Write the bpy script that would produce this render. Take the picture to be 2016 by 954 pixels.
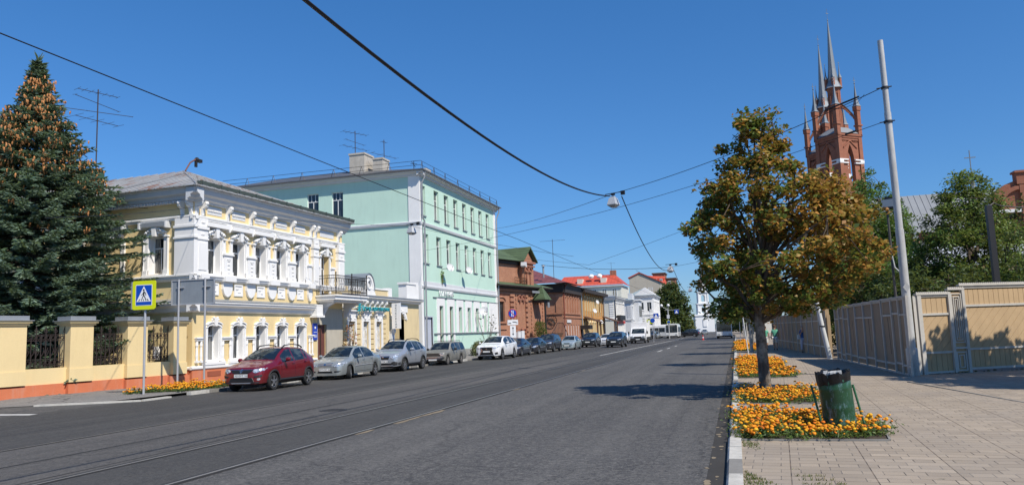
import bpy, math, random
import numpy as np
from mathutils import Vector, Matrix
from mathutils.bvhtree import BVHTree
for o in list(bpy.data.objects): bpy.data.objects.remove(o)
SC = bpy.context.scene
COL = SC.collection
rnd = random.Random(7)
R = math.radians

# ---------------------------------------------------------------- camera
CAM_H = 1.68
_r, _p, _yaw = math.atan(.036), math.atan(.12), R(16.0213)
def _v(x, y, z):                       # un-yawed -> world
    c, s = math.cos(_yaw), math.sin(_yaw)
    return Vector((x*c - y*s, x*s + y*c, z))
_Rt, _U, _F = _v(1, 0, 0), _v(0, -math.sin(_p), math.cos(_p)), _v(0, math.cos(_p), math.sin(_p))
_rx = _Rt*math.cos(_r) - _U*math.sin(_r)
_uy = _Rt*math.sin(_r) + _U*math.cos(_r)
cd = bpy.data.cameras.new('camera'); cam = bpy.data.objects.new('camera', cd); COL.objects.link(cam)
cd.sensor_width = 36; cd.lens = 1500/2016*36; cd.clip_start = .1; cd.clip_end = 6000
m = Matrix.Identity(4)
for i in range(3):
    m[i][0] = _rx[i]; m[i][1] = _uy[i]; m[i][2] = -_F[i]
m[2][3] = CAM_H
cam.matrix_world = m
SC.camera = cam
# ---------------------------------------------------------------- sky, sun
SUN_EL = R(49); SUNH = Vector((.84, -.54)).normalized()
SUN = Vector((SUNH.x*math.cos(SUN_EL), SUNH.y*math.cos(SUN_EL), math.sin(SUN_EL)))
w = bpy.data.worlds.new('World'); SC.world = w; w.use_nodes = True
nt = w.node_tree; nt.nodes.clear()
sky = nt.nodes.new('ShaderNodeTexSky'); sky.sky_type = 'NISHITA'; sky.sun_disc = False
sky.sun_elevation = SUN_EL; sky.sun_rotation = math.atan2(SUNH.x, SUNH.y)
sky.altitude = 0; sky.air_density = 1.0; sky.dust_density = .1; sky.ozone_density = 1.0
tc = nt.nodes.new('ShaderNodeTexCoord'); sx = nt.nodes.new('ShaderNodeSeparateXYZ'); nt.links.new(tc.outputs['Generated'], sx.inputs[0])
cr = nt.nodes.new('ShaderNodeValToRGB'); cr.color_ramp.elements[0].position = 0; cr.color_ramp.elements[0].color = (.46, .62, 1.0, 1)
cr.color_ramp.elements[1].position = .42; cr.color_ramp.elements[1].color = (.36, .84, 1.32, 1)
e_ = cr.color_ramp.elements.new(.12); e_.color = (.40, .72, 1.12, 1)
nt.links.new(sx.outputs[2], cr.inputs[0])
hs = nt.nodes.new('ShaderNodeMix'); hs.data_type = 'RGBA'; hs.blend_type = 'MULTIPLY'; hs.inputs[0].default_value = 1
nt.links.new(sky.outputs[0], hs.inputs[6]); nt.links.new(cr.outputs[0], hs.inputs[7])
bg = nt.nodes.new('ShaderNodeBackground'); bg.inputs[1].default_value = .096
wo = nt.nodes.new('ShaderNodeOutputWorld')
nt.links.new(hs.outputs[2], bg.inputs[0]); nt.links.new(bg.outputs[0], wo.inputs[0])
sl = bpy.data.lights.new('sun', 'SUN'); sl.energy = 4.9; sl.angle = R(.53); sl.color = (1, .93, .82)
so = bpy.data.objects.new('sun', sl); COL.objects.link(so)
so.rotation_euler = SUN.to_track_quat('Z', 'Y').to_euler(); so.location = (30, -10, 60)
SC.view_settings.view_transform = 'Standard'; SC.view_settings.look = 'None'
SC.view_settings.gamma = 1; SC.view_settings.exposure = .14
SC.view_settings.use_curve_mapping = False
SC.render.engine = 'CYCLES'

# ---------------------------------------------------------------- helpers
def gz(y): return -.002*y
def tag(o, label=None, cat=None, group=None, kind=None):
    if label: o['label'] = label
    if cat: o['category'] = cat
    if group: o['group'] = group
    if kind: o['kind'] = kind
    return o
def empty(name, loc, rz=0, label=None, cat=None, group=None):
    o = bpy.data.objects.new(name, None); COL.objects.link(o)
    o.location = loc; o.rotation_euler = (0, 0, rz); o.empty_display_size = .2
    return tag(o, label, cat, group)
SPLIT = {k: k[:-1] for k in ('colonnettes', 'pedestals', 'brackets', 'frieze_panels', 'apron_panels', 'window_sills', 'recess_shade_panels')}
SPLIT.update(window_reveals='window_reveal', blind_panels='blind_panel', oriel_windows='oriel_window')
for _k in ('balcony_bracket', 'clamp', 'wall', 'rustication', 'indicator'): SPLIT[_k] = _k
for _k in ('clamps', 'posts', 'pilasters', 'window_hoods', 'parapet_piers', 'porch_posts', 'roof_rods'): SPLIT[_k] = _k[:-1]
class MB:
    """collects polygons; frame(M) sets the transform of what is added"""
    def __init__(s): s.v = []; s.f = []; s.mi = []; s.M = None; s.m = 0; s.off = False
    def frame(s, ox=0, oy=0, oz=0, ang=0):
        s.M = Matrix.Translation((ox, oy, oz)) @ Matrix.Rotation(ang, 4, 'Z'); return s
    def pt(s, p):
        if s.M is not None: p = s.M @ Vector(p)
        s.v.append((p[0], p[1], p[2])); return len(s.v)-1
    def face(s, pts):
        s.f.append([s.pt(p) for p in pts]); s.mi.append(s.m)
    def box(s, x0, x1, y0, y1, z0, z1):
        i = [s.pt(p) for p in ((x0,y0,z0),(x1,y0,z0),(x1,y1,z0),(x0,y1,z0),(x0,y0,z1),(x1,y0,z1),(x1,y1,z1),(x0,y1,z1))]
        for q in ((3,2,1,0),(4,5,6,7),(0,1,5,4),(1,2,6,5),(2,3,7,6),(3,0,4,7)):
            s.f.append([i[k] for k in q]); s.mi.append(s.m)
        return s
    def prism(s, poly, a, b, axis='y'):
        """poly in the plane across the axis, extruded a..b. axis y: poly=(x,z); x: (y,z); z: (x,y)"""
        def P(u, w, t): return (u, t, w) if axis == 'y' else ((t, u, w) if axis == 'x' else (u, w, t))
        n = len(poly)
        A = [s.pt(P(u, w, a)) for u, w in poly]; B = [s.pt(P(u, w, b)) for u, w in poly]
        s.f.append(A[::-1]); s.f.append(B[:]); s.mi += [s.m, s.m]
        for k in range(n):
            s.f.append([A[k], A[(k+1) % n], B[(k+1) % n], B[k]]); s.mi.append(s.m)
        return s
    def strip(s, path, w, y0, y1):
        """band of width w along an open polyline (x,z), extruded y0..y1"""
        for (a, b) in zip(path, path[1:]):
            d = Vector((b[0]-a[0], b[1]-a[1])); L = d.length
            if L < 1e-6: continue
            n = Vector((-d.y, d.x))/L*w/2; e = d/L*w*.25
            s.prism([(a[0]-n.x-e.x, a[1]-n.y-e.y), (b[0]-n.x+e.x, b[1]-n.y+e.y), (b[0]+n.x+e.x, b[1]+n.y+e.y), (a[0]+n.x-e.x, a[1]+n.y-e.y)], y0, y1)
        return s
    def tube(s, pts, r, n=6, cap=True):
        pts = [Vector(p) for p in pts]; rings = []
        rr = r if isinstance(r, (list, tuple)) else [r]*len(pts)
        up = Vector((0, 0, 1))
        for i, p in enumerate(pts):
            t = (pts[min(i+1, len(pts)-1)] - pts[max(i-1, 0)])
            if t.length < 1e-9: t = Vector((0, 0, 1))
            t.normalize()
            a = up if abs(t.z) < .95 else Vector((1, 0, 0))
            u = t.cross(a).normalized(); q = u.cross(t)
            rings.append([s.pt(p + (u*math.cos(2*math.pi*k/n) + q*math.sin(2*math.pi*k/n))*rr[i]) for k in range(n)])
        for a, b in zip(rings, rings[1:]):
            for k in range(n):
                s.f.append([a[k], b[k], b[(k+1) % n], a[(k+1) % n]]); s.mi.append(s.m)
        if cap:
            s.f.append(rings[0][:]); s.f.append(rings[-1][::-1]); s.mi += [s.m, s.m]
        return s
    def lathe(s, prof, c=(0, 0, 0), n=16, axis='z', a0=0, a1=2*math.pi):
        full = abs(a1-a0-2*math.pi) < 1e-6; N = n if full else n+1; rings = []
        for r, h in prof:
            ring = []
            for k in range(N):
                a = a0 + (a1-a0)*k/n; u, w2 = r*math.cos(a), r*math.sin(a)
                if axis == 'z': p = (c[0]+u, c[1]+w2, c[2]+h)
                elif axis == 'y': p = (c[0]+u, c[1]+h, c[2]+w2)
                else: p = (c[0]+h, c[1]+u, c[2]+w2)
                ring.append(s.pt(p))
            rings.append(ring)
        for a, b in zip(rings, rings[1:]):
            for k in range(N if full else N-1):
                s.f.append([a[k], a[(k+1) % N], b[(k+1) % N], b[k]]); s.mi.append(s.m)
        return s
    def ball(s, c, r, n=8, sz=1):
        prof = [(max(.001, r*math.sin(math.pi*i/n)), -r*sz*math.cos(math.pi*i/n)) for i in range(n+1)]
        return s.lathe(prof, c, n+2)
    def islands(s, gap):
        par = list(range(len(s.v)))
        def fd(a):
            while par[a] != a: par[a] = par[par[a]]; a = par[a]
            return a
        for f in s.f:
            for q in f[1:]: par[fd(q)] = fd(f[0])
        G = {}
        for i in range(len(s.v)): G.setdefault(fd(i), []).append(i)
        K = list(G); B = []
        for k in K:
            P = [s.v[i] for i in G[k]]; B.append([[min(p[a] for p in P)-gap for a in range(3)], [max(p[a] for p in P)+gap for a in range(3)]])
        cl = list(range(len(K)))
        def f2(a):
            while cl[a] != a: a = cl[a]
            return a
        for i in range(len(K)):
            for j in range(i):
                if all(B[i][0][a] <= B[j][1][a] and B[j][0][a] <= B[i][1][a] for a in range(3)): cl[f2(i)] = f2(j)
        n = {k: f2(i) for i, k in enumerate(K)}; out = {}
        for f in s.f: out.setdefault(n[fd(f[0])], []).append(f)
        return list(out.values())
    def build(s, name, mat, parent=None, smooth=False):
        if name in SPLIT and not s.off and not isinstance(mat, (list, tuple)):
            nm, o = SPLIT[name], None
            for fs in s.islands(.02):
                q = MB(); q.off = True; mp = {}
                for f in fs:
                    for i in f:
                        if i not in mp: mp[i] = len(q.v); q.v.append(s.v[i])
                    q.f.append([mp[i] for i in f]); q.mi.append(0)
                o = q.build(nm, mat, parent, smooth)
            return o
        me = bpy.data.meshes.new(name); me.from_pydata(s.v, [], s.f)
        for q in (mat if isinstance(mat, (list, tuple)) else [mat]): me.materials.append(q)
        if isinstance(mat, (list, tuple)): me.polygons.foreach_set('material_index', s.mi)
        if smooth:
            me.polygons.foreach_set('use_smooth', [True]*len(me.polygons))
            try: me.set_sharp_from_angle(angle=R(40))
            except Exception: pass
        me.update()
        o = bpy.data.objects.new(name, me); COL.objects.link(o)
        if parent: o.parent = parent
        return o
def copy_tree(o, parent=None):
    c = o.copy(); COL.objects.link(c)
    if parent is not None: c.parent = parent
    for ch in [x for x in o.children]: copy_tree(ch, c)
    return c
def mesh_np(name, verts, faces4, mat, parent=None, cols=None, smooth=False):
    """verts (n,3), faces (m,4) numpy arrays; cols (m,3) a colour per face (the leaf's own)"""
    me = bpy.data.meshes.new(name); nv, nf = len(verts), len(faces4); k = faces4.shape[1]
    me.vertices.add(nv); me.vertices.foreach_set('co', np.asarray(verts, np.float32).ravel())
    me.loops.add(nf*k); me.loops.foreach_set('vertex_index', np.asarray(faces4, np.int32).ravel())
    me.polygons.add(nf); me.polygons.foreach_set('loop_start', np.arange(0, nf*k, k, dtype=np.int32))
    if smooth: me.polygons.foreach_set('use_smooth', np.ones(nf, bool))
    me.update(calc_edges=True); me.validate()
    if cols is not None:
        at = me.color_attributes.new('leaf', 'FLOAT_COLOR', 'CORNER')
        c = np.ones((nf, k, 4), np.float32); c[:, :, :3] = np.asarray(cols)[:, None, :]
        at.data.foreach_set('color', c.ravel())
    me.materials.append(mat)
    o = bpy.data.objects.new(name, me); COL.objects.link(o)
    if parent: o.parent = parent
    return o
_txt = {}
def text_obj(name, s, size, mat, parent, M, depth=.01, align='CENTER'):
    key = (s, size, depth, align)
    if key not in _txt:
        cu = bpy.data.curves.new('txt', 'FONT'); cu.body = s; cu.size = size; cu.extrude = depth; cu.align_x = align; cu.align_y = 'CENTER'
        to = bpy.data.objects.new('txt', cu); COL.objects.link(to)
        dg = bpy.context.evaluated_depsgraph_get(); dg.update()
        me = bpy.data.meshes.new_from_object(to.evaluated_get(dg)); bpy.data.objects.remove(to)
        _txt[key] = me
    me = _txt[key].copy(); me.transform(M); me.materials.clear(); me.materials.append(mat)
    o = bpy.data.objects.new(name, me); COL.objects.link(o); o.parent = parent
    return o

# ---------------------------------------------------------------- materials
def _n(nt, t, **k):
    n = nt.nodes.new(t)
    for a, b in k.items(): setattr(n, a, b)
    return n
def base_mat(name):
    m = bpy.data.materials.new(name); m.use_nodes = True
    nt = m.node_tree; return m, nt, nt.nodes['Principled BSDF']
def mixc(nt, fac, a, b, blend='MIX'):
    n = _n(nt, 'ShaderNodeMix', data_type='RGBA', blend_type=blend)
    for s, v in ((n.inputs['Factor'], fac), (n.inputs[6], a), (n.inputs[7], b)):
        if hasattr(v, 'is_linked'): nt.links.new(v, s)
        elif isinstance(v, (tuple, list)): s.default_value = (*v[:3], 1)
        else: s.default_value = v
    return n.outputs[2]
def noise(nt, vec, scale, detail=4, rough=.55):
    n = _n(nt, 'ShaderNodeTexNoise'); n.inputs['Scale'].default_value = scale; n.inputs['Detail'].default_value = detail
    n.inputs['Roughness'].default_value = rough
    if vec is not None: nt.links.new(vec, n.inputs['Vector'])
    return n.outputs['Fac']
def ramp(nt, fac, lo, hi, a=0., b=1.):
    n = _n(nt, 'ShaderNodeMapRange'); n.inputs[1].default_value = lo; n.inputs[2].default_value = hi
    n.inputs[3].default_value = a; n.inputs[4].default_value = b; nt.links.new(fac, n.inputs[0]); return n.outputs[0]
def objco(nt, scale=(1, 1, 1), world=False):
    if world:
        g = _n(nt, 'ShaderNodeNewGeometry'); src = g.outputs['Position']
    else:
        t = _n(nt, 'ShaderNodeTexCoord'); src = t.outputs['Object']
    mp = _n(nt, 'ShaderNodeMapping'); mp.inputs['Scale'].default_value = scale
    nt.links.new(src, mp.inputs['Vector']); return mp.outputs[0]
def bump(nt, bsdf, h, strength=.3, dist=.02):
    b = _n(nt, 'ShaderNodeBump'); b.inputs['Strength'].default_value = strength; b.inputs['Distance'].default_value = dist
    nt.links.new(h, b.inputs['Height']); nt.links.new(b.outputs[0], bsdf.inputs['Normal'])
_mc = {}
def paint(name, col, rough=.7, var=.12, dirt=.25, dcol=None, scale=1.2, bmp=.15, metal=0, coat=0):
    """painted or plastered surface: broad tone changes, fine grain, streaks of dirt"""
    if name in _mc: return _mc[name]
    m, nt, b = base_mat(name); v = objco(nt)
    dk = tuple(c*(1-var) for c in col); lt = tuple(min(1, c*(1+var)) for c in col)
    c = mixc(nt, ramp(nt, noise(nt, v, scale, 5), .3, .7), dk, lt)
    if dirt:
        v2 = objco(nt, (3.2, 3.2, .5))
        d = ramp(nt, noise(nt, v2, 1.1, 6, .7), .50, .74, 0, dirt)
        c = mixc(nt, d, c, dcol or tuple(x*.45 for x in col))
    c = mixc(nt, .5, c, mixc(nt, ramp(nt, noise(nt, v, 40, 2), .35, .65), tuple(x*.9 for x in col), tuple(min(1, x*1.08) for x in col)))
    nt.links.new(c, b.inputs['Base Color']); b.inputs['Roughness'].default_value = rough; b.inputs['Metallic'].default_value = metal
    b.inputs['Coat Weight'].default_value = coat
    if bmp: bump(nt, b, noise(nt, v, 25, 5, .7), bmp, .01)
    _mc[name] = m; return m
def plain(name, col, rough=.5, metal=0, coat=0, spec=.5):
    if name in _mc: return _mc[name]
    m, nt, b = base_mat(name); b.inputs['Base Color'].default_value = (*col, 1)
    b.inputs['Roughness'].default_value = rough; b.inputs['Metallic'].default_value = metal; b.inputs['Coat Weight'].default_value = coat
    b.inputs['Specular IOR Level'].default_value = spec
    v = objco(nt); bump(nt, b, noise(nt, v, 9, 3), .04, .01)
    _mc[name] = m; return m
def carpaint(name, col, metal=.35, dust=.12):
    if name in _mc: return _mc[name]
    m, nt, b = base_mat(name); v = objco(nt)
    c = mixc(nt, ramp(nt, noise(nt, v, 260, 1), .4, .6), tuple(x*.93 for x in col), tuple(min(1, x*1.07) for x in col))
    tz = _n(nt, 'ShaderNodeSeparateXYZ'); nt.links.new(v, tz.inputs[0])
    d = ramp(nt, tz.outputs[2], .75, .2, 0, dust*2.2)
    mm = _n(nt, 'ShaderNodeMath', operation='MULTIPLY'); nt.links.new(d, mm.inputs[0]); nt.links.new(noise(nt, v, 3, 6, .7), mm.inputs[1])
    c = mixc(nt, mm.outputs[0], c, (.23, .2, .16))
    nt.links.new(c, b.inputs['Base Color']); b.inputs['Metallic'].default_value = metal
    nt.links.new(ramp(nt, noise(nt, v, 5, 5), .3, .7, .28, .42), b.inputs['Roughness'])
    b.inputs['Coat Weight'].default_value = .9; b.inputs['Coat Roughness'].default_value = .06
    _mc[name] = m; return m
def facing_vec(nt, sc=1.0):
    """object coords laid on whichever vertical face we are on: (along, up)"""
    t = _n(nt, 'ShaderNodeTexCoord'); sp = _n(nt, 'ShaderNodeSeparateXYZ'); nt.links.new(t.outputs['Object'], sp.inputs[0])
    sn = _n(nt, 'ShaderNodeSeparateXYZ'); nt.links.new(t.outputs['Normal'], sn.inputs[0])
    ab = _n(nt, 'ShaderNodeMath', operation='ABSOLUTE'); nt.links.new(sn.outputs[0], ab.inputs[0])
    gt = _n(nt, 'ShaderNodeMath', operation='GREATER_THAN'); nt.links.new(ab.outputs[0], gt.inputs[0]); gt.inputs[1].default_value = .7
    mx = _n(nt, 'ShaderNodeMix', data_type='FLOAT'); nt.links.new(gt.outputs[0], mx.inputs[0]); nt.links.new(sp.outputs[0], mx.inputs[2]); nt.links.new(sp.outputs[1], mx.inputs[3])
    cb = _n(nt, 'ShaderNodeCombineXYZ'); nt.links.new(mx.outputs[0], cb.inputs[0]); nt.links.new(sp.outputs[2], cb.inputs[1])
    return cb.outputs[0]
def brick(name, c1, c2, mortar, s=1.0, var=.35):
    if name in _mc: return _mc[name]
    m, nt, b = base_mat(name); v = facing_vec(nt)
    t = _n(nt, 'ShaderNodeTexBrick'); nt.links.new(v, t.inputs['Vector'])
    t.inputs['Scale'].default_value = 1; t.inputs['Brick Width'].default_value = .26*s; t.inputs['Row Height'].default_value = .078*s
    t.inputs['Mortar Size'].default_value = .012*s; t.inputs['Color1'].default_value = (*c1, 1); t.inputs['Color2'].default_value = (*c2, 1); t.inputs['Mortar'].default_value = (*mortar, 1)
    o = objco(nt)
    c = mixc(nt, ramp(nt, noise(nt, o, .8, 6, .65), .3, .7, .0, var), t.outputs['Color'], tuple(x*.45 for x in c1))
    c = mixc(nt, ramp(nt, noise(nt, o, 7, 4), .55, .75, 0, .35), c, tuple(min(1, x*1.5) for x in c2))
    nt.links.new(c, b.inputs['Base Color']); b.inputs['Roughness'].default_value = .85
    bump(nt, b, t.outputs['Fac'], -.35, .01)
    _mc[name] = m; return m
def seamed(name, col, rust=0, step=.6, axis=0, rough=.45, metal=.0, var=.15):
    """sheet metal roof with standing seams"""
    if name in _mc: return _mc[name]
    m, nt, b = base_mat(name); o = objco(nt)
    sp = _n(nt, 'ShaderNodeSeparateXYZ'); nt.links.new(o, sp.inputs[0])
    md = _n(nt, 'ShaderNodeMath', operation='PINGPONG'); nt.links.new(sp.outputs[axis], md.inputs[0]); md.inputs[1].default_value = step/2
    seam = ramp(nt, md.outputs[0], 0, .035, 1, 0)
    c = mixc(nt, ramp(nt, noise(nt, o, .7, 5), .3, .7), tuple(x*(1-var) for x in col), tuple(min(1, x*(1+var)) for x in col))
    if rust:
        vs = objco(nt, (2.5, .35, .35) if axis == 0 else (.35, 2.5, .35))
        c = mixc(nt, ramp(nt, noise(nt, vs, 1.3, 6, .7), .53, .63, 0, rust), c, (.24, .1, .045))
    c = mixc(nt, seam, c, tuple(x*.4 for x in col))
    nt.links.new(c, b.inputs['Base Color']); b.inputs['Roughness'].default_value = rough; b.inputs['Metallic'].default_value = metal
    bump(nt, b, seam, .5, .03)
    _mc[name] = m; return m
def glassmat(name, dark=(.015, .02, .026), curtain=(.36, .36, .34), amount=.7, rough=.04):
    """window glass: dark room behind, curtains that differ from pane to pane"""
    if name in _mc: return _mc[name]
    m, nt, b = base_mat(name)
    oi = _n(nt, 'ShaderNodeObjectInfo'); t = _n(nt, 'ShaderNodeTexCoord')
    ad = _n(nt, 'ShaderNodeVectorMath', operation='ADD'); nt.links.new(t.outputs['Object'], ad.inputs[0])
    cb = _n(nt, 'ShaderNodeCombineXYZ')
    ml = _n(nt, 'ShaderNodeMath', operation='MULTIPLY'); nt.links.new(oi.outputs['Random'], ml.inputs[0]); ml.inputs[1].default_value = 37
    nt.links.new(ml.outputs[0], cb.inputs[0]); nt.links.new(ml.outputs[0], cb.inputs[1]); nt.links.new(cb.outputs[0], ad.inputs[1])
    mp = _n(nt, 'ShaderNodeMapping'); mp.inputs['Scale'].default_value = (2.2, 2.2, .35); nt.links.new(ad.outputs[0], mp.inputs['Vector'])
    f = ramp(nt, noise(nt, mp.outputs[0], 1.3, 3), .5, .58, 0, amount)
    mp2 = _n(nt, 'ShaderNodeMapping'); mp2.inputs['Scale'].default_value = (14, 14, .4); nt.links.new(ad.outputs[0], mp2.inputs['Vector'])
    cur = mixc(nt, ramp(nt, noise(nt, mp2.outputs[0], 1.5, 3), .3, .7), tuple(x*.55 for x in curtain), curtain)
    c = mixc(nt, f, dark, cur)
    nt.links.new(c, b.inputs['Base Color']); b.inputs['Roughness'].default_value = rough; b.inputs['Specular IOR Level'].default_value = .8
    bump(nt, b, noise(nt, objco(nt), 1.2, 2), .03, .02)
    _mc[name] = m; return m
def leafmat(name, rough=.5, trans=.35):
    if name in _mc: return _mc[name]
    m, nt, b = base_mat(name)
    a = _n(nt, 'ShaderNodeVertexColor'); a.layer_name = 'leaf'
    nt.links.new(a.outputs[0], b.inputs['Base Color']); b.inputs['Roughness'].default_value = rough
    b.inputs['Specular IOR Level'].default_value = .35
    tr = _n(nt, 'ShaderNodeBsdfTranslucent'); nt.links.new(mixc(nt, .35, a.outputs[0], (.5, .55, .1)), tr.inputs[0])
    mx = _n(nt, 'ShaderNodeMixShader'); mx.inputs[0].default_value = trans
    out = nt.nodes['Material Output']
    nt.links.new(b.outputs[0], mx.inputs[1]); nt.links.new(tr.outputs[0], mx.inputs[2]); nt.links.new(mx.outputs[0], out.inputs[0])
    _mc[name] = m; return m
def bark(name, col, pale=None):
    if name in _mc: return _mc[name]
    m, nt, b = base_mat(name); v = objco(nt, (6, 6, 1.2))
    n1 = noise(nt, v, 3, 6, .7)
    c = mixc(nt, ramp(nt, n1, .35, .65), tuple(x*.5 for x in col), col)
    if pale: c = mixc(nt, ramp(nt, noise(nt, objco(nt), 2.2, 5, .7), .45, .62, 0, .8), c, pale)
    nt.links.new(c, b.inputs['Base Color']); b.inputs['Roughness'].default_value = .9; bump(nt, b, n1, .8, .04)
    _mc[name] = m; return m
# ---------------------------------------------------------------- ground, road, pavements
def asphalt(name, lo, hi, grain=70, streak=.5, crack=.0, warm=0, patch=.35):
    m, nt, b = base_mat(name); p = objco(nt, world=True)
    base = mixc(nt, ramp(nt, noise(nt, p, .22, 5, .6), .3, .7), (lo, lo, lo*1.03), (hi*(1+warm), hi*(1+warm*.4), hi*.99))
    ps = objco(nt, (2.0, .06, 1), world=True)
    base = mixc(nt, ramp(nt, noise(nt, ps, .7, 5, .6), .42, .68, 0, streak), base, (lo*.62, lo*.62, lo*.66))
    ps2 = objco(nt, (.8, .03, 1), world=True)
    base = mixc(nt, ramp(nt, noise(nt, ps2, 1.3, 3, .6), .52, .75, 0, streak*.6), base, (hi*1.35, hi*1.33, hi*1.3))
    base = mixc(nt, ramp(nt, noise(nt, p, grain*.28, 4, .75), .46, .66, 0, .55), base, (hi*1.8, hi*1.75, hi*1.65))
    pt_ = _n(nt, 'ShaderNodeTexBrick'); pt_.inputs['Scale'].default_value = 1; pt_.inputs['Brick Width'].default_value = 9.3; pt_.inputs['Row Height'].default_value = 3.1; pt_.inputs['Mortar Size'].default_value = .018
    pt_.inputs['Color1'].default_value = (.80, .80, .80, 1); pt_.inputs['Color2'].default_value = (1.12, 1.11, 1.1, 1); pt_.inputs['Mortar'].default_value = (.35, .35, .35, 1)
    mpp = _n(nt, 'ShaderNodeMapping'); mpp.inputs['Rotation'].default_value = (0, 0, math.pi/2); mpp.inputs['Location'].default_value = (2.2, 1.1, 0); nn2 = _n(nt, 'ShaderNodeTexNoise'); nn2.inputs['Scale'].default_value = 3; nt.links.new(p, nn2.inputs['Vector'])
    dv = _n(nt, 'ShaderNodeVectorMath', operation='MULTIPLY_ADD'); nt.links.new(nn2.outputs['Color'], dv.inputs[0]); dv.inputs[1].default_value = (.05, .05, 0); nt.links.new(p, dv.inputs[2]); nt.links.new(dv.outputs[0], mpp.inputs['Vector']); nt.links.new(mpp.outputs[0], pt_.inputs['Vector'])
    base = mixc(nt, patch, base, pt_.outputs['Color'], 'MULTIPLY')
    fine = noise(nt, p, grain, 3, .8)
    base = mixc(nt, ramp(nt, fine, .5, .72, 0, .75), base, (hi*2.4, hi*2.35, hi*2.2))
    base = mixc(nt, ramp(nt, noise(nt, p, grain*.45, 2, .7), .56, .7, 0, .7), base, (lo*.3, lo*.3, lo*.32))
    vo = _n(nt, 'ShaderNodeTexVoronoi', feature='DISTANCE_TO_EDGE'); vo.inputs['Scale'].default_value = .16
    pw = _n(nt, 'ShaderNodeVectorMath', operation='ADD'); nn = _n(nt, 'ShaderNodeTexNoise'); nn.inputs['Scale'].default_value = 1.1; nn.inputs['Detail'].default_value = 6
    nt.links.new(p, nn.inputs['Vector']); nt.links.new(p, pw.inputs[0]); nt.links.new(nn.outputs['Color'], pw.inputs[1]); nt.links.new(pw.outputs[0], vo.inputs['Vector'])
    base = mixc(nt, ramp(nt, vo.outputs['Distance'], 0, .006, crack, 0), base, (lo*.3, lo*.3, lo*.3))
    st = ramp(nt, noise(nt, objco(nt, (1, 1, 1), world=True), 2.3, 4, .6), .70, .76, 0, .55)
    base = mixc(nt, st, base, (lo*.35, lo*.35, lo*.35))
    base = mixc(nt, 1.0, base, (1.03, 1.01, .975), 'MULTIPLY')
    nt.links.new(base, b.inputs['Base Color']); b.inputs['Roughness'].default_value = .8
    b.inputs['Specular IOR Level'].default_value = .3
    bump(nt, b, fine, .5, .012)
    return m
M_road = asphalt('coarse_asphalt', .060, .092, 38, .7, .4, .05, .25)
M_track = asphalt('smooth_asphalt', .057, .084, 60, .85, .5, .12, .45)
M_lane = asphalt('old_asphalt', .036, .062, 60, .8, .25)
M_path = asphalt('pavement_asphalt', .13, .18, 50, .15, .8, .12, .5)
def sheet(name, xs, ys, zf, mat, kind='structure', xf=None):
    """a ground sheet over a grid; zf(x,y) is its height"""
    mb = MB(); idx = {}
    for j, y in enumerate(ys):
        for i, x in enumerate(xs):
            X = xf(x, y) if xf else x
            idx[i, j] = mb.pt((X, y, zf(X, y)))
    for j in range(len(ys)-1):
        for i in range(len(xs)-1):
            mb.f.append([idx[i, j], idx[i+1, j], idx[i+1, j+1], idx[i, j+1]]); mb.mi.append(0)
    return tag(mb.build(name, mat), kind=kind)
def frange(a, b, s):
    n = max(1, int(round((b-a)/s))); return [a+(b-a)*i/n for i in range(n+1)]
def bend(x, y):
    return x - (0 if y < 150 else .034*(y-150)*(min(1, (y-150)/120)))
YS = frange(-40, 60, 5) + frange(66, 150, 6) + frange(160, 900, 20)
m, nt, b = base_mat('dry_earth'); p = objco(nt, world=True)
nt.links.new(mixc(nt, ramp(nt, noise(nt, p, .3, 6), .4, .6), (.16, .13, .09), (.07, .1, .04)), b.inputs['Base Color']); b.inputs['Roughness'].default_value = .95
bump(nt, b, noise(nt, p, 3, 6, .7), .6, .05)
M_earth = m
sheet('ground', frange(-1500, 1500, 300), frange(-300, 3000, 150), lambda x, y: gz(y)-.06, M_earth)
road = sheet('road', [-60, -40, -24, -19.8, -6.3, -4, -2, -.2], YS, lambda x, y: gz(y), M_road, xf=bend)
sheet('tram_lane', [-12.35, -10.7, -8.9], YS, lambda x, y: gz(y)+.004, M_track, xf=bend)
sheet('parking_lane', [-18.9, -15, -12.35], [y for y in YS if y >= 10], lambda x, y: gz(y)+.004, M_lane, xf=bend)
M_patch = asphalt('asphalt_patch', .038, .06, 60, .5, .2)
sheet('track_strip', [-8.9, -8, -6.75], YS, lambda x, y: gz(y)+.004, M_patch, xf=bend)
M_rail = paint('rail_steel', (.27, .255, .225), .45, .25, .5, (.12, .08, .05), 3, .1, .35)
M_tar = paint('dark_tar', (.02, .02, .02), .8, .2, 0)
M_groove = paint('rail_groove', (.03, .027, .024), .8, .3, 0)
M_sand = paint('joint_sand', (.22, .175, .115), .95, .35, .5, (.1, .09, .07), 3)
def line(name, x, w, y0, y1, mat, dz, kind='structure'):
    return sheet(name, [x-w/2, x+w/2], [y for y in YS if y0 <= y <= y1], lambda X, y: gz(y)+dz, mat, kind, xf=bend)
for x in (-12.35, -8.72, -6.85):
    line('tram_rail', x, .06, -40, 600, M_rail, .012)
    line('rail_groove', x+.06, .055, -40, 600, M_groove, .008)
    line('rail_seam', x-.07, .05, -40, 400, M_tar, .008)
line('asphalt_seam', -10.55, .05, -40, 300, M_tar, .008)
line('asphalt_seam', -9.0, .03, -40, 300, M_tar, .0085)
sb = MB()                                         # sandy broken edge beside the rail
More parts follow.
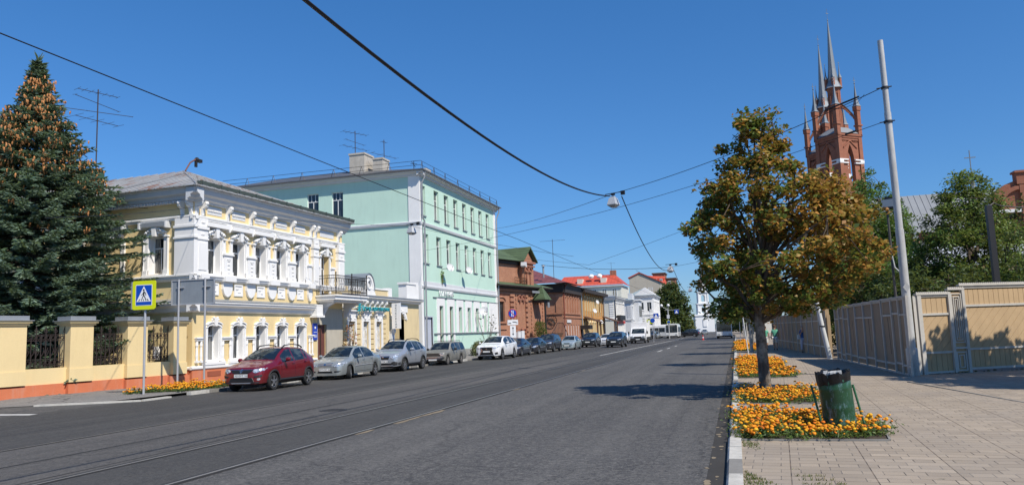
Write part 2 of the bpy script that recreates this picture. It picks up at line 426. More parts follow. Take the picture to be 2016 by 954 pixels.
for k in range(60):
    y = 11+k*.42+rnd.uniform(-.2, .2); a = rnd.uniform(.02, .12)*(1.3 if 14 < y < 17 else 1)
    n = rnd.randint(5, 8); cx = -6.77+rnd.uniform(0, .05)
    if a > .115 or 14.6 < y < 16.4:
        sb.face([(cx+a*math.cos(2*math.pi*i/n)*rnd.uniform(.7, 1.1), y+a*4*math.sin(2*math.pi*i/n)*rnd.uniform(.7, 1.1), gz(y)+.006+k*.00002) for i in range(n)])
tag(sb.build('road_sand', M_sand), kind='structure')
M_white = paint('road_paint', (.62, .61, .57), .7, .1, .7, (.12, .12, .12), 2)
for (y0, y1) in ((62, 66), (71, 74), (80, 83), (250, 268), (290, 330)):
    sheet('lane_marking', [-6.15 if y0 < 200 else -9.3, -6.02 if y0 < 200 else -8.9], [y0, y1], lambda x, y: gz(y)+.006, M_white, xf=bend)
sheet('lane_marking', [-9.75, -9.63], frange(56, 150, 6), lambda x, y: gz(y)+.010, M_white)
sheet('crossing_marking', [-30, -18.5], [16.5, 16.78], lambda x, y: gz(y)+.008, M_white)
# manhole
mh = MB().lathe([(.34, 0), (.34, .012), (.3, .014), (.28, .008), (.001, .008)], (0, 0, 0), 24)
for k in range(-3, 4): mh.box(-.24, .24, k*.07-.012, k*.07+.012, .008, .013)
o = mh.build('manhole_cover', paint('cast_iron', (.05, .047, .045), .6, .3, .4)); o.location = (-9.7, 17.2, gz(17.2)+.002)
tag(o, 'round cast iron manhole cover set in the asphalt between the tram rails', 'manhole cover')
o = bpy.data.objects.new('manhole_cover', o.data); COL.objects.link(o); o.location = (-2.2, 38, gz(38)+.0)
tag(o, 'iron manhole cover in the right hand lane beyond the tree shadow', 'manhole cover')
# right pavement: stone setts laid in squares
def pavers(name, rot=0.0):
    m, nt, b = base_mat(name); p = objco(nt, (1, 1, 1), world=True)
    mp = _n(nt, 'ShaderNodeMapping'); mp.inputs['Rotation'].default_value = (0, 0, rot); nt.links.new(p, mp.inputs['Vector'])
    t = _n(nt, 'ShaderNodeTexBrick'); nt.links.new(mp.outputs[0], t.inputs['Vector']); t.offset = .5; t.squash = .5; t.squash_frequency = 2
    t.inputs['Scale'].default_value = 1; t.inputs['Brick Width'].default_value = .42; t.inputs['Row Height'].default_value = .21
    t.inputs['Mortar Size'].default_value = .006; t.inputs['Mortar Smooth'].default_value = .3
    t.inputs['Color1'].default_value = (.41, .335, .25, 1); t.inputs['Color2'].default_value = (.29, .235, .175, 1); t.inputs['Mortar'].default_value = (.15, .135, .115, 1)
    t2 = _n(nt, 'ShaderNodeTexBrick'); nt.links.new(mp.outputs[0], t2.inputs['Vector']); t2.offset = 0
    t2.inputs['Scale'].default_value = 1; t2.inputs['Brick Width'].default_value = .84; t2.inputs['Row Height'].default_value = 2.1
    t2.inputs['Mortar Size'].default_value = .007; t2.inputs['Color1'].default_value = (1, 1, 1, 1); t2.inputs['Color2'].default_value = (.9, .9, .9, 1); t2.inputs['Mortar'].default_value = (.42, .38, .34, 1)
    wn = noise(nt, p, 1.6, 5, .7)
    c = mixc(nt, ramp(nt, wn, .42, .75), t.outputs['Color'], (.35, .288, .218))
    c = mixc(nt, .95, c, t2.outputs['Color'], 'MULTIPLY')
    c = mixc(nt, ramp(nt, noise(nt, p, .45, 6, .65), .42, .68, 0, .45), c, (.25, .22, .19))
    c = mixc(nt, ramp(nt, noise(nt, p, 60, 3, .8), .5, .7, 0, .35), c, (.2, .18, .16))
    c = mixc(nt, ramp(nt, noise(nt, p, 5.5, 5, .7), .66, .72, 0, .7), c, (.09, .09, .06))
    gapn = ramp(nt, noise(nt, p, 3.1, 3), .5, .6, 0, 1)
    dkg = _n(nt, 'ShaderNodeMath', operation='MULTIPLY'); nt.links.new(gapn, dkg.inputs[0]); nt.links.new(t.outputs['Fac'], dkg.inputs[1])
    c = mixc(nt, dkg.outputs[0], c, (.06, .05, .04))
    nt.links.new(c, b.inputs['Base Color']); b.inputs['Roughness'].default_value = .85
    ad = _n(nt, 'ShaderNodeMath', operation='ADD'); nt.links.new(t.outputs['Fac'], ad.inputs[0]); nt.links.new(t2.outputs['Fac'], ad.inputs[1])
    sb_ = _n(nt, 'ShaderNodeMath', operation='SUBTRACT'); sb_.inputs[0].default_value = 0; nt.links.new(ad.outputs[0], sb_.inputs[1])
    bump(nt, b, sb_.outputs[0], .6, .012)
    return m
M_pave = pavers('stone_pavers', R(3))
sheet('pavement', [-.03, 2, 4, 6, 12, 40], YS, lambda x, y: gz(y)+.06, M_pave, xf=bend)
# kerbs: separate stones with worn white paint
M_kw = paint('kerb_white', (.50, .48, .43), .85, .2, .9, (.15, .14, .12), 6, .5)
M_kg = paint('kerb_grey', (.22, .21, .19), .85, .25, .5, None, 4)
kb = MB()
y = -10.0; k = 0
while y < 150:
    kb.m = 0 if (k % 3 != 1 or y > 40) else 1
    dx = rnd.uniform(-.012, .012); dz = rnd.uniform(-.008, .006); z = gz(y)
    a, c = y+.012, y+.99
    kb.prism([(-.205+dx, z-.1), (-.03, z-.1), (-.03, z+.085+dz), (-.175+dx, z+.085+dz), (-.2+dx, z+.055+dz)], a, c)
    y += 1.0; k += 1
tag(kb.build('kerb', [M_kw, M_kg]), kind='structure')
line('gutter', -.33, .2, -40, 900, paint('gutter_dirt', (.035, .032, .028), .95, .4, .5), .003)
gd = MB()                                          # grit gathered along the kerb
for k in range(160):
    y = rnd.uniform(6, 60); cx = -.3-abs(rnd.gauss(0, .12)); a = rnd.uniform(.01, .045); n = 6
    gd.face([(cx+a*math.cos(2*math.pi*i/n), y+a*2.4*math.sin(2*math.pi*i/n)*rnd.uniform(.5, 1.2), gz(y)+.0045+k*.00001) for i in range(n)])
tag(gd.build('gutter_grit', M_sand), kind='structure')
# left pavement rises gently towards the houses farther on
def hl(x, y):
    r = min(max((y-34)/32, 0), 1)*.5; t = min(max((-18.8-x)/4.8, 0), 1.15)
    return gz(y)+.1+r*t
M_path2 = M_path
mb = MB(); idx = {}
LY = frange(21.2, 66, 3.2)+frange(70, 150, 8)+frange(160, 600, 40)
LX = [0, .3, .6, 1, 5]
for j, y in enumerate(LY):
    x0 = bend(-18.75, y)
    for i, t in enumerate(LX):
        X = x0-5.6*t; idx[i, j] = mb.pt((X, y, hl(X, y) if y < 150 else gz(y)+.1))
for j in range(len(LY)-1):
    for i in range(len(LX)-1):
        mb.f.append([idx[i, j], idx[i, j+1], idx[i+1, j+1], idx[i+1, j]]); mb.mi.append(0)
mb.face([(-18.75, 21.2, gz(21)+.1), (-46.75, 21.2, gz(21)+.1), (-46, 18.3, gz(19)+.015), (-22.3, 18.8, gz(19)+.015), (-19.8, 19.9, gz(19)+.02)])
tag(mb.build('pavement', M_path2), kind='structure')
kb = MB(); y = 23.0; k = 0
while y < 150:
    z = gz(y); kb.m = 0 if k % 2 == 0 and y < 70 else 1
    if not 26 < y < 27: kb.box(-18.75, -18.55, y+.01, y+.98, z-.1, z+.11)
    y += 1; k += 1
kb.m = 0
for (a, b2) in (((-46, 18.2), (-22.6, 18.72)), ((-19.9, 19.85), (-18.5, 20.6)), ((-18.5, 20.6), (-18.55, 21.9)), ((-21.3, 19.2), (-19.9, 19.85))):
    L = math.hypot(b2[0]-a[0], b2[1]-a[1]); kb.frame(a[0], a[1], 0, math.atan2(b2[1]-a[1], b2[0]-a[0]))
    kb.box(0, L, -.1, .1, gz(20)-.1, gz(20)+.05)
tag(kb.build('kerb', [M_kw, M_kg]), kind='structure')
# pale edging strip across the right pavement
es = MB()
es.frame(5.6, 14.5, 0, math.atan2(8.6, -1.25)); es.box(0, 8.6, -.025, .025, gz(16)+.04, gz(18)+.070)
tag(es.build('edging_strip', M_kg), kind='structure')
# grass blades and weeds in the joints beside the kerb
gv, gf, gc = [], [], []
for k in range(2600):
    y = rnd.choice([rnd.uniform(8, 11.6), rnd.uniform(8, 16), rnd.uniform(8, 40)]); x = abs(rnd.gauss(0, .16))-.02
    if rnd.random() < .25: y = 8.6+rnd.choice([0, .21, .42, .84, 1.05, 1.9, 2.1])+rnd.gauss(0, .02); x = rnd.uniform(0, 1.1)
    if math.sin(x*9+y*2.3)+math.sin(y*1.7) < .6: continue
    h = rnd.uniform(.01, .035); a = rnd.uniform(0, 6.3); dx, dy = .006*math.cos(a), .006*math.sin(a); z = gz(y)+.06
    lx, ly = rnd.gauss(0, .015), rnd.gauss(0, .015); i = len(gv)
    gv += [(x-dx, y-dy, z), (x+dx, y+dy, z), (x+lx+dx*.3, y+ly, z+h), (x+lx-dx*.3, y+ly, z+h)]; gf.append((i, i+1, i+2, i+3))
    gc.append((rnd.uniform(.06, .15), rnd.uniform(.1, .15), .03))
M_leaf = leafmat('leaf', .5, .3)
tag(mesh_np('weeds', np.array(gv), np.array(gf), M_leaf, cols=gc), kind='stuff', label='sparse weeds in the joints of the pavers along the kerb', cat='weeds')
# distant wooded ridge beyond the river
hb = MB(); N = 60
for k in range(N):
    for (r0, h0) in ((0, 0),):
        a, b2 = k/N, (k+1)/N
        xa, xb = -1500+2600*a, -1500+2600*b2
        f = lambda t: 16+9*math.sin(t*9)+5*math.sin(t*23+1)
        hb.face([(xa, 2700, -20), (xb, 2700, -20), (xb, 2850, f(b2)), (xa, 2850, f(a))])
        hb.face([(xa, 2850, f(a)), (xb, 2850, f(b2)), (xb, 3050, -20), (xa, 3050, -20)])
tag(hb.build('hills', paint('far_wood', (.07, .1, .11), .9, .2, 0), smooth=True), kind='structure')
# ---------------------------------------------------------------- vegetation
def leaf_cloud(P, size, rg, up=.35, asp=.72, jit=.35):
    n = len(P); a = rg.normal(size=(n, 3)); a /= np.linalg.norm(a, axis=1)[:, None]
    nn = rg.normal(size=(n, 3)); nn[:, 2] = np.abs(nn[:, 2])+up*2; nn /= np.linalg.norm(nn, axis=1)[:, None]
    u = a - (a*nn).sum(1)[:, None]*nn; u /= np.linalg.norm(u, axis=1)[:, None]; v = np.cross(nn, u)
    s = (size*(1+rg.uniform(-jit, jit, n)))[:, None]
    q = np.stack([P-u*s*.5, P+v*s*.5*asp+nn*s*.12, P+u*s*.55, P-v*s*.5*asp+nn*s*.12], 1)
    return q.reshape(-1, 3), np.arange(4*n).reshape(-1, 4)
def limb(mb, a, b, r0, r1, rg, wob=.08, n=6, seg=4):
    a, b = np.array(a, float), np.array(b, float); L = np.linalg.norm(b-a); pts = []; rr = []
    for i in range(seg+1):
        t = i/seg; p = a+(b-a)*t+rg.normal(size=3)*wob*L*(0 if i in (0, seg) else 1)*.5; p[2] += .12*L*math.sin(math.pi*t)*.5
        pts.append(tuple(p)); rr.append(r0+(r1-r0)*t)
    mb.tube(pts, rr, n); return pts
def pick(rg, pal, w, n):
    pal = np.array(pal, float); i = rg.choice(len(pal), n, p=np.array(w)/sum(w)); c = pal[i]
    return c*(1+rg.uniform(-.25, .25, (n, 1)))
def crown_tree(name, label, cat, loc, prof, rad_y, trunk_h, trunk_r, nclump, per, size, colf, seed, barkmat, group=None, spread=.33, lean=(0, 0), shell=.55, asp=.72, up=.35, nlimb=26, twigs=True, ragged=0):
    """prof: list (z, xmin, xmax) outline; a trunk with limbs, leaves gathered in clumps at the limb ends"""
    rg = np.random.default_rng(seed); t = empty(name, loc, 0, label, cat, group)
    zs = [p[0] for p in prof]; C = []
    tries = 0
    while len(C) < nclump and tries < 40000:
        tries += 1
        z = rg.uniform(min(zs), max(zs)); x0 = np.interp(z, zs, [p[1] for p in prof]); x1 = np.interp(z, zs, [p[2] for p in prof])
        hw = (x1-x0)/2; cx = (x0+x1)/2; wmax = max((p[2]-p[1])/2 for p in prof)
        if rg.random() > (hw/wmax)**1.2+.04: continue
        a = rg.uniform(0, 2*math.pi); r = math.sqrt(rg.random())
        if r < shell and rg.random() < .6: r = rg.uniform(shell, 1)
        if ragged and rg.random() < .2: r = rg.uniform(1, 1+ragged)
        ry = hw*rad_y
        p = np.array([cx+hw*r*math.cos(a), ry*r*math.sin(a), z])
        if C and min(np.linalg.norm(p-c) for c in C) < spread*.55: continue
        C.append(p)
    C = np.array(C)
    P = []; K = []
    for ci, c in enumerate(C):
        n = int(per*rg.uniform(.5, 1.4)); d = rg.normal(size=(n, 3)); d *= (rg.random(n)**.45/np.linalg.norm(d, axis=1))[:, None]
        d *= np.array([1, 1, .7])*spread*rg.uniform(.75, 1.35 if not ragged else 1.7); P.append(c+d); K += [ci]*n
    P = np.concatenate(P); K = np.array(K)
    v, f = leaf_cloud(P, size, rg, up, asp)
    mesh_np('foliage', v, f, M_leaf, t, colf(P, K, C, rg))
    top = max(zs); tb = MB(); axis = [(0, 0, -.1)]
    def ax(z):
        k = min(1, z/top); cx = np.interp(z, zs, [(p[1]+p[2])/2 for p in prof]) if z > trunk_h else 0
        return (cx*.75*k+lean[0]*z, lean[1]*z, z)
    zz = [-.1, .0, .25, trunk_h*.5, trunk_h, trunk_h+(top-trunk_h)*.3, trunk_h+(top-trunk_h)*.6, trunk_h+(top-trunk_h)*.88]
    rr = [trunk_r*1.5, trunk_r*1.25, trunk_r*1.05, trunk_r*.92, trunk_r*.85, trunk_r*.55, trunk_r*.3, trunk_r*.1]
    tb.tube([ax(z) if z > 0 else (0, 0, z) for z in zz], rr, 12)
    tr = tb.build('trunk', barkmat, t, True)
    lb = MB(); order = rg.permutation(len(C))
    hubs = []
    for i in order[:nlimb]:
        c = C[i]; zb = max(trunk_h*.9, min(top*.85, c[2]*.62)); s = ax(zb)
        pts = limb(lb, s, c, trunk_r*(.42 if zb < top*.5 else .22), .018, rg, n=5); hubs += pts[2:]
    hubs = np.array(hubs) if hubs else np.zeros((1, 3))
    if twigs:
        for i in order[nlimb:]:
            c = C[i]; j = np.argmin(np.linalg.norm(hubs-c, axis=1)); limb(lb, hubs[j], c, .022, .008, rg, n=3, seg=2)
    lb.build('branches', M_bark if barkmat is M_bark_dark else barkmat, t, True)
    return t
M_bark_dark = bark('linden_bark', (.13, .10, .075), (.36, .32, .27))
M_bark = bark('brown_bark', (.14, .105, .075))
M_bark_pale = bark('whitewashed_bark', (.5, .48, .43))
def lerpc(a, b, t): return np.array(a)*(1-t)+np.array(b)*t
def col_linden(P, K, C, rg):
    n = len(P); cn = rg.normal(size=len(C))
    s = .29+.08*(P[:, 0]-.4)+.07*np.clip(P[:, 2]-2.6, -1, 2.5)+.16*cn[K]+.2*rg.normal(size=n)-.12*np.clip(P[:, 2]-5.9, 0, 2)
    s += .28*np.exp(-((P[:, 0]-1.9)**2+(P[:, 2]-4.3)**2)/1.2)
    g = pick(rg, [(.085, .14, .025), (.055, .095, .02), (.13, .175, .035), (.18, .19, .045)], [4, 4, 3, 1.6], n)
    o = pick(rg, [(.42, .19, .035), (.33, .22, .045), (.26, .12, .03), (.34, .155, .035), (.40, .23, .055)], [3, 3, 2, 2, 1.5], n)
    pr = 1/(1+np.exp(-(s-.38)*7)); return np.where((rg.random(n) < pr)[:, None], o, g)
def col_green(pal, w, vary=.3):
    def f(P, K, C, rg):
        cl = 1+vary*rg.normal(size=len(C)).clip(-1.5, 1.5); return pick(rg, pal, w, len(P))*cl[K][:, None].clip(.5, 1.6)
    return f
PROF = [(1.75, -.7, .7), (2.05, -1.1, 1.3), (2.6, -1.35, 2.0), (3.2, -1.5, 3.05), (3.75, -1.75, 2.8), (4.3, -1.4, 2.6), (4.9, -1.2, 2.3), (5.4, -1.0, 1.9), (5.8, -.65, .95), (6.4, -.55, .75), (6.9, -.35, .75), (7.2, .05, .55)]
crown_tree('linden_tree', 'linden tree turning orange, its dark trunk standing in the marigold bed nearest to the bin', 'tree', (.62, 20.3, gz(20)+.04), PROF, .95, 1.9, .14, 330, 92, .118, col_linden, 3, M_bark_dark, spread=.25, ragged=.22, lean=(-.02, 0), nlimb=44)
# young and old street trees farther along the kerb
GP = [(.07, .11, .025), (.05, .08, .02), (.1, .14, .03), (.16, .17, .04)]
small = [(2.4, -.8, .8), (2.8, -1.4, 1.4), (3.4, -1.9, 1.9), (4.2, -1.6, 1.6), (5.2, -1.0, 1.0), (5.8, -.3, .3)]
def scaled(pr, s, z=1): return [(a*z, b*s, c*s) for a, b, c in pr]
crown_tree('linden_tree', 'yellowing street tree directly behind the big orange linden, its crown low over the walk', 'tree', (.9, 36, gz(36)+.05), scaled(small, .75, .95), 1, 1.9, .08, 70, 60, .13, col_green(GP+[(.3, .24, .06)], [4, 4, 3, 2, 2]), 5, M_bark_pale, 'street trees along the right kerb', spread=.36, nlimb=12)
crown_tree('linden_tree', 'green street tree with a whitewashed trunk at the third marigold bed', 'tree', (.9, 52, gz(52)+.05), scaled(small, 1.0, 1.0), 1, 1.7, .1, 90, 60, .15, col_green(GP, [4, 4, 3, 2]), 6, M_bark_pale, 'street trees along the right kerb', spread=.4, nlimb=12)
for i, (y, s, z) in enumerate(((68, .95, 1.0), (84, .95, 1.1), (108, 1.0, 1.25), (138, 1.1, 1.3), (155, 1.2, 1.35))):
    crown_tree('linden_tree', ['street tree beyond the pedestrians, fourth along the right kerb', 'street tree beside the leaning thin stake, fifth along the right kerb', 'street tree just in front of the white bus seen from behind', 'street tree level with the white bus seen from behind', 'farthest street tree of the right kerb, behind the white bus'][i], 'tree', (bend(1.4, y), y, gz(y)+.05), scaled(small, s, z), 1, 1.6*z, .11, 90, 45, .2, col_green(GP, [4, 4, 3, 2]), 20+i, M_bark_pale, 'street trees along the right kerb', spread=.5, nlimb=8, twigs=False)
# trees behind the hoarding
BG = [(.055, .105, .022), (.04, .075, .018), (.085, .14, .03), (.12, .17, .045)]
DG = [(.05, .085, .025), (.04, .065, .02), (.075, .115, .035), (.1, .13, .04)]
elm = [(.5, -1.6, 1.6), (1.8, -2.6, 2.5), (3.2, -2.9, 2.8), (4.6, -2.7, 2.6), (6, -2.2, 2.3), (7.2, -1.5, 1.6), (8.2, -.7, 1.0), (8.7, 0, .5)]
crown_tree('elm_tree', 'feathery elm tree in front of the red brick church nave, behind the tall plank gate', 'tree', (11.0, 41, gz(41)), elm, .8, 1.6, .2, 290, 115, .17, col_green([(.085, .15, .03), (.06, .11, .025), (.13, .2, .045), (.16, .22, .06), (.15, .16, .05)], [4, 3, 4, 2, 2], .22), 31, M_bark, spread=.46, asp=.45, nlimb=30)
thu = [(1.5, -2.6, 2.4), (3.2, -3.0, 2.9), (5, -2.8, 3.0), (6.6, -2.2, 2.6), (8, -1.6, 2.2), (9, -1.1, 1.6), (9.9, -.6, .9), (10.5, .1, .5)]
crown_tree('maple_tree', 'bright green tree below the church tower, its top reaching over the orange linden', 'tree', (7.7, 49, gz(49)), scaled(thu, 1.08, 1.02), .9, 2, .25, 420, 115, .17, col_green([(.08, .18, .035), (.055, .125, .028), (.12, .23, .05)], [3, 2, 2], .18), 32, M_bark, spread=.5, asp=.45)
bush = [(.2, -1.4, 1.4), (1.2, -2.0, 2.0), (2.4, -2.0, 1.9), (3.4, -1.4, 1.4), (4.2, -.5, .6)]
BL = ['dark bush tree peeping over the hoarding left of the leaning white pole', 'dense dark bush tree over the middle of the grey hoarding', 'dark bush tree between the hoarding and the tall white pole', 'bushy tree behind the white corner boards of the plank gate', 'bushy tree directly behind the black post of the gate', 'bushy tree at the right edge behind the large gate leaf', 'bush tree filling the gap under the bright green tree']
for i, (x, y, s, z) in enumerate(((6.6, 52, 1.0, 1.0), (6.9, 44, 1.1, 1.05), (7.6, 38, 1.1, .95), (9.2, 37, 1.1, .95), (11.6, 36, 1.2, 1.0), (13.2, 37.5, 1.2, 1.5), (8.6, 41, 1.1, 1.15))):
    crown_tree('bush_tree', BL[i], 'tree', (x, y, gz(y)), scaled(bush, s, z), .8, .8, .08, 95, 75, .15, col_green(DG if i != 4 else BG, [3, 3, 3, 2], .25), 40+i, M_bark, 'bushy trees behind the fence', spread=.4, nlimb=12, asp=.5)
crown_tree('maple_tree', 'tree out of view at the far right, its shadow falling on the plank gate', 'tree', (13.2, 20.8, gz(24)), [(2.2, -2.9, 2.8), (3.4, -4.0, 3.8), (4.8, -4.4, 4.2), (6.2, -4.2, 4.1), (7.7, -3.5, 3.2), (8.6, -1.6, 1.6)], 1.1, 2.0, .25, 420, 110, .22, col_green(DG, [3, 3, 3, 2]), 60, M_bark, spread=.5, nlimb=24)  # stands outside the view; crown sized for its shadow on the gate
crown_tree('elm_tree', 'dark leafy tree at the right edge in front of the church gable', 'tree', (15.3, 45, gz(45)), scaled(elm, .9, .95), .8, 1.6, .2, 150, 80, .19, col_green(DG, [3, 3, 3, 2], .25), 61, M_bark, spread=.5, asp=.5)
# big linden at the far crossing and its neighbours on the left side
FP = [(.05, .09, .03), (.04, .07, .025), (.07, .11, .04), (.1, .13, .045)]
far = [(1.5, -4.5, 4.5), (4, -7.5, 7), (8, -8.5, 8), (12, -7.2, 6.5), (16, -4.6, 4), (18.5, -1.5, 1.5)]
crown_tree('linden_tree', 'large rounded green tree over the far left crossing beside the white buildings', 'tree', (-17.4, 226, gz(226)), scaled(far, .70, .80), .9, 3, .4, 200, 70, .62, col_green(FP, [3, 3, 3, 2], .2), 70, M_bark, spread=1.5, nlimb=10, twigs=False)
FL = ['smaller yellow green tree beside the large far tree, behind the traffic', 'rusty orange tree far along the left side below the white bell tower', 'dark green tree at the foot of the white bell tower', 'green tree farther out in front of the white bell tower base']
for i, (x, y, s, z, pal) in enumerate(((-14.2, 262, .4, .36, [(.16, .16, .04), (.1, .13, .04)]), (-21, 360, .45, .42, [(.3, .16, .06), (.2, .12, .05)]), (-22, 430, .6, .5, FP[:2]), (-18, 470, .5, .4, FP[:2]))):
    crown_tree('street_tree', FL[i], 'tree', (bend(x, 150) if y < 150 else x+bend(0, y)*.55, y, gz(y)), scaled(far, s, z), .9, 1, .3, 90, 40, .6, col_green(pal, [1, 1], .2), 80+i, M_bark, 'trees far down the street', spread=1.1, nlimb=5, twigs=False)
for i, (x, y, s, z) in enumerate(((3.6, 190, .45, .5), (1.5, 250, .55, .55), (-1.5, 330, .7, .6))):
    crown_tree('street_tree', ['green tree on the right pavement just beyond the bus', 'green tree on the right side behind the bus, second beyond it', 'far green tree where the right side meets the horizon'][i], 'tree', (x, y, gz(y)), scaled(far, s, z), .9, 1, .3, 120, 40, .5, col_green(FP, [3, 3, 3, 2], .2), 90+i, M_bark, 'trees far down the street', spread=1.1, nlimb=5, twigs=False)

# ------------------------------------------------ spruce with cones behind the garden wall
def spruce(loc, H, Rb):
    rg = np.random.default_rng(11); t = empty('spruce_tree', loc, 0, 'tall blue spruce hung with orange cones, growing behind the yellow garden wall', 'tree')
    tb = MB().tube([(0, 0, -.2), (0, 0, H*.3), (.05, 0, H*.7), (.02, 0, H*.99)], [.28, .2, .09, .015], 8); tb.build('trunk', M_bark, t, True)
    B, D, U, S, Cc = [], [], [], [], []; lb = MB(); cones = []
    z = .9
    while z < H-.15:
        k = 1-z/H; rad = Rb*1.04*float(np.interp(k, [0, .08, .18, .29, .41, .53, .75, 1], [.03, .09, .22, .45, .70, .88, 1, .9]))
        n = max(5, int(9+9*k)); off = rg.uniform(0, 6.28)
        for i in range(n):
            a = off+i*2*math.pi/n+rg.normal()*.16; L = rad*rg.uniform(.66, 1.18); droop = .30*k+.02+rg.normal()*.05
            az = np.array([math.cos(a), math.sin(a), 0]); side = np.array([-math.sin(a), math.cos(a), 0]); base = np.array([0, 0, z])
            steps = max(3, int(L/.16)); pts = []
            for j in range(steps+1):
                s = j/steps; p = base+az*L*s+np.array([0, 0, 1])*(L*(-droop*s*1.25+.34*droop*s**3*2.2+(.16 if k < .3 else .05)*s)); pts.append(p)
            if L > .4: lb.tube([tuple(p) for p in pts[::max(1, steps//3)]], [max(.008, .035*k*(1-q)) for q in np.linspace(0, .9, len(pts[::max(1, steps//3)]))], 4, False)
            tone = rg.uniform(.75, 1.25)
            for j in range(1, steps+1):
                s = j/steps
                if s < .28 and L > 1: continue
                tw = (.16+.40*(1-s))*min(1, L/1.6)+.08
                for sd in (-1, 1):
                    for q in range(2):
                        d = side*sd*(1 if q == 0 else .75)+az*(.55 if q == 0 else .9)+np.array([0, 0, rg.normal()*.18-.08]); d /= np.linalg.norm(d)
                        ln = tw*rg.uniform(.7, 1.25); nseg = max(1, int(ln/.115))
                        for u in range(nseg):
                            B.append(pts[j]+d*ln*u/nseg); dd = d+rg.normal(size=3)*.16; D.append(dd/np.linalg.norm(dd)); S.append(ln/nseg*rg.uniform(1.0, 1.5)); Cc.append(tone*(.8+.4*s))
                B.append(pts[j]); D.append(az+np.array([0, 0, .3])); S.append(.2); Cc.append(tone)
                hz = base[2]/H
                if s > .5 and rg.random() < (0.0 if hz < .4 else (.02+.2*max(0, hz-.5)+(.3 if .64 < hz < .93 else 0)))*(1 if L > .3 else .3):
                    for c in range(rg.integers(3, 9)): cones.append(pts[j]+rg.normal(size=3)*np.array([.14, .14, .08]))
            # leader spikes at the very top
        z += .10+.20*k+.02
    for i in range(14):
        a = rg.uniform(0, 6.28); B.append(np.array([0, 0, H-.25+.02*i])); d = np.array([math.cos(a)*.5, math.sin(a)*.5, .9]); D.append(d/np.linalg.norm(d)); S.append(.4); Cc.append(1.0)
    B, D, S, Cc = np.array(B), np.array(D), np.array(S), np.array(Cc); n = len(B)
    D /= np.linalg.norm(D, axis=1)[:, None]
    V, Fc, K = [], [], []
    for r in range(4):                                     # four crossed blades make a bristly shoot
        nn = rg.normal(size=(n, 3)); s_ = np.cross(D, nn); s_ /= np.linalg.norm(s_, axis=1)[:, None]; w_ = (.022+.010*rg.random(n))[:, None]
        q = np.stack([B-s_*w_*.6, B+D*(S*.45)[:, None]-s_*w_*1.25, B+D*(S*1.1)[:, None], B+D*(S*.45)[:, None]+s_*w_*1.25], 1)
        V.append(q.reshape(-1, 3)); Fc.append(np.arange(4*n).reshape(-1, 4)+r*4*n)
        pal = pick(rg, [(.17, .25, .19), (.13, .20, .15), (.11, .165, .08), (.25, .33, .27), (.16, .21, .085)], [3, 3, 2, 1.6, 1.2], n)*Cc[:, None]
        warm = np.clip((2.9-np.abs(B[:, 2]-3.9))/3, 0, 1)*np.clip((-B[:, 0]+1)/3, 0, 1); pal = pal*(1-warm[:, None]*.5)+np.array([.085, .105, .035])*warm[:, None]*.5
        K.append(pal)
    o = mesh_np('foliage', np.concatenate(V), np.concatenate(Fc), M_leaf, t, np.concatenate(K)); o['kind'] = 'stuff'
    lb.build('branches', M_bark, t)
    cb = MB()
    for c in cones:
        l = rnd.uniform(.13, .19); dx, dy = rnd.gauss(0, .02), rnd.gauss(0, .02); c = tuple(c)
        cb.tube([(c[0], c[1], c[2]), (c[0]+dx, c[1]+dy, c[2]-l*.4), (c[0]+dx*1.6, c[1]+dy*1.6, c[2]-l)], [.02, .042, .012], 5)
    o = cb.build('cones', paint('spruce_cone', (.47, .205, .07), .8, .3, .3, None, 8), t); o['kind'] = 'stuff'
    return t
spruce((-28.7, 25.4, gz(25)), 14.5, 4.35)

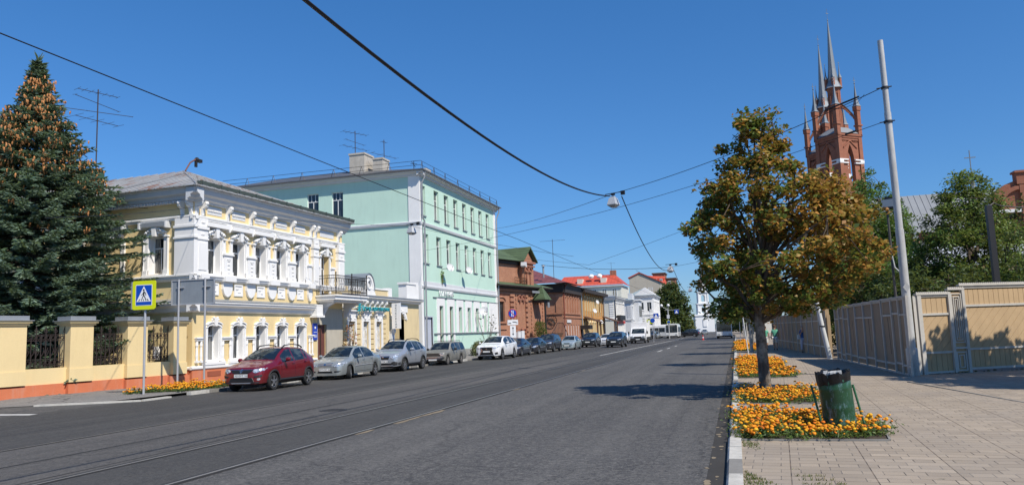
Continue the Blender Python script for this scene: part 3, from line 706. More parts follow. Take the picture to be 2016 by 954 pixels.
# ------------------------------------------------ marigold beds
M_petal = leafmat('petal', .6, .25); M_soil = paint('bed_soil', (.06, .045, .03), .95, .4, .4, None, 6)
def flower_bed(poly, z, label, dens=1.0, hmax=.22, seed=0, gap=None, group='marigold beds beside the kerbs', size=.05):
    rg = np.random.default_rng(seed); cx = sum(p[0] for p in poly)/len(poly); cy = sum(p[1] for p in poly)/len(poly)
    t = empty('flower_bed', (cx, cy, z), 0, label, 'flower bed', group)
    L = [(p[0]-cx, p[1]-cy) for p in poly]
    def inside(x, y):
        c = False; j = len(L)-1
        for i in range(len(L)):
            if (L[i][1] > y) != (L[j][1] > y) and x < (L[j][0]-L[i][0])*(y-L[i][1])/(L[j][1]-L[i][1])+L[i][0]: c = not c
            j = i
        return c
    sb = MB(); sb.face([(x, y, .012) for x, y in L]); sb.build('soil', M_soil, t)
    eb = MB()
    for i in range(len(L)):
        a, b = L[i], L[(i+1) % len(L)]; d = math.hypot(b[0]-a[0], b[1]-a[1]); eb.frame(a[0], a[1], 0, math.atan2(b[1]-a[1], b[0]-a[0])); eb.box(0, d, -.03, .0, -.06, .03)
    eb.build('edging', M_kg, t)
    xs = [p[0] for p in L]; ys = [p[1] for p in L]; A = (max(xs)-min(xs))*(max(ys)-min(ys))
    P = []; fl = []
    npl = int(A*34*dens)
    for k in range(npl):
        x, y = rg.uniform(min(xs), max(xs)), rg.uniform(min(ys), max(ys))
        if not inside(x, y): continue
        x += rg.normal()*.05; y += rg.normal()*.05
        if gap and (x+cx-gap[0])**2+(y+cy-gap[1])**2 < gap[2]**2: continue
        h = hmax*rg.uniform(.42, 1.25)*(.8+.3*math.sin(x*5+seed)*math.cos(y*3)); r = rg.uniform(.07, .13)
        n = int(rg.uniform(30, 62)); d = rg.normal(size=(n, 3))*np.array([r, r, h*.3]); d[:, 2] = np.abs(d[:, 2])*.9+h*.28; P.append(np.array([x, y, 0])+d)
        for q in range(rg.integers(2, 6) if dens > .7 else rg.integers(3, 8)):
            fl.append((x+rg.normal()*r, y+rg.normal()*r, h*rg.uniform(.72, 1.15)+.02))
    P = np.concatenate(P); P[:, 2] = P[:, 2].clip(.015, hmax*1.15); v, f = leaf_cloud(P, size*1.15, rg, .2, .32, .4)
    mesh_np('leaves', v, f, M_leaf, t, pick(rg, [(.08, .15, .035), (.05, .1, .03), (.13, .2, .05), (.16, .15, .06)], [3, 3, 2, .6], len(P)))['kind'] = 'stuff'
    V, F, K = [], [], []
    for (x, y, h) in fl:
        r = size*.5*rg.uniform(.55, 1.4); tx, ty = rg.normal()*.35, rg.normal()*.35
        c = pick(rg, [(.95, .31, .012), (.95, .42, .015), (.82, .2, .01), (.97, .5, .03)], [5, 4, 1.4, 1.4], 1)[0].clip(0, .98); i0 = len(V)
        nn = np.array([tx, ty, 1.]); nn /= np.linalg.norm(nn); u = np.cross(nn, [0, 1, .1]); u /= np.linalg.norm(u); w_ = np.cross(nn, u); ctr = np.array([x, y, h])
        for (rr, hh) in ((1.0, -.25), (1.08, .15), (.62, .62)):
            for q in range(6):
                a = 2*math.pi*(q/6)+rr; wv = r*rr*(1+.16*(q % 2)); V.append(ctr+u*math.cos(a)*wv+w_*math.sin(a)*wv+nn*r*hh)
        for ring in (0, 1):
            for q in range(6): F.append((i0+ring*6+q, i0+ring*6+(q+1) % 6, i0+ring*6+6+(q+1) % 6, i0+ring*6+6+q)); K.append(c*(.8 if ring == 0 else 1))
        F.append((i0+12, i0+13, i0+14, i0+15)); F.append((i0+12, i0+15, i0+16, i0+17)); K += [c*.9, c*.9]
    mesh_np('blossoms', np.array(V), np.array(F), M_petal, t, K)['kind'] = 'stuff'
    return t
flower_bed([(-.02, 11.75), (1.92, 11.75), (2.1, 13.4), (1.3, 14.7), (-.02, 15.0)], gz(13)+.06, 'nearest marigold bed, the one around the green litter bin', 1.2, .22, 1, None, size=.052)
flower_bed([(-.02, 17.2), (1.5, 17.2), (1.7, 18.6), (1.6, 20.6), (-.02, 20.6)], gz(19)+.06, 'marigold bed at the trunk of the orange linden', 1.0, .19, 2, (.62, 20.3, .28))
flower_bed([(-.02, 25.8), (1.75, 25.8), (1.75, 28.4), (.9, 30.2), (-.02, 30.6)], gz(28)+.06, 'wide marigold bed just beyond the orange linden', .8, .22, 3, size=.06)
flower_bed([(-.02, 32), (1.6, 32), (1.75, 36), (1.0, 40.5), (-.02, 40.5)], gz(36)+.06, 'marigold bed second beyond the orange linden, in front of the thin stakes', .6, .22, 4, size=.07)
flower_bed([(-.02, 55), (1.7, 55), (1.7, 66), (-.02, 66)], gz(60)+.06, 'distant marigold bed beside the strolling couple', .35, .24, 5, size=.09)
flower_bed([(-.02, 76), (1.0, 76), (1.0, 90), (-.02, 90)], gz(82)+.06, 'farthest marigold bed of the right pavement', .3, .24, 6, size=.1)
flower_bed([(-20.9, 22.3), (-18.85, 23.2), (-18.85, 26.0), (-20.2, 26.4), (-21.2, 24.6)], gz(24)+.1, 'marigold bed on the left pavement in front of the red car', .9, .24, 7, size=.06)

# ------------------------------------------------ litter bin
def bin_():
    t = empty('litter_bin', (1.40, 12.75, gz(13)+.06), R(4), 'dented green litter bin with a black bag, hung tilted between two posts in the marigolds', 'litter bin')
    m, nt, b = base_mat('scratched_green_paint'); v = objco(nt)
    c = mixc(nt, ramp(nt, noise(nt, v, 3, 5), .3, .7), (.01, .045, .02), (.016, .08, .03))
    c = mixc(nt, ramp(nt, noise(nt, objco(nt, (3, 3, 1)), 4.2, 8, .8), .52, .62, 0, .8), c, (.15, .25, .27))
    c = mixc(nt, ramp(nt, noise(nt, v, 19, 5, .8), .63, .7, 0, .8), c, (.05, .03, .02))
    nt.links.new(c, b.inputs['Base Color']); b.inputs['Roughness'].default_value = .38; bump(nt, b, noise(nt, v, 6, 4), .35, .03)
    G = m
    tilt = Matrix.Translation((0, 0, .62)) @ Matrix.Rotation(R(-4.5), 4, 'Y') @ Matrix.Rotation(R(5), 4, 'X') @ Matrix.Translation((0, 0, -.62))
    mb = MB(); mb.M = tilt; r = .235; z0 = .12; z1 = .87
    prof = [(r*.96, z0), (r*1.0, z0), (r*1.02, z0+.03), (r, z0+.045), (r, z0+.25), (r*1.008, z0+.26), (r*1.008, z0+.27), (r, z0+.28), (r, z1-.22), (r*1.01, z1-.21), (r*1.01, z1-.2), (r, z1-.19), (r*1.005, z1), (r*.985, z1+.01), (r*.96, z1), (r*.95, z0+.02), (.001, z0+.02)]
    mb.lathe([(.001, z0)]+prof, n=36); mb.build('body', G, t, True)
    bg_ = MB(); bg_.M = tilt; n = 48; rings = []
    for (rr, zz, wv) in ((r*.80, z1-.2, .0), (r*.9, z1-.02, .01), (r*.99, z1+.035, .016), (r*1.05, z1+.03, .02), (r*1.05, z1-.04, .014), (r*1.035, z1-.1, .016), (r*1.03, z1-.135, .01)):
        ring = []
        for k in range(n):
            a = 2*math.pi*k/n; w2 = wv*(math.sin(a*7)+.7*math.sin(a*13+1)+.5*math.sin(a*21)); low = .035*math.sin(a+2.2) if zz < z1-.03 and rr > r else 0
            ring.append(bg_.pt(((rr+w2*.45)*math.cos(a), (rr+w2*.45)*math.sin(a), zz+w2*.8+low)))
        rings.append(ring)
    for a_, b_ in zip(rings, rings[1:]):
        for k in range(n): bg_.f.append([a_[k], a_[(k+1) % n], b_[(k+1) % n], b_[k]]); bg_.mi.append(0)
    bm_, nt, b = base_mat('black_bag'); b.inputs['Base Color'].default_value = (.008, .008, .009, 1); b.inputs['Roughness'].default_value = .3; b.inputs['Specular IOR Level'].default_value = .35; bump(nt, b, noise(nt, objco(nt), 11, 3, .5), .4, .03)
    bg_.build('bag', bm_, t, True)
    tr = MB(); tr.M = tilt
    for k in range(9):
        a = rnd.uniform(0, 6.3); q = rnd.uniform(0, .14); x, y = q*math.cos(a), q*math.sin(a); tr.box(x-.03, x+.03, y-.02, y+.02, z1-.04, z1+.02+rnd.uniform(0, .03))
    tr.build('litter', paint('paper_litter', (.55, .55, .53), .7), t)
    P = paint('green_post', (.015, .10, .035), .5, .2, .6, (.05, .035, .02), 5)
    for s in (-1, 1):
        f = MB(); x = s*.30; f.tube([(x+.06*(1 if s > 0 else 1)+.02, -.12, -.05), (x-.045, .0, .70)], .017, 8); f.tube([(x-.045, 0, .66), (x-.045-s*.075, 0, .665)], .010, 6)
        f.build('post', P, t, True)
    f = MB(); f.tube([(-.22, -.12, .03), (.40, -.12, .03)], .012, 6); f.tube([(-.22, -.12, .03), (-.22, .2, .03)], .01, 6); f.tube([(.40, -.12, .03), (.40, .2, .03)], .01, 6); f.build('base_frame', P, t, True)
bin_()

# ------------------------------------------------ poles
M_gal = paint('grey_pole_paint', (.47, .47, .46), .5, .15, .9, (.13, .09, .06), 3.5, .3)
M_black = paint('black_iron', (.018, .018, .02), .5, .2, 0)
t = empty('utility_pole', (5.06, 25.7, gz(25.7)), 0, 'tall grey steel pole standing at the corner of the plank gate', 'pole')
pb = MB().tube([(0, 0, 0), (-.015, 0, 4.5)], [.128, .122], 20).tube([(-.015, 0, 4.48), (-.03, 0, 8.2)], [.108, .10], 20).tube([(-.03, 0, 8.18), (-.045, 0, 10.55)], [.088, .084], 20)
pb.build('shaft', M_gal, t, True)
MB().lathe([(.15, 0), (.165, .02), (.165, .85), (.15, .88), (.125, .9)], n=24).build('sleeve', M_gal, t, True)
for z, r_ in ((9.0, .1), (7.9, .115)):
    c = MB().lathe([(r_, -.04), (r_+.015, -.035), (r_+.015, .035), (r_, .04)], (-.035, 0, z), 20); c.tube([(-.28, 0, z), (.16, 0, z+.03)], .02, 6); c.build('clamp', M_black, t, True)
r_ = MB(); r_.prism([(-.1, 2.72), (0, 2.56), (.1, 2.72), (0, 2.88)], -.135, -.125); r_.build('badge', M_gal, t)
t = empty('utility_pole', (4.18, 39.0, gz(39)), 0, 'leaning white painted pole at the gap in the grey hoarding', 'pole')
MB().tube([(0, 0, 0), (-.24, 0, 1.6), (-.47, 0, 3.3)], [.12, .105, .09], 14).build('shaft', paint('pale_pole', (.62, .63, .63), .5, .1, .4), t, True)
c = MB(); 
for z in (1.6, 2.6, 3.0): c.lathe([(.1, -.03), (.125, -.03), (.125, .03), (.1, .03)], (-.145*z, 0, z), 14)
c.build('clamp', M_black, t, True)
t = empty('post', (9.65, 33, gz(33)), R(8), 'black square post rising behind the plank gate with a cable at its top', 'post')
MB().box(-.1, .1, -.1, .1, 0, 6.0).build('shaft', M_black, t); MB().tube([(0, 0, 5.95), (.25, .1, 6.1), (.5, .15, 5.98), (1.2, .3, 5.9), (5, 1, 5.95)], .025, 5).build('cable', M_black, t, True)
t = empty('floodlight_pole', (6.68, 36, gz(36)), 0, 'thin dark pole with a square floodlight behind the tall grey steel pole', 'floodlight')
MB().tube([(0, 0, 0), (-.02, 0, 6.6)], [.06, .05], 8).build('shaft', paint('dark_pole', (.06, .055, .05), .6), t, True)
f = MB(); f.frame(0, -.12, 6.55, R(-25)); f.prism([(-.25, -.05), (.3, .0), (.28, .42), (-.02, .5), (-.3, .1)], -.18, .22, 'y'); f.build('lamp_housing', M_black, t)
f = MB(); f.frame(0, -.12, 6.55, R(-25)); f.box(-.2, .26, -.2, -.19, .05, .38); f.build('lens', glassmat('lamp_glass', (.3, .32, .33), (.4, .4, .4), .2, .1), t)
f = MB(); f.tube([(-.02, -.05, 4.6), (.05, -.1, 4.0), (.3, -.15, 3.7)], .03, 6).lathe([(.03, 0), (.1, .05), (.1, .2), (.03, .24)], (.32, -.15, 3.6), 10); f.build('camera', M_gal, t)
# thin leaning stakes among the beds
for i, (x, y, h, dx, lab) in enumerate(((.62, 46.5, 2.2, -.18, 'tall thin leaning white stake between two marigold beds'), (1.03, 58, 1.2, -.02, 'short white stake with a flat top in the marigolds by the strolling couple'), (1.15, 40.4, 1.3, 0, 'thin white post with a rail half hidden by the linden trunk'), (.42, 84, 2.4, .0, 'white post at the farthest marigold bed near the bus'))):
    s = MB().tube([(0, 0, -.05), (dx, 0, h)], .035, 6); s.box(dx-.06, dx+.06, -.04, .04, h-.02, h+.03)
    o = s.build('stake', paint('pale_pole', (.6, .6, .6))); o.location = (x, y, gz(y)+.06); tag(o, lab, 'stake')

# ------------------------------------------------ hoarding and plank gate
M_ply = paint('plywood_grey', (.30, .225, .155), .85, .16, .5, (.12, .09, .065), 1.6, .3)
M_plank = paint('plank_ochre', (.47, .33, .185), .8, .12, .5, (.26, .17, .09), 2.2, .25)
M_fw = paint('weathered_white_wood', (.50, .475, .43), .8, .14, .55, (.22, .19, .15), 3, .3)
M_dark = paint('dark_gap', (.02, .016, .012), .9, .1, 0)
ang = math.atan2(1, -.037)
HF = empty('hoarding', (5.0, 25.35, gz(25.5)+.04), ang, 'long grey plywood hoarding in leaning white battens along the right pavement', 'hoarding')
# local x = away along the street, local y: + is towards the road
XS = [0, 1.0, 1.9, 3.3, 4.9, 6.5, 8.2, 9.7, 10.9, 12.0, 13.1]
H0 = 2.36
def hslope(x): return gz(x)
for i, (a, b) in enumerate(zip(XS, XS[1:])):
    p = MB(); z = hslope(a)
    p.box(a+.01, b-.01, 0, .02, z+.08, z+H0-.03+(.03 if i % 2 else 0)); o = p.build('panel', M_ply, HF)
    if i in (2, 4, 6): 
        q = MB(); q.strip([(a+(b-a)*.45, z+.6), (a+(b-a)*.55, z+1.8)], .02, .021, .026); q.build('crack', M_dark, HF)
for i, a in enumerate(XS):
    p = MB(); z = hslope(a); ln = rnd.uniform(-.08, .08)
    p.prism([(a-.055, z), (a+.055, z), (a+.055+ln, z+H0+.06), (a-.055+ln, z+H0+.06)], .022, .075); o = p.build('batten', M_fw, HF)
for (z0, dx) in ((.30, 0), (.02, 0), (1.84, .1), (H0-.05, 0)):
    p = MB()
    for i, (a, b) in enumerate(zip(XS, XS[1:])):
        zz = z0+rnd.uniform(-.05, .05)*(1 if z0 in (1.84, .30) else 0)
        if z0 == 1.84 and i in (3, 6): continue
        p.box(a+.06, b-.06, .022, .06, zz+hslope(a), zz+hslope(a)+(.06 if z0 != .02 else .05))
    p.build('rail', M_fw, HF)
p = MB()
for i, (a, b) in enumerate(zip(XS, XS[1:])): p.prism([(a, H0+.0+hslope(a)), (b, H0+.02+hslope(a)), (b, H0+.075+hslope(a)), (a, H0+.055+hslope(a))], -.03, .09)
p.build('coping', M_fw, HF)
# farther hoarding past the gap
HG = empty('hoarding', (4.33, 40.6, gz(40)+.04), math.atan2(1, -.05), 'far stretch of grey plywood hoarding beyond the leaning white pole', 'hoarding')
xs = frange(0, 27, 2.25)
p = MB().box(0, 27, 0, .03, -.06, 2.3); p.build('panel', M_ply, HG)
for a in xs: q = MB(); q.box(a-.05, a+.05, .031, .08, gz(a), 2.35); q.build('batten', M_fw, HG)
p = MB(); p.box(0, 27, .032, .07, .5, .56); p.box(0, 27, .032, .07, 1.8, 1.85); p.box(0, 27, -.03, .09, 2.3, 2.36); p.build('rail', M_fw, HG)
q = MB().box(-.09, .0, -.12, .06, -.06, 2.4); q.box(-.28, -.16, -.12, .02, -.06, 2.1); q.build('end_board', M_plank, HG)
# the gate facing the camera
GF = empty('plank_gate', (5.28, 26.0, gz(26)+.05), math.atan2(1.85, 3.3), 'ochre plank gate in white frames with diagonal boards and a toothed top rail', 'gate')
# local x to the right, local -y towards the camera
def panel(x0, x1, z0, z1, topz, midz):
    p = MB()                                        # vertical boards above and below, diagonals between
    def boards_v(a, b, za, zb, w=.19):
        n = max(1, round((b-a)/w)); d = (b-a)/n
        for k in range(n): p.box(a+k*d+.006, a+(k+1)*d-.006, 0, .03, za, zb)
    boards_v(x0, x1, z0, midz-.03); boards_v(x0, x1, topz+.03, z1)
    w = .21; H = topz-midz; W = x1-x0; c0 = -H
    while c0 < W:                                   # 45 degree boards clipped to the panel
        poly = [(c0+.006, 0), (c0+w*1.414-.006, 0), (c0+w*1.414-.006+H, H), (c0+.006+H, H)]
        out = []
        def clip(pl, side, lim):
            r = []
            for i in range(len(pl)):
                a, b = pl[i-1], pl[i]; ia = (a[0] >= lim) if side > 0 else (a[0] <= lim); ib = (b[0] >= lim) if side > 0 else (b[0] <= lim)
                if ia != ib: tt = (lim-a[0])/(b[0]-a[0]); r.append((lim, a[1]+(b[1]-a[1])*tt))
                if ib: r.append(b)
            return r
        pl = clip(poly, 1, 0.0)
        if pl: pl = clip(pl, -1, W)
        if pl and len(pl) >= 3: p.prism([(x0+u, midz+v_) for u, v_ in pl], 0.001, .029)
        c0 += w*1.414
    p.build('boards', M_plank, GF)
    b = MB().box(x0, x1, .032, .05, z0, z1); b.build('backing', M_dark, GF)
    for (a, b_) in ((z0-.03, z0+.03), (midz-.035, midz+.03), (topz-.035, topz+.03), (z1-.02, z1+.05)):
        q = MB().box(x0, x1, -.035, -.002, a, b_); q.build('rail', M_fw, GF)
def teeth(x0, x1, z, h=.05, w=.075):
    p = MB(); x = x0
    while x < x1-.01:
        p.prism([(x, z), (x+w*.85, z), (x+w*.85, z+h*.55), (x+w*.42, z+h), (x, z+h*.55)], -.06, -.03); x += w
    p.box(x0-.02, x1+.02, -.075, .05, z-.045, z); p.build('toothed_rail', M_fw, GF)
panel(.26, 1.24, .06, 2.38, 1.83, .66); teeth(.1, 1.26, 2.47)
panel(1.86, 7.6, .12, 2.62, 2.06, .72); teeth(1.7, 7.7, 2.72)
p = MB().box(.12, .26, -.06, .04, -.02, 2.44); p.build('post', M_fw, GF)
p = MB().box(1.24, 1.34, -.07, .04, .0, 2.5).box(1.76, 1.86, -.07, .04, .0, 2.62); p.build('post', M_fw, GF)
p = MB().box(1.34, 1.76, -.01, .03, .02, 2.5); p.build('boards', M_plank, GF)
def ring(x0, x1, z0, z1, t=.035):
    q = MB(); q.box(x0, x1, -.045, -.012, z0, z0+t); q.box(x0, x1, -.045, -.012, z1-t, z1); q.box(x0, x0+t, -.045, -.012, z0+t, z1-t); q.box(x1-t, x1, -.045, -.012, z0+t, z1-t); q.build('moulding', M_fw, GF)
ring(1.36, 1.74, .92, 2.45, .03); ring(1.43, 1.67, 1.0, 2.36, .03); ring(1.5, 1.6, 1.07, 2.28, .022)
ring(1.36, 1.74, .06, .66, .045); ring(1.45, 1.65, .16, .56, .03)
q = MB().box(1.3, 1.8, -.08, -.03, .74, .8); q.build('moulding', M_fw, GF); teeth(1.26, 1.84, 2.6)
# corner boards beside the pole
for i, (x, w_, mt) in enumerate(((-.02, .1, M_fw), (-.14, .1, M_plank), (-.26, .1, M_fw))):
    q = MB().box(x, x+w_, -.03+.05*i, .0+.05*i, .0, 2.4-.02*i); q.build('corner_board', mt, GF)
rb = MB()
for k in range(40):
    x = rnd.uniform(.5, 6.5); r = rnd.uniform(.02, .06); y = rnd.uniform(-.12, .2); rb.lathe([(.001, 0), (r, .0), (r*.8, r*.7), (.001, r)], (x, y, 0), 6)
o = rb.build('rubble', M_earth, GF); o['kind'] = 'stuff'
# ---------------------------------------------------------------- buildings
M_yel = paint('yellow_plaster', (.74, .575, .30), .8, .06, .3, (.45, .33, .16), 1.0, .12)
M_wht = paint('white_stucco', (.80, .79, .77), .75, .05, .22, (.4, .39, .37), 1.4, .12)
M_wht2 = paint('grey_white_stucco', (.62, .63, .64), .75, .06, .25, (.35, .35, .35), 1.4, .1)
M_org = paint('terracotta_plinth', (.58, .17, .075), .85, .1, .55, (.5, .4, .33), 1.6, .3)
M_frm = paint('white_window_frame', (.78, .78, .77), .4, .04, 0)
M_zinc = paint('zinc_flashing', (.33, .345, .36), .5, .12, .4, (.16, .16, .16), 2, .1, .4)
M_glass = glassmat('window_glass')
M_glassd = glassmat('dark_window_glass', amount=.12)
M_tin = seamed('grey_tin_roof', (.33, .335, .335), .9, .55, 1)
M_tin0 = seamed('grey_tin_roof_front', (.36, .365, .365), .4, .55, 0)
M_grn = paint('mint_plaster', (.51, .70, .585), .85, .07, .4, (.30, .42, .34), .5, .2)
M_roofd = seamed('dark_tin_roof', (.10, .105, .11), .3, .6, 0)
M_pipe = paint('downpipe_metal', (.36, .37, .38), .45, .1, .3, None, 3, .05, .5)
M_iron = paint('wrought_iron', (.018, .015, .014), .5, .2, 0)
_wc = {}
def window(root, org, ang, x, z, w, h, depth, style='T', glass=None, fmat=None, fw=.06, sill=None, name='window'):
    """frame + pane set back in its opening; org/ang give the wall's frame in the building"""
    glass = glass or M_glass; fmat = fmat or M_frm
    key = (round(w, 2), round(h, 2), style, fmat.name, glass.name, fw)
    if key not in _wc:
        a = MB(); t = .05
        a.box(0, fw, 0, t, 0, h); a.box(w-fw, w, 0, t, 0, h); a.box(fw, w-fw, 0, t, 0, fw); a.box(fw, w-fw, 0, t, h-fw, h)
        if style in ('T', 'F'):
            zt = h*.68; a.box(fw, w-fw, .001, t-.001, zt, zt+fw*.9); a.box(w/2-fw*.45, w/2+fw*.45, .002, t-.002, fw, zt)
            if style == 'F': 
                for q in (1/3, 2/3): a.box(w*q-fw*.3, w*q+fw*.3, .002, t-.002, zt+fw*.9, h-fw)
        if style == 'C': a.box(w/2-fw*.4, w/2+fw*.4, .001, t-.001, fw, h-fw)
        g = MB(); g.face([(fw*.6, t*.6, fw*.6), (w-fw*.6, t*.6, fw*.6), (w-fw*.6, t*.6, h-fw*.6), (fw*.6, t*.6, h-fw*.6)])
        oa = a.build(name, fmat); og = g.build('pane', glass); _wc[key] = (oa.data, og.data)
        bpy.data.objects.remove(oa); bpy.data.objects.remove(og)
    da, dg = _wc[key]
    fo = bpy.data.objects.new(name, da); COL.objects.link(fo); fo.parent = root
    M = Matrix.Translation(org) @ Matrix.Rotation(ang, 4, 'Z') @ Matrix.Translation((x, depth, z)); fo.matrix_local = M
    p = bpy.data.objects.new('pane', dg); COL.objects.link(p); p.parent = fo
    return fo
def wall(mb, x0, x1, z0, z1, holes=(), depth=.3, d0=0):
    """front face with rectangular openings and their reveals; holes: (x0,x1,z0,z1)"""
    xs = sorted({x0, x1} | {h[0] for h in holes} | {h[1] for h in holes}); zs = sorted({z0, z1} | {h[2] for h in holes} | {h[3] for h in holes})
    for a, b in zip(xs, xs[1:]):
        for c, d in zip(zs, zs[1:]):
            mx, mz = (a+b)/2, (c+d)/2
            if any(h[0] < mx < h[1] and h[2] < mz < h[3] for h in holes): continue
            mb.face([(a, d0, c), (b, d0, c), (b, d0, d), (a, d0, d)])
    for h in holes: reveal(mb, h, depth, d0)
def reveal(mb, h, depth, d0=0):
    a, b, c, d = h; e = d0+depth
    mb.face([(a, d0, c), (a, d0, d), (a, e, d), (a, e, c)]); mb.face([(b, d0, d), (b, d0, c), (b, e, c), (b, e, d)])
    mb.face([(a, d0, c), (a, e, c), (b, e, c), (b, d0, c)]); mb.face([(a, e, d), (a, d0, d), (b, d0, d), (b, e, d)])
def arcpts(cx, zs, hw, rise, n=10):
    return [(cx-hw*math.cos(math.pi*i/n), zs+rise*math.sin(math.pi*i/n)) for i in range(n+1)]
def spandrel(mb, x0, x1, zs, zt, d0, d1):
    """corners above an arched opening between spring zs and top zt"""
    cx, hw = (x0+x1)/2, (x1-x0)/2; n = 10; P = arcpts(cx, zs, hw, (zt-zs)*.97, n)
    for a, b in zip(P, P[1:]): mb.prism([(a[0], a[1]), (b[0], b[1]), (b[0], zt), (a[0], zt)], d0, d1)
def arcband(mb, cx, zs, hw, rise, t, d0, d1, n=10):
    A = arcpts(cx, zs, hw, rise, n); B = arcpts(cx, zs, hw+t, rise+t, n)
    for i in range(n): mb.prism([A[i], A[i+1], B[i+1], B[i]], d0, d1)
def cornice(mb, x0, x1, prof, ret0=True):
    """profile (out, z) extruded along the wall; out is measured outwards"""
    mb.prism([(-o, z) for o, z in prof], x0, x1, 'x')
def bracket(mb, x, z0, z1, out, w=.14):
    h = z1-z0; mb.prism([(0.0, z0), (-.08, z0), (-out*.45, z0+h*.45), (-out, z0+h*.62), (-out*1.05, z0+h*.85), (-out*.9, z1), (0, z1)], x-w/2, x+w/2, 'x')
FR = (Vector((0, 0, 0)), 0.0)          # front frame: x along, y inwards
SD = (Vector((0, 0, 0)), -math.pi/2)   # near side wall: u runs from -depth to 0 at the corner
def side_mb(): return MB().frame(0, 0, 0, -math.pi/2)
def scroll(mb, cx, cz, s, d0, t=.03):
    """a small leafy relief"""
    for k, (dx, dz, r) in enumerate(((0, 0, .5), (-.9, .05, .36), (.9, .05, .36), (-.45, .35, .3), (.45, .35, .3), (-.45, -.3, .28), (.45, -.3, .28))):
        mb.lathe([(.001, -t*1.3), (r*s*.6, -t), (r*s, 0)], (cx+dx*s, d0, cz+dz*s), 7, 'y')
YA = math.atan2(1, .033)
A = empty('yellow_house', (-23.5, 29.15, 0), YA, 'two storey yellow house with white stucco ornament and grey tin roof behind the spruce', 'house')
# ---- wall shells
WC = [1.37+1.77*k for k in range(5)]
holes2 = [(c-.5, c+.5, 4.95, 6.72) for c in WC]+[(10.55, 11.45, 4.2, 6.7)]
holes1 = [(c-.42, c+.42, .92, 2.66) for c in WC]+[(10.2, 11.15, 0, 2.62)]
mb = MB(); wall(mb, 0, 13.0, .55, 8.9, holes2+holes1, .42); mb.build('wall', M_yel, A)
mb = side_mb(); wall(mb, -16, 0, .55, 8.9, [(-2.55, -1.62, 5.0, 6.82)], .38); mb.build('wall', M_yel, A)
mb = MB(); mb.frame(13, 0, 0, math.pi/2); wall(mb, 0, 16, -.5, 8.9); mb.frame(13, 16, 0, math.pi); wall(mb, 0, 13, -.5, 8.9); mb.build('wall', M_yel, A)
# plinth
mb = MB().box(-.08, 10.15, -.08, .1, -.6, .6); mb.box(11.2, 13.05, -.08, .1, -.6, .55)
mb.frame(0, 0, 0, -math.pi/2); mb.box(-16, -.1, -.08, .1, -.6, .6); mb.build('plinth', M_org, A)
w = MB()
for c in WC: w.box(c-.45, c+.45, -.1, -.081, .25, .48)
w.build('recess_shade_panels', paint('plinth_shadow_recess', (.3, .08, .04), .9, .1, .3), A)  # raised panels; the shade of recesses is put into their darker terracotta
mb = MB()
mb.prism([(-.1, .6), (-.14, .64), (-.14, .72), (0, .76), (0, .6)], -.14, 10.0, 'x')
mb.frame(0, 0, 0, -math.pi/2); mb.prism([(-.1, .6), (-.13, .64), (-.13, .7), (0, .74), (0, .6)], -16, .1, 'x'); mb.build('plinth_ledge', M_wht, A)
# ---- second floor windows
def hood(mb, c, hw, zs, d0=-.02, key=True):
    arcband(mb, c, zs, hw, .16, .13, -.10, 0); arcband(mb, c, zs+.16, hw+.05, .17, .07, -.17, 0)
    mb.box(c-hw-.26, c-hw-.04, -.15, 0, zs-.02, zs+.06); mb.box(c+hw+.04, c+hw+.26, -.15, 0, zs-.02, zs+.06)
    if key:
        mb.prism([(c-.09, zs+.02), (c+.09, zs+.02), (c+.13, zs+.5), (c-.13, zs+.5)], -.24, 0); mb.ball((c, -.2, zs+.52), .085, 6)
        for s in (-1, 1):
            for k in range(3): mb.ball((c+s*(.22+.13*k), -.15, zs+.36-.075*k), .07, 5)
def surround(root, frame, c, hw, z0, zs, w_=.17, base=True, small=False):
    m_ = MB(); m_.frame(frame[0].x, frame[0].y, 0, frame[1])
    for s in (-1, 1):
        a, b = sorted((c+s*hw, c+s*(hw+w_))); m_.box(a, b, -.07, 0, z0, zs)
        a, b = sorted((c+s*(hw+w_), c+s*(hw+w_+.045))); m_.box(a, b, -.105, 0, z0+.1, zs-.05)
        if base: a, b = sorted((c+s*(hw-.0), c+s*(hw+w_+.06))); m_.box(a, b, -.12, 0, z0-.02, z0+.2)
    hood(m_, c, hw+.02, zs)
    m_.box(c-hw-w_-.05, c+hw+w_+.05, -.16, .0, z0-.09, z0-.02)
    return m_.build('window_surround', M_wht, root, False)
rv = MB()
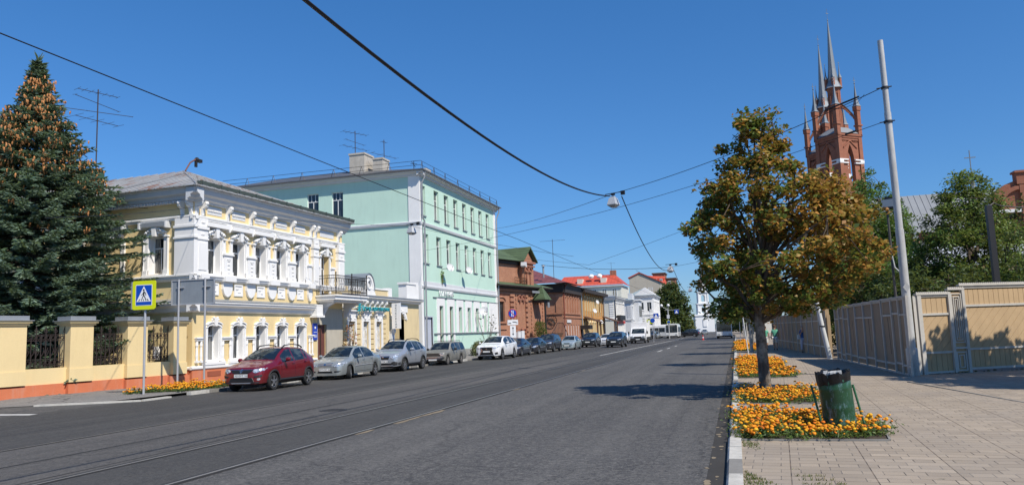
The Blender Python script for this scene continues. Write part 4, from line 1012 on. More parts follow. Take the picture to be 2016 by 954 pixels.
for c in WC:
    h = (c-.5, c+.5, 4.95, 6.72); rv.frame(0, -.001, 0, 0); spandrel(rv, c-.5, c+.5, 6.5, 6.73, 0, .40)
    rv.box(c-.503, c-.46, .0, .41, 4.95, 6.72); rv.prism([(.46+.0, 4.95), (.46, 6.72)], 0, 0) if False else None
    rv.prism([(0, .0), (.041, .0), (.041, 1)], 0, 0) if False else None
    rv.box(c+.46, c+.503, .0, .41, 4.95, 6.72); rv.box(c-.5, c+.5, .0, .41, 4.93, 4.97)
    surround(A, FR, c, .5, 4.95, 6.66)
    window(A, *FR, c-.46, 4.98, .92, 1.7, .34, 'T')
    spandrel(rv, c-.42, c+.42, 2.46, 2.67, 0, .34); rv.box(c-.424, c-.39, 0, .36, .92, 2.66); rv.box(c+.39, c+.424, 0, .36, .92, 2.66); rv.box(c-.42, c+.42, 0, .36, .88, .93)
    m_ = MB()
    for s in (-1, 1):
        a, b = sorted((c+s*.42, c+s*.55)); m_.box(a, b, -.07, 0, .92, 2.5)
    arcband(m_, c, 2.48, .44, .12, .11, -.1, 0); arcband(m_, c, 2.6, .47, .12, .06, -.15, 0)
    m_.prism([(c-.08, 2.55), (c+.08, 2.55), (c+.13, 2.95), (c-.13, 2.95)], -.2, 0)
    for s in (-1, 1):
        m_.ball((c+s*.12, -.15, 2.93), .06, 5); m_.ball((c+s*.22, -.13, 2.84), .05, 5)
    m_.box(c-.75, c+.75, -.17, 0, .78, .9); m_.prism([(-.02, .62), (-.13, .66), (-.15, .78), (0, .78)], c-.7, c+.7, 'x')
    m_.build('window_surround', M_wht, A)
    window(A, *FR, c-.39, .94, .78, 1.68, .3, 'T')
rv.build('window_reveals', M_wht, A)
# little colonnettes and ledges between the ground floor windows
mb = MB()
for c in [WC[0]-1.0]+[(a+b)/2 for a, b in zip(WC, WC[1:])]+[WC[-1]+.98]:
    hw = .36 if c != WC[0]-1.0 and c < 8.9 else .24
    mb.box(c-hw, c+hw, -.17, 0, 1.98, 2.05); mb.box(c-hw+.03, c+hw-.03, -.12, 0, 1.88, 1.98)
    for s in (-1, 1):
        x = c+s*(hw-.1); mb.lathe([(.05, .9), (.07, .95), (.05, 1.0), (.065, 1.2), (.045, 1.6), (.07, 1.66), (.06, 1.86)], (x, -.06, 0), 8); mb.box(x-.08, x+.08, -.13, 0, .9, 1.0)
mb.build('colonnettes', M_wht, A)
# pedestals with relief between second floor windows
mb = MB()
for c in [(a+b)/2 for a, b in zip(WC, WC[1:])]+[9.28, 10.1, 11.75]:
    hw = .30 if c < 9 else .16
    mb.box(c-hw, c+hw, -.14, 0, 4.9, 5.92); mb.box(c-hw-.06, c+hw+.06, -.2, 0, 5.92, 5.99); mb.box(c-hw-.02, c+hw+.02, -.17, 0, 5.99, 6.04)
    if hw > .2:
        for k in range(4): scroll(mb, c, 5.1+.19*k, .07, -.14)
        mb.box(c-.12, c+.12, -.17, -.14, 5.72, 5.78)
mb.build('pedestals', M_wht, A)
# pilasters
mb = MB()
def pil(x0, x1, f=None):
    mb.box(x0, x1, -.2, 0, 4.85, 7.1); mb.box(x0-.03, x1+.03, -.26, 0, 6.98, 7.12); mb.box(x0-.03, x1+.03, -.24, 0, 6.5, 6.58)
    mb.box(x0+.1, x1-.1, -.23, -.2, 5.1, 6.35); mb.box(x0+.02, x1-.02, -.22, 0, 7.12, 7.5)
    scroll(mb, (x0+x1)/2, 7.3, .1, -.22); scroll(mb, (x0+x1)/2, 6.75, .1, -.2)
pil(0, .72); pil(9.55, 10.1); pil(12.25, 12.95)
mb.box(-.2, -.0, -.2, .9, 4.85, 7.5); mb.box(-.26, 0, -.26, .93, 6.55, 6.63); mb.box(-.26, 0, -.26, .93, 7.05, 7.15)
mb.build('pilasters', M_wht, A)
mb = MB().box(9.62, 10.1, -.06, .0, .6, 3.2); mb.build('pilaster', M_yel, A)
# string course, bases, mid cornice
mb = MB()
P = [(0, 7.42), (.14, 7.44), (.14, 7.5), (.2, 7.54), (.2, 7.6), (0, 7.66)]
cornice(mb, -.26, 13.05, P); P2 = [(0, 4.62), (.10, 4.66), (.16, 4.74), (.16, 4.8), (.22, 4.84), (.22, 4.9), (0, 4.94)]
cornice(mb, -.24, 13.05, P2)
for c in WC+[11]: mb.box(c-.78, c+.78, -.3, -.14, 7.16, 7.24) ; mb.prism([(-.0, 7.1), (-.22, 7.16), (-.3, 7.24), (-.3, 7.36), (0, 7.42)], c-.74, c+.74, 'x')
for c in [(a+b)/2 for a, b in zip(WC, WC[1:])]+[9.2, .5]:
    mb.prism([(c-.17, 7.42), (c+.17, 7.42), (c+.12, 7.14), (c, 7.02), (c-.12, 7.14)], -.2, 0); 
mb.frame(0, 0, 0, -math.pi/2); cornice(mb, -16, .25, P); cornice(mb, -16, .22, P2)
mb.build('string_course', M_wht, A)
PM = [(0, 3.18), (.12, 3.24), (.16, 3.4), (.34, 3.5), (.34, 3.56), (.4, 3.6), (.4, 3.66), (.05, 3.8), (0, 3.8)]
mb = MB(); cornice(mb, -.4, 10.05, PM); mb.frame(0, 0, 0, -math.pi/2); cornice(mb, -16, .4, PM); mb.build('mid_cornice', M_wht, A)
mb = MB(); cornice(mb, -.43, 10.06, [(.0, 3.805), (.42, 3.675), (.42, 3.69), (0, 3.82)]); mb.frame(0, 0, 0, -math.pi/2); cornice(mb, -16, .42, [(.0, 3.805), (.42, 3.675), (.42, 3.69), (0, 3.82)]); mb.build('flashing', M_zinc, A)
mb = MB().box(9.5, 10.12, -.42, 0, 3.1, 3.75); mb.box(9.4, 10.2, -.5, 0, 3.02, 3.14); mb.build('console', M_wht, A)
# apron shields and square panels
mb = MB()
for c in [(a+b)/2 for a, b in zip(WC, WC[1:])]+[WC[-1]+.88, WC[0]-.88]:
    w_ = .34 if c > WC[0] and c < 9 else .2
    mb.prism([(c-w_, 4.66), (c-w_, 4.3), (c-w_*.8, 4.12), (c-w_*.5, 4.0), (c, 3.93), (c+w_*.5, 4.0), (c+w_*.8, 4.12), (c+w_, 4.3), (c+w_, 4.66)], -.12, 0)
    mb.box(c-w_-.06, c+w_+.06, -.3, 0, 4.66, 4.92)
for c in WC:
    mb.box(c-.32, c+.32, -.05, 0, 4.0, 4.07); mb.box(c-.32, c+.32, -.05, 0, 4.5, 4.57); mb.box(c-.32, c-.25, -.05, 0, 4.07, 4.5); mb.box(c+.25, c+.32, -.05, 0, 4.07, 4.5)
    mb.box(c-.25, c+.25, -.015, 0, 4.07, 4.5); scroll(mb, c-.09, 4.36, .085, -.015); scroll(mb, c+.09, 4.2, .085, -.015)
mb.build('apron_panels', M_wht, A)
# frieze with brackets and relief panels
mb = MB()
bx = [.12, .5]+[(a+b)/2 for a, b in zip(WC, WC[1:])]+[9.5, 9.95, 12.45]
for x in bx:
    bracket(mb, x, 7.66, 8.3, .32, .16); mb.ball((x, -.3, 8.2), .10, 6)
mb.frame(0, 0, 0, -math.pi/2)
for x in (-.12, -.6): bracket(mb, x, 7.66, 8.3, .32, .16); mb.ball((x, -.3, 8.2), .10, 6)
mb.build('brackets', M_wht, A)
mb = MB(); pn = MB()
for c in WC:
    pn.box(c-.5, c+.5, -.02, 0, 7.78, 8.16)
    for k in range(-2, 3): scroll(mb, c+.19*k, 7.97, .1, -.02, .045)
pn.box(10.5, 12.0, -.02, 0, 7.78, 8.16)
pn.build('frieze_panels', M_wht2, A); mb.build('frieze_relief', M_wht, A)
# main cornice
PC = [(0, 8.22), (.08, 8.24), (.1, 8.32), (.22, 8.38), (.26, 8.5), (.42, 8.58), (.46, 8.74), (.46, 8.8), (.55, 8.82), (.55, 8.88), (0, 8.9)]
mb = MB(); cornice(mb, -.55, 13.3, PC); mb.frame(0, 0, 0, -math.pi/2); cornice(mb, -16, .549, PC)
for k in range(80):
    mb.box(-15.8+k*.19, -15.7+k*.19, -.3, -.1, 8.21, 8.3)
mb.build('main_cornice', M_wht2, A)
# roof
E0, E1, D1 = -.66, 13.4, 16
def roofpoly(pts, mat, name='roof', th=.05):
    m_ = MB(); m_.face(pts); m_.face([(p[0], p[1], p[2]-th) for p in pts][::-1])
    for a, b in zip(pts, pts[1:]+pts[:1]): m_.face([a, (a[0], a[1], a[2]-th), (b[0], b[1], b[2]-th), b])
    return m_
R1, R2 = (6.3, 6.2, 11.5), (6.3, D1, 11.5)
m_ = roofpoly([(E0, -.66, 8.9), R1, R2, (E0, D1, 8.9)][::-1], None); m_.build('roof', M_tin, A)
m_ = roofpoly([(E0, -.66, 8.903), (E1, -.66, 8.903), (6.3, 6.2, 11.503)], None); m_.build('roof', M_tin0, A)
m_ = roofpoly([(E1, -.66, 8.9), (E1, D1, 8.9), R2, R1], None); m_.build('roof', M_tin, A)
mb = MB()                                            # raised seams and gutter board
for k in range(27):
    y = .2+k*.6
    if y < D1:
        t = min(1, (y+.9)/7.1); mb.tube([(E0, y, 8.93), (E0+(6.3-E0)*t, y, 8.93+2.6*t)], .017, 4)
for k in range(22):
    x = -.3+k*.62; t = (x-E0)/(6.3-E0) if x < 6.3 else (E1-x)/(E1-6.3); mb.tube([(x, -.66, 8.93), (x, -.66+6.86*t, 8.93+2.6*t)], .017, 4)
mb.tube([(E0, -.66, 8.93), (6.3, 6.2, 11.53)], .035, 5); mb.tube([(E1, -.66, 8.93), (6.3, 6.2, 11.53)], .035, 5); mb.build('roof_seams', M_tin, A)
mb = MB()
mb.prism([(-.66, 8.93), (-.69, 9.1), (-.66, 9.1), (-.5, 8.98)], -.4, 13.4, 'x')
for k in range(11): mb.box(-.3+1.3*k, -.25+1.3*k, -.73, -.4, 8.98, 9.12)
mb.build('gutter', paint('dark_gutter', (.07, .09, .08), .5, .2, .3), A)
mb = MB().tube([(6.1, 5.9, 11.45), (6.6, 6.0, 12.05), (7.1, 6.05, 12.35)], .045, 6); mb.build('roof_post', paint('rust_iron', (.16, .07, .05), .8), A)
mb = MB().ball((7.2, 6.05, 12.35), .14, 6).box(7.25, 7.55, 5.95, 6.15, 12.22, 12.4); mb.box(7.05, 7.2, 6.0, 6.1, 11.9, 12.3); mb.build('roof_siren', M_iron, A)
mb = MB().box(.4, 2.0, 8.6, 9.6, 9.5, 10.9); mb.build('chimney', paint('plaster_chimney', (.5, .48, .44), .85, .15, .5), A)
mb = MB().box(1.2, 2.0, 7.4, 8.3, 9.4, 10.75); mb.box(1.15, 2.05, 7.35, 8.35, 10.75, 10.82); mb.build('vent_box', paint('green_box', (.03, .08, .05), .6), A)
# side wall window
surround(A, SD, -2.08, .46, 5.0, 6.74, .2); window(A, *SD, -2.52, 5.03, .88, 1.74, .3, 'T')
mb = side_mb(); spandrel(mb, -2.55, -1.62, 6.6, 6.83, 0, .36); mb.box(-2.552, -2.52, 0, .37, 5, 6.82); mb.box(-1.65, -1.618, 0, .37, 5, 6.82); mb.build('window_reveals', M_wht, A)
surround(A, SD, -4.6, .46, 5.0, 6.74, .2); surround(A, SD, -7.1, .46, 5.0, 6.74, .2); surround(A, SD, -9.6, .46, 5.0, 6.74, .2)
mb = side_mb()
for c in (-2.08, -4.6, -7.1): mb.prism([(0, 7.1), (-.28, 7.2), (-.34, 7.38), (0, 7.42)], c-.72, c+.72, 'x'); mb.box(c-.8, c-.72, -.36, 0, 7.12, 7.42); mb.box(c+.72, c+.8, -.36, 0, 7.12, 7.42)
mb.build('window_hoods', M_wht2, A)
mb = side_mb(); mb.box(-1.35, -.95, -.06, 0, .74, 3.2); mb.build('pilaster', M_yel, A)
# door and balcony
f = MB(); f.box(10.2, 11.15, .12, .18, 0, 2.62); f.build('door', paint('brown_door', (.13, .045, .035), .6, .15, .2), A)
f = MB(); f.box(10.64, 10.68, .08, .12, .1, 2.5); f.build('door_seam', M_dark, A)
f = MB().box(10.12, 12.95, -.04, 0, .6, 3.5); 
m_ = MB(); wall(m_, 10.12, 12.95, -.4, 3.55, [(10.2, 11.15, -.4, 2.62)], .1, -.03); m_.build('porch_wall', paint('grey_beige_plaster', (.46, .42, .34), .85, .12, .5), A)
window(A, *FR, 10.58, 4.25, .84, 2.42, .3, 'T'); mb = MB()
for s in (-1, 1): a, b = sorted((11+s*.45, 11+s*.6)); mb.box(a, b, -.07, 0, 4.25, 6.6)
hood(mb, 11, .47, 6.6); mb.build('window_surround', M_wht, A)
mb = MB().box(10.05, 13.75, -1.3, 0, 4.02, 4.22); mb.box(9.98, 13.82, -1.38, 0, 4.22, 4.3); mb.box(10.2, 13.6, -1.1, 0, 3.9, 4.02); mb.build('balcony_slab', M_wht, A)
mb = MB()
for x in (10.5, 13.2): mb.prism([(0, 3.0), (-.2, 3.1), (-.5, 3.6), (-1.0, 3.85), (-1.0, 4.0), (0, 4.0)], x-.1, x+.1, 'x')
mb.build('balcony_bracket', M_wht2, A)
mb = MB(); z0, z1 = 4.32, 5.42
runs = [((10.1, -1.3), (13.7, -1.3)), ((10.1, -1.3), (10.1, 0)), ((13.7, -1.3), (13.7, 0))]
for (a, b) in runs:
    L = math.hypot(b[0]-a[0], b[1]-a[1]); n = int(L/.13); ux, uy = (b[0]-a[0])/L, (b[1]-a[1])/L
    for z in (z0+.03, z0+.2, z1-.16, z1): mb.tube([(a[0], a[1], z), (b[0], b[1], z)], .02, 4)
    for k in range(n+1):
        x, y = a[0]+ux*L*k/n, a[1]+uy*L*k/n; mb.tube([(x, y, z0), (x, y, z1)], .012, 4, False)
        if k < n and k % 2 == 0:
            x2, y2 = a[0]+ux*L*(k+1)/n, a[1]+uy*L*(k+1)/n; mb.tube([(x, y, z0+.2), ((x+x2)/2, (y+y2)/2, z0+.45), (x2, y2, z0+.6), ((x+x2)/2, (y+y2)/2, z1-.2)], .012, 4, False)
for (x, y) in ((10.1, -1.3), (13.7, -1.3), (11.9, -1.3)): mb.tube([(x, y, z0), (x, y, z1+.12)], .035, 6); mb.ball((x, y, z1+.14), .05, 5)
mb.build('balcony_railing', M_iron, A)
# plaque
M_blue = paint('plaque_blue', (.03, .07, .42), .4, .05, 0); M_signw = paint('sign_white', (.8, .8, .8), .4, .03, .1)
o = MB().box(9.55, 10.0, -.13, -.08, 1.75, 2.7).build('plaque', M_blue, A)
MB().lathe([(.001, -.004), (.07, -.004), (.07, 0)], (9.77, -.131, 2.45), 10, 'y').build('emblem', M_signw, o)
f = MB()
for z, w_ in ((2.18, .16), (2.02, .13), (1.96, .17), (1.9, .13)): f.box(9.775-w_, 9.775+w_, -.134, -.131, z, z+.025)
f.build('inscription', M_signw, o)
# antenna on the yellow house roof
def antenna(loc, h, label, booms, group='television antennas on the roofs', rz=0, mat=None):
    t = empty('tv_antenna', loc, rz, label, 'antenna', group); mt = mat or paint('antenna_metal', (.05, .04, .04), .6)
    MB().tube([(0, 0, -.4), (0, 0, h)], .035, 5).build('mast', mt, t)
    for (z, L, n, a, ln) in booms:
        b = MB(); b.frame(0, 0, 0, a); b.tube([(-L*.5, 0, z), (L*.5, 0, z)], .017, 4)
        for k in range(n): x = -L*.5+L*k/max(1, n-1); b.tube([(x, -ln/2*(1-.4*k/n), z), (x, ln/2*(1-.4*k/n), z)], .011, 3)
        b.build('antenna_boom', mt, t)
    return t
antenna((-33.4, 33.4, 10.8), 5.3, 'tall rusty antenna mast on the roof of the yellow house, beside the spruce', [(5.1, 2.2, 7, R(70), .8), (4.5, 3.4, 2, R(95), .3), (4.0, 3.6, 2, R(55), .3), (3.5, 2.6, 5, R(80), 1.4)])
for x, y in ((8, 9), (9, 12)): pass

# ------------------------------------------------ single storey yellow building
B = empty('yellow_house', (-23.6, 42.2, 0), math.pi/2, 'low single storey yellow building with an arched gateway and rounded grey dormer gable', 'house')
M_yel2 = paint('pale_yellow_plaster', (.68, .545, .31), .85, .08, .5, (.42, .36, .26), 1.5, .2)
BW = [(1.55, 2.45), (3.55, 4.4), (5.45, 6.3)]
mb = MB(); wall(mb, -.2, 13.0, .3, 4.25, [(a, b, 1.0, 2.85) for a, b in BW]+[(8.35, 10.2, -.6, 3.55)], .4); mb.frame(0, 0, 0, 0)
mb.build('wall', M_yel2, B)
mb = MB().box(-.25, 8.35, -.06, .1, -.6, .62); mb.box(10.2, 13, -.06, .1, -.6, .62); mb.build('plinth', M_wht2, B)
mb = MB(); spandrel(mb, 8.35, 10.2, 3.05, 3.56, 0, .5); mb.box(10.2, 10.3, .01, 2.2, -.5, 3.55); mb.box(8.25, 8.35, .01, 2.2, -.5, 3.55); mb.box(8.25, 10.3, .01, 2.2, 3.56, 3.7); mb.build('gate_passage', M_yel2, B)
mb = MB().box(8.4, 9.2, 1.9, 1.98, -.5, 3.4).box(9.2, 10.2, 2.1, 2.15, -.5, 3.5); mb.build('gate_door', paint('dark_green_gate', (.02, .045, .035), .6), B)
mb = MB(); arcband(mb, 9.28, 3.05, .93, .5, .42, -.05, 0, 12)
for k in range(40):
    a = math.pi*k/39; r = rnd.uniform(1.0, 1.3); mb.ball((9.28-r*math.cos(a), -.06, 3.05+.55*r*math.sin(a)), .07, 4)
mb.box(8.0, 10.7, -.08, 0, 3.55, 4.1); mb.build('arch_ornament', M_wht, B)
for a, b in BW:
    c = (a+b)/2; m_ = MB(); hw = (b-a)/2
    for s in (-1, 1): p, q = sorted((c+s*hw, c+s*(hw+.17))); m_.box(p, q, -.09, 0, .9, 2.85)
    m_.prism([(c-hw-.15, 3.45), (c-hw*.5, 2.85), (c+hw*.5, 2.85), (c+hw+.15, 3.45)], -.14, 0); m_.box(c-hw-.17, c+hw+.17, -.08, 0, 2.85, 3.5); m_.box(c-hw-.25, c+hw+.25, -.28, 0, 3.5, 3.58); m_.box(c-hw-.2, c+hw+.2, -.2, 0, 3.42, 3.5)
    for s in (-1, 1): m_.ball((c+s*(hw+.08), -.14, 3.3), .1, 6); m_.ball((c+s*.25, -.16, 3.05), .06, 5)
    m_.box(c-hw-.2, c+hw+.2, -.16, 0, .8, .9); m_.build('window_surround', M_wht, B)
    window(B, *FR, a, 1.0, b-a, 1.85, .28, 'C', M_glassd)
    g = MB()
    for k in range(7): x = a+.05+(b-a-.1)*k/6; g.tube([(x, .1, 1.02), (x, .1, 2.82)], .013, 4, False)
    for z in (1.15, 1.7, 2.3, 2.7): g.tube([(a+.02, .1, z), (b-.02, .1, z)], .013, 4, False)
    for k in range(5): 
        x = a+.1+(b-a-.2)*k/4; g.tube([(x, .1, 1.2), (x+.08, .1, 1.6), (x-.08, .1, 2.0), (x+.06, .1, 2.5)], .012, 4, False)
    g.build('window_grille', M_frm, B)
mb = MB()
for x in (1.2, 2.95, 4.88, 6.75):
    for k in range(8): mb.box(x-.28, x+.28, -.05, 0, .7+k*.34, .95+k*.34)
mb.build('rustication', M_yel2, B)
mb = MB()
cornice(mb, -.2, 13.1, [(0, 4.2), (.12, 4.24), (.16, 4.36), (.4, 4.42), (.42, 4.52), (0, 4.6)]); cornice(mb, -.2, 7.4, [(0, 3.68), (.08, 3.7), (.1, 3.76), (0, 3.8)])
for k in range(9): bracket(mb, .9+k*.74, 3.8, 4.22, .28, .16)
mb.build('cornice', M_wht, B)
mb = MB(); cornice(mb, -.2, 13.12, [(0, 4.61), (.46, 4.53), (.46, 4.55), (0, 4.66)]); mb.build('flashing', M_zinc, B)
mb = MB().box(-.1, 7.9, 0, .3, 4.6, 5.05); mb.build('parapet', M_yel2, B)
mb = MB().box(1.6, 4.4, -.04, .35, 4.85, 5.12).box(4.7, 7.5, -.06, .4, 5.05, 5.15); mb.box(7.45, 8.0, -.08, .4, 4.6, 5.25); mb.box(10.6, 12.3, -.08, .6, 4.62, 5.7); mb.box(10.5, 12.4, -.14, .65, 5.7, 5.85); mb.box(12.3, 13.0, -.02, .5, 4.62, 5.9); mb.build('parapet_piers', M_wht, B)
mb = MB(); arcband(mb, 4.4, 5.0, .55, .85, .2, -.1, .2, 14); mb.box(3.55, 5.25, -.08, .2, 4.62, 5.0); mb.prism(arcpts(4.4, 5.0, .56, .86, 14), -.03, .15)
mb.prism([(3.3, 4.62), (3.6, 4.62), (3.75, 5.3)], -.06, .18); mb.prism([(5.5, 4.62), (5.2, 4.62), (5.05, 5.3)], -.06, .18); mb.build('pediment', M_wht, B)
mb = MB(); mb.lathe([(.22, -.1), (.3, -.16), (.36, -.1), (.36, 0)], (4.4, 0, 5.32), 16, 'y'); mb.build('rosette', M_wht2, B)
mb = MB(); arcband(mb, 4.4, 5.0, .76, 1.06, .05, -.16, 2.4, 14); mb.build('dormer_roof', paint('dormer_zinc', (.26, .30, .33), .5, .15, .3, None, 2, .1, .3), B)
mb = MB(); mb.box(0, 13, .3, 9, 4.45, 4.6); mb.build('roof', M_tin0, B)
s_ = MB().box(2.75, 6.6, -.36, -.30, 3.79, 3.8).build('sign', M_zinc, B)
M_teal = plain('teal_letters', (.02, .30, .36), .4)
MT = Matrix.Translation((4.9, -.36, 3.70)) @ Matrix.Rotation(R(90), 4, 'X')
text_obj('lettering', 'Центр притяжения', .46, M_teal, s_, MT, .03)
f = MB()
for k in range(8):
    a = k*math.pi/4; f.prism([(2.45, 3.75), (2.45+.13*math.cos(a-.3), 3.75+.2*math.sin(a-.3)), (2.45+.36*math.cos(a), 3.75+.42*math.sin(a)), (2.45+.13*math.cos(a+.3), 3.75+.2*math.sin(a+.3))], -.40-.002*k, -.36)
f.build('emblem', M_teal, s_)
# vertical blade sign, hung out from the wall
s_ = MB().box(7.45, 7.57, -.95, -.30, 2.35, 4.15).build('blade_sign', M_signw, B)
for i, ch in enumerate('ЭКСКУРСИИ'):
    MT = Matrix.Translation((7.445, -.62, 3.98-i*.19)) @ Matrix.Rotation(-math.pi/2, 4, 'Z') @ Matrix.Rotation(R(90), 4, 'X')
    text_obj('letter', ch, .19, plain('sign_ink', (.06, .09, .12), .5), s_, MT, .004)
MB().tube([(7.5, 0, 4.2), (7.5, -.9, 4.2)], .02, 5).build('sign_bracket', M_iron, B)
mb = MB().box(7.6, 8.1, -.2, 0, 1.0, 2.2); mb.ball((7.85, -.2, 2.2), .22, 6); mb.build('lamp_box', M_wht2, B)

# ------------------------------------------------ green building
C = empty('green_building', (-24.0, 56.7, 0), math.pi/2, 'three storey mint green building with white corner strips and chimneys on its roof', 'building')
LG, DP, HT = 20.4, 19, 14.85
H3 = [(.15, 1.25, 11.6, 14.08)]+[(3.15+2.37*k, 4.25+2.37*k, 11.55, 14.1) for k in range(7)]
H2 = [(.7, 1.75, 7.7, 10.12)]+[(3.5+2.37*k, 4.6+2.37*k, 7.7, 10.15) for k in range(7)]
H1 = [(3.75, 4.65, .5, 4.28), (6.15, 7.05, .5, 4.28)]+[(8.45+2.37*k, 9.35+2.37*k, 2.0, 4.28) for k in range(5)]+[(.55, 2.2, .4, 3.28)]
mb = MB(); wall(mb, 0, LG, -.8, HT, H3+H2+H1, .28); mb.build('wall', M_grn, C)
mb = side_mb(); SH = [(-7.95, -6.9, 11.85, 14.05), (-10.3, -9.2, 11.85, 14.08), (-8.4, -7.35, 7.6, 9.95)]; wall(mb, -DP, 0, -.8, HT, SH, .2); mb.build('wall', M_grn, C)
mb = MB().frame(LG, 0, 0, math.pi/2); wall(mb, 0, DP, -.8, HT); mb.frame(LG, DP, 0, math.pi); wall(mb, 0, LG, -.8, HT); mb.build('wall', M_grn, C)
for h in H3+H2: window(C, *FR, h[0], h[2], h[1]-h[0], h[3]-h[2], .2, 'T' , M_glass)
sl_ = MB()
for h in H3+H2: sl_.box(h[0]-.06, h[1]+.06, -.10, .2, h[2]-.07, h[2])
sl_.build('window_sills', M_zinc, C)
for h in SH: window(C, *SD, h[0], h[2], h[1]-h[0], h[3]-h[2], .12, 'F', M_glassd)
mb = side_mb()
for h in SH: mb.box(h[0]-.06, h[1]+.06, -.08, .1, h[2]-.09, h[2])
mb.build('window_sills', M_wht, C)
for i, h in enumerate(H1[:-1]): window(C, *FR, h[0], h[2], h[1]-h[0], h[3]-h[2], .2, 'T', M_glass, paint('brown_frame', (.22, .12, .07), .6) if i < 2 else paint('peeling_frame', (.5, .45, .42), .8, .2, .6, (.2, .1, .08), 5))
mb = MB()
for h in H1[:-1]:
    a, b = h[0]-.55, h[1]+.35
    zb = 2.0 if h[2] > 1 else .6
    mb.box(a, h[0], -.06, 0, zb, 4.93); mb.box(h[1], b, -.06, 0, zb, 4.93); mb.box(h[0], h[1], -.06, 0, 4.28, 4.93)
mb.box(17.9+.2, 20.0, -.05, 0, 2.0, 4.93)
mb.build('window_surround', M_wht, C)
mb = MB().box(2.5, LG, -.12, 0, 1.9, 1.99); mb.box(2.4, LG, -.09, -.0, 4.94, 5.0); mb.build('sill_band', M_zinc, C)
mb = MB().box(.55, 2.2, .1, .16, .4, 3.28); mb.box(.45, .55, -.03, .1, .4, 3.38); mb.box(2.2, 2.3, -.03, .1, .4, 3.38); mb.box(.55, 2.2, -.03, .1, 3.28, 3.38); mb.build('door', paint('pale_blue_door', (.46, .49, .56), .6, .08, .4), C)
# bands and cornice
mb = MB(); PB = [(0, 10.75), (.12, 10.8), (.16, 10.95), (.16, 11.0), (0, 11.06)]; cornice(mb, -.0, LG+.1, PB)
PL = [(0, 5.62), (.1, 5.64), (.14, 5.78), (.14, 5.82), (.05, 5.86), (.05, 6.2), (0, 6.22)]; cornice(mb, -.0, LG+.1, PL)
PT = [(0, 14.75), (.15, 14.8), (.18, 14.95), (.45, 15.02), (.5, 15.16), (0, 15.2)]; cornice(mb, -.5, LG+.5, PT)
mb.frame(0, 0, 0, -math.pi/2); cornice(mb, -DP, .16, PB); cornice(mb, -DP, .499, PT); mb.build('cornice', M_wht2, C)
mb = MB(); mb.box(-.06, .1, -.06, .95, -.8, 14.78); mb.box(.1, .35, -.06, 0, -.8, 14.78); mb.box(LG-.55, LG+.06, -.06, 0, -.8, 14.78); mb.build('pilasters', M_wht, C)
mb = MB()                                             # low pitched roof
for (x0, x1, y0, y1) in ((-.62, LG+.62, -.62, DP+.3),):
    mb.face([(x0, y0, 15.2), (x1, y0, 15.2), (x1-3, 8, 16.3), (x0+3, 8, 16.3)]); mb.face([(x1, y0, 15.2), (x1, y1, 15.2), (x1-3, y1-6, 16.3), (x1-3, 8, 16.3)])
    mb.face([(x0, y1, 15.2), (x0, y0, 15.2), (x0+3, 8, 16.3), (x0+3, y1-6, 16.3)]); mb.face([(x0+3, 8, 16.3), (x1-3, 8, 16.3), (x1-3, y1-6, 16.3), (x0+3, y1-6, 16.3)]); mb.face([(x1, y1, 15.2), (x0, y1, 15.2), (x0+3, y1-6, 16.3), (x1-3, y1-6, 16.3)])
mb.box(-.62, LG+.62, -.62, -.58, 15.12, 15.22); mb.box(-.62, -.58, -.58, DP, 15.12, 15.22); mb.build('roof', M_roofd, C)
for (x0, x1, y0, y1, z1) in ((1.0, 2.7, 5.4, 6.8, 17.5), (1.4, 2.7, 3.9, 4.8, 17.0), (4.4, 5.4, 1.2, 2.0, 16.4)):
    mb = MB().box(x0, x1, y0, y1, 15.2, z1-.15); mb.box(x0-.06, x1+.06, y0-.06, y1+.06, z1-.15, z1); mb.build('chimney', paint('flaking_chimney', (.48, .44, .38), .9, .25, .7, (.2, .17, .13), 2.5, .6), C)
# roof railing
mb = MB()
def rail_post(x, y, ax):
    dx, dy = (.25, 0) if ax == 'x' else (0, .25); z = 15.22
    mb.tube([(x-dx, y-dy, z), (x, y, z+.75)], .022, 4); mb.tube([(x+dx, y+dy, z), (x, y, z+.75)], .022, 4)
px = [0, 2.6, 5.2, 8.4, 11.6, 14.8, 18, LG]
for x in px: rail_post(x, -.3, 'x')
for y in (2.5, 5, 7.6, 10.6, 13.4, 16): rail_post(-.3, y, 'y')
for z in (15.95, 15.6): mb.tube([(-.3, 18.5, z), (-.3, -.3, z), (LG, -.3, z)], .018, 4)
mb.build('roof_railing', M_iron, C)
# downpipes
def downpipe(root, pts, r=.075): return MB().tube(pts, r, 8).build('downpipe', M_pipe, root, True)
o = downpipe(C, [(.15, -.45, 15.05), (.15, -.45, 14.7), (.12, -.2, 14.2), (.12, -.2, 11.3), (.4, -.25, 11.1), (.4, -.25, .4)]); MB().lathe([(.09, 0), (.16, .25), (.16, .32)], (.15, -.45, 14.9), 8).build('hopper', M_pipe, o)
downpipe(C, [(LG+.1, -.5, 15.05), (LG+.1, -.5, 14.7), (LG, -.2, 13.9), (LG, -.2, .4)])
# letters
lb = MB().box(3.4, 7.1, -.1, -.06, 4.98, 5.02).build('sign', M_zinc, C)
text_obj('lettering', 'БОЛГАРИЯ', .62, M_signw, lb, Matrix.Translation((5.3, -.12, 5.3)) @ Matrix.Rotation(R(90), 4, 'X'), .03)
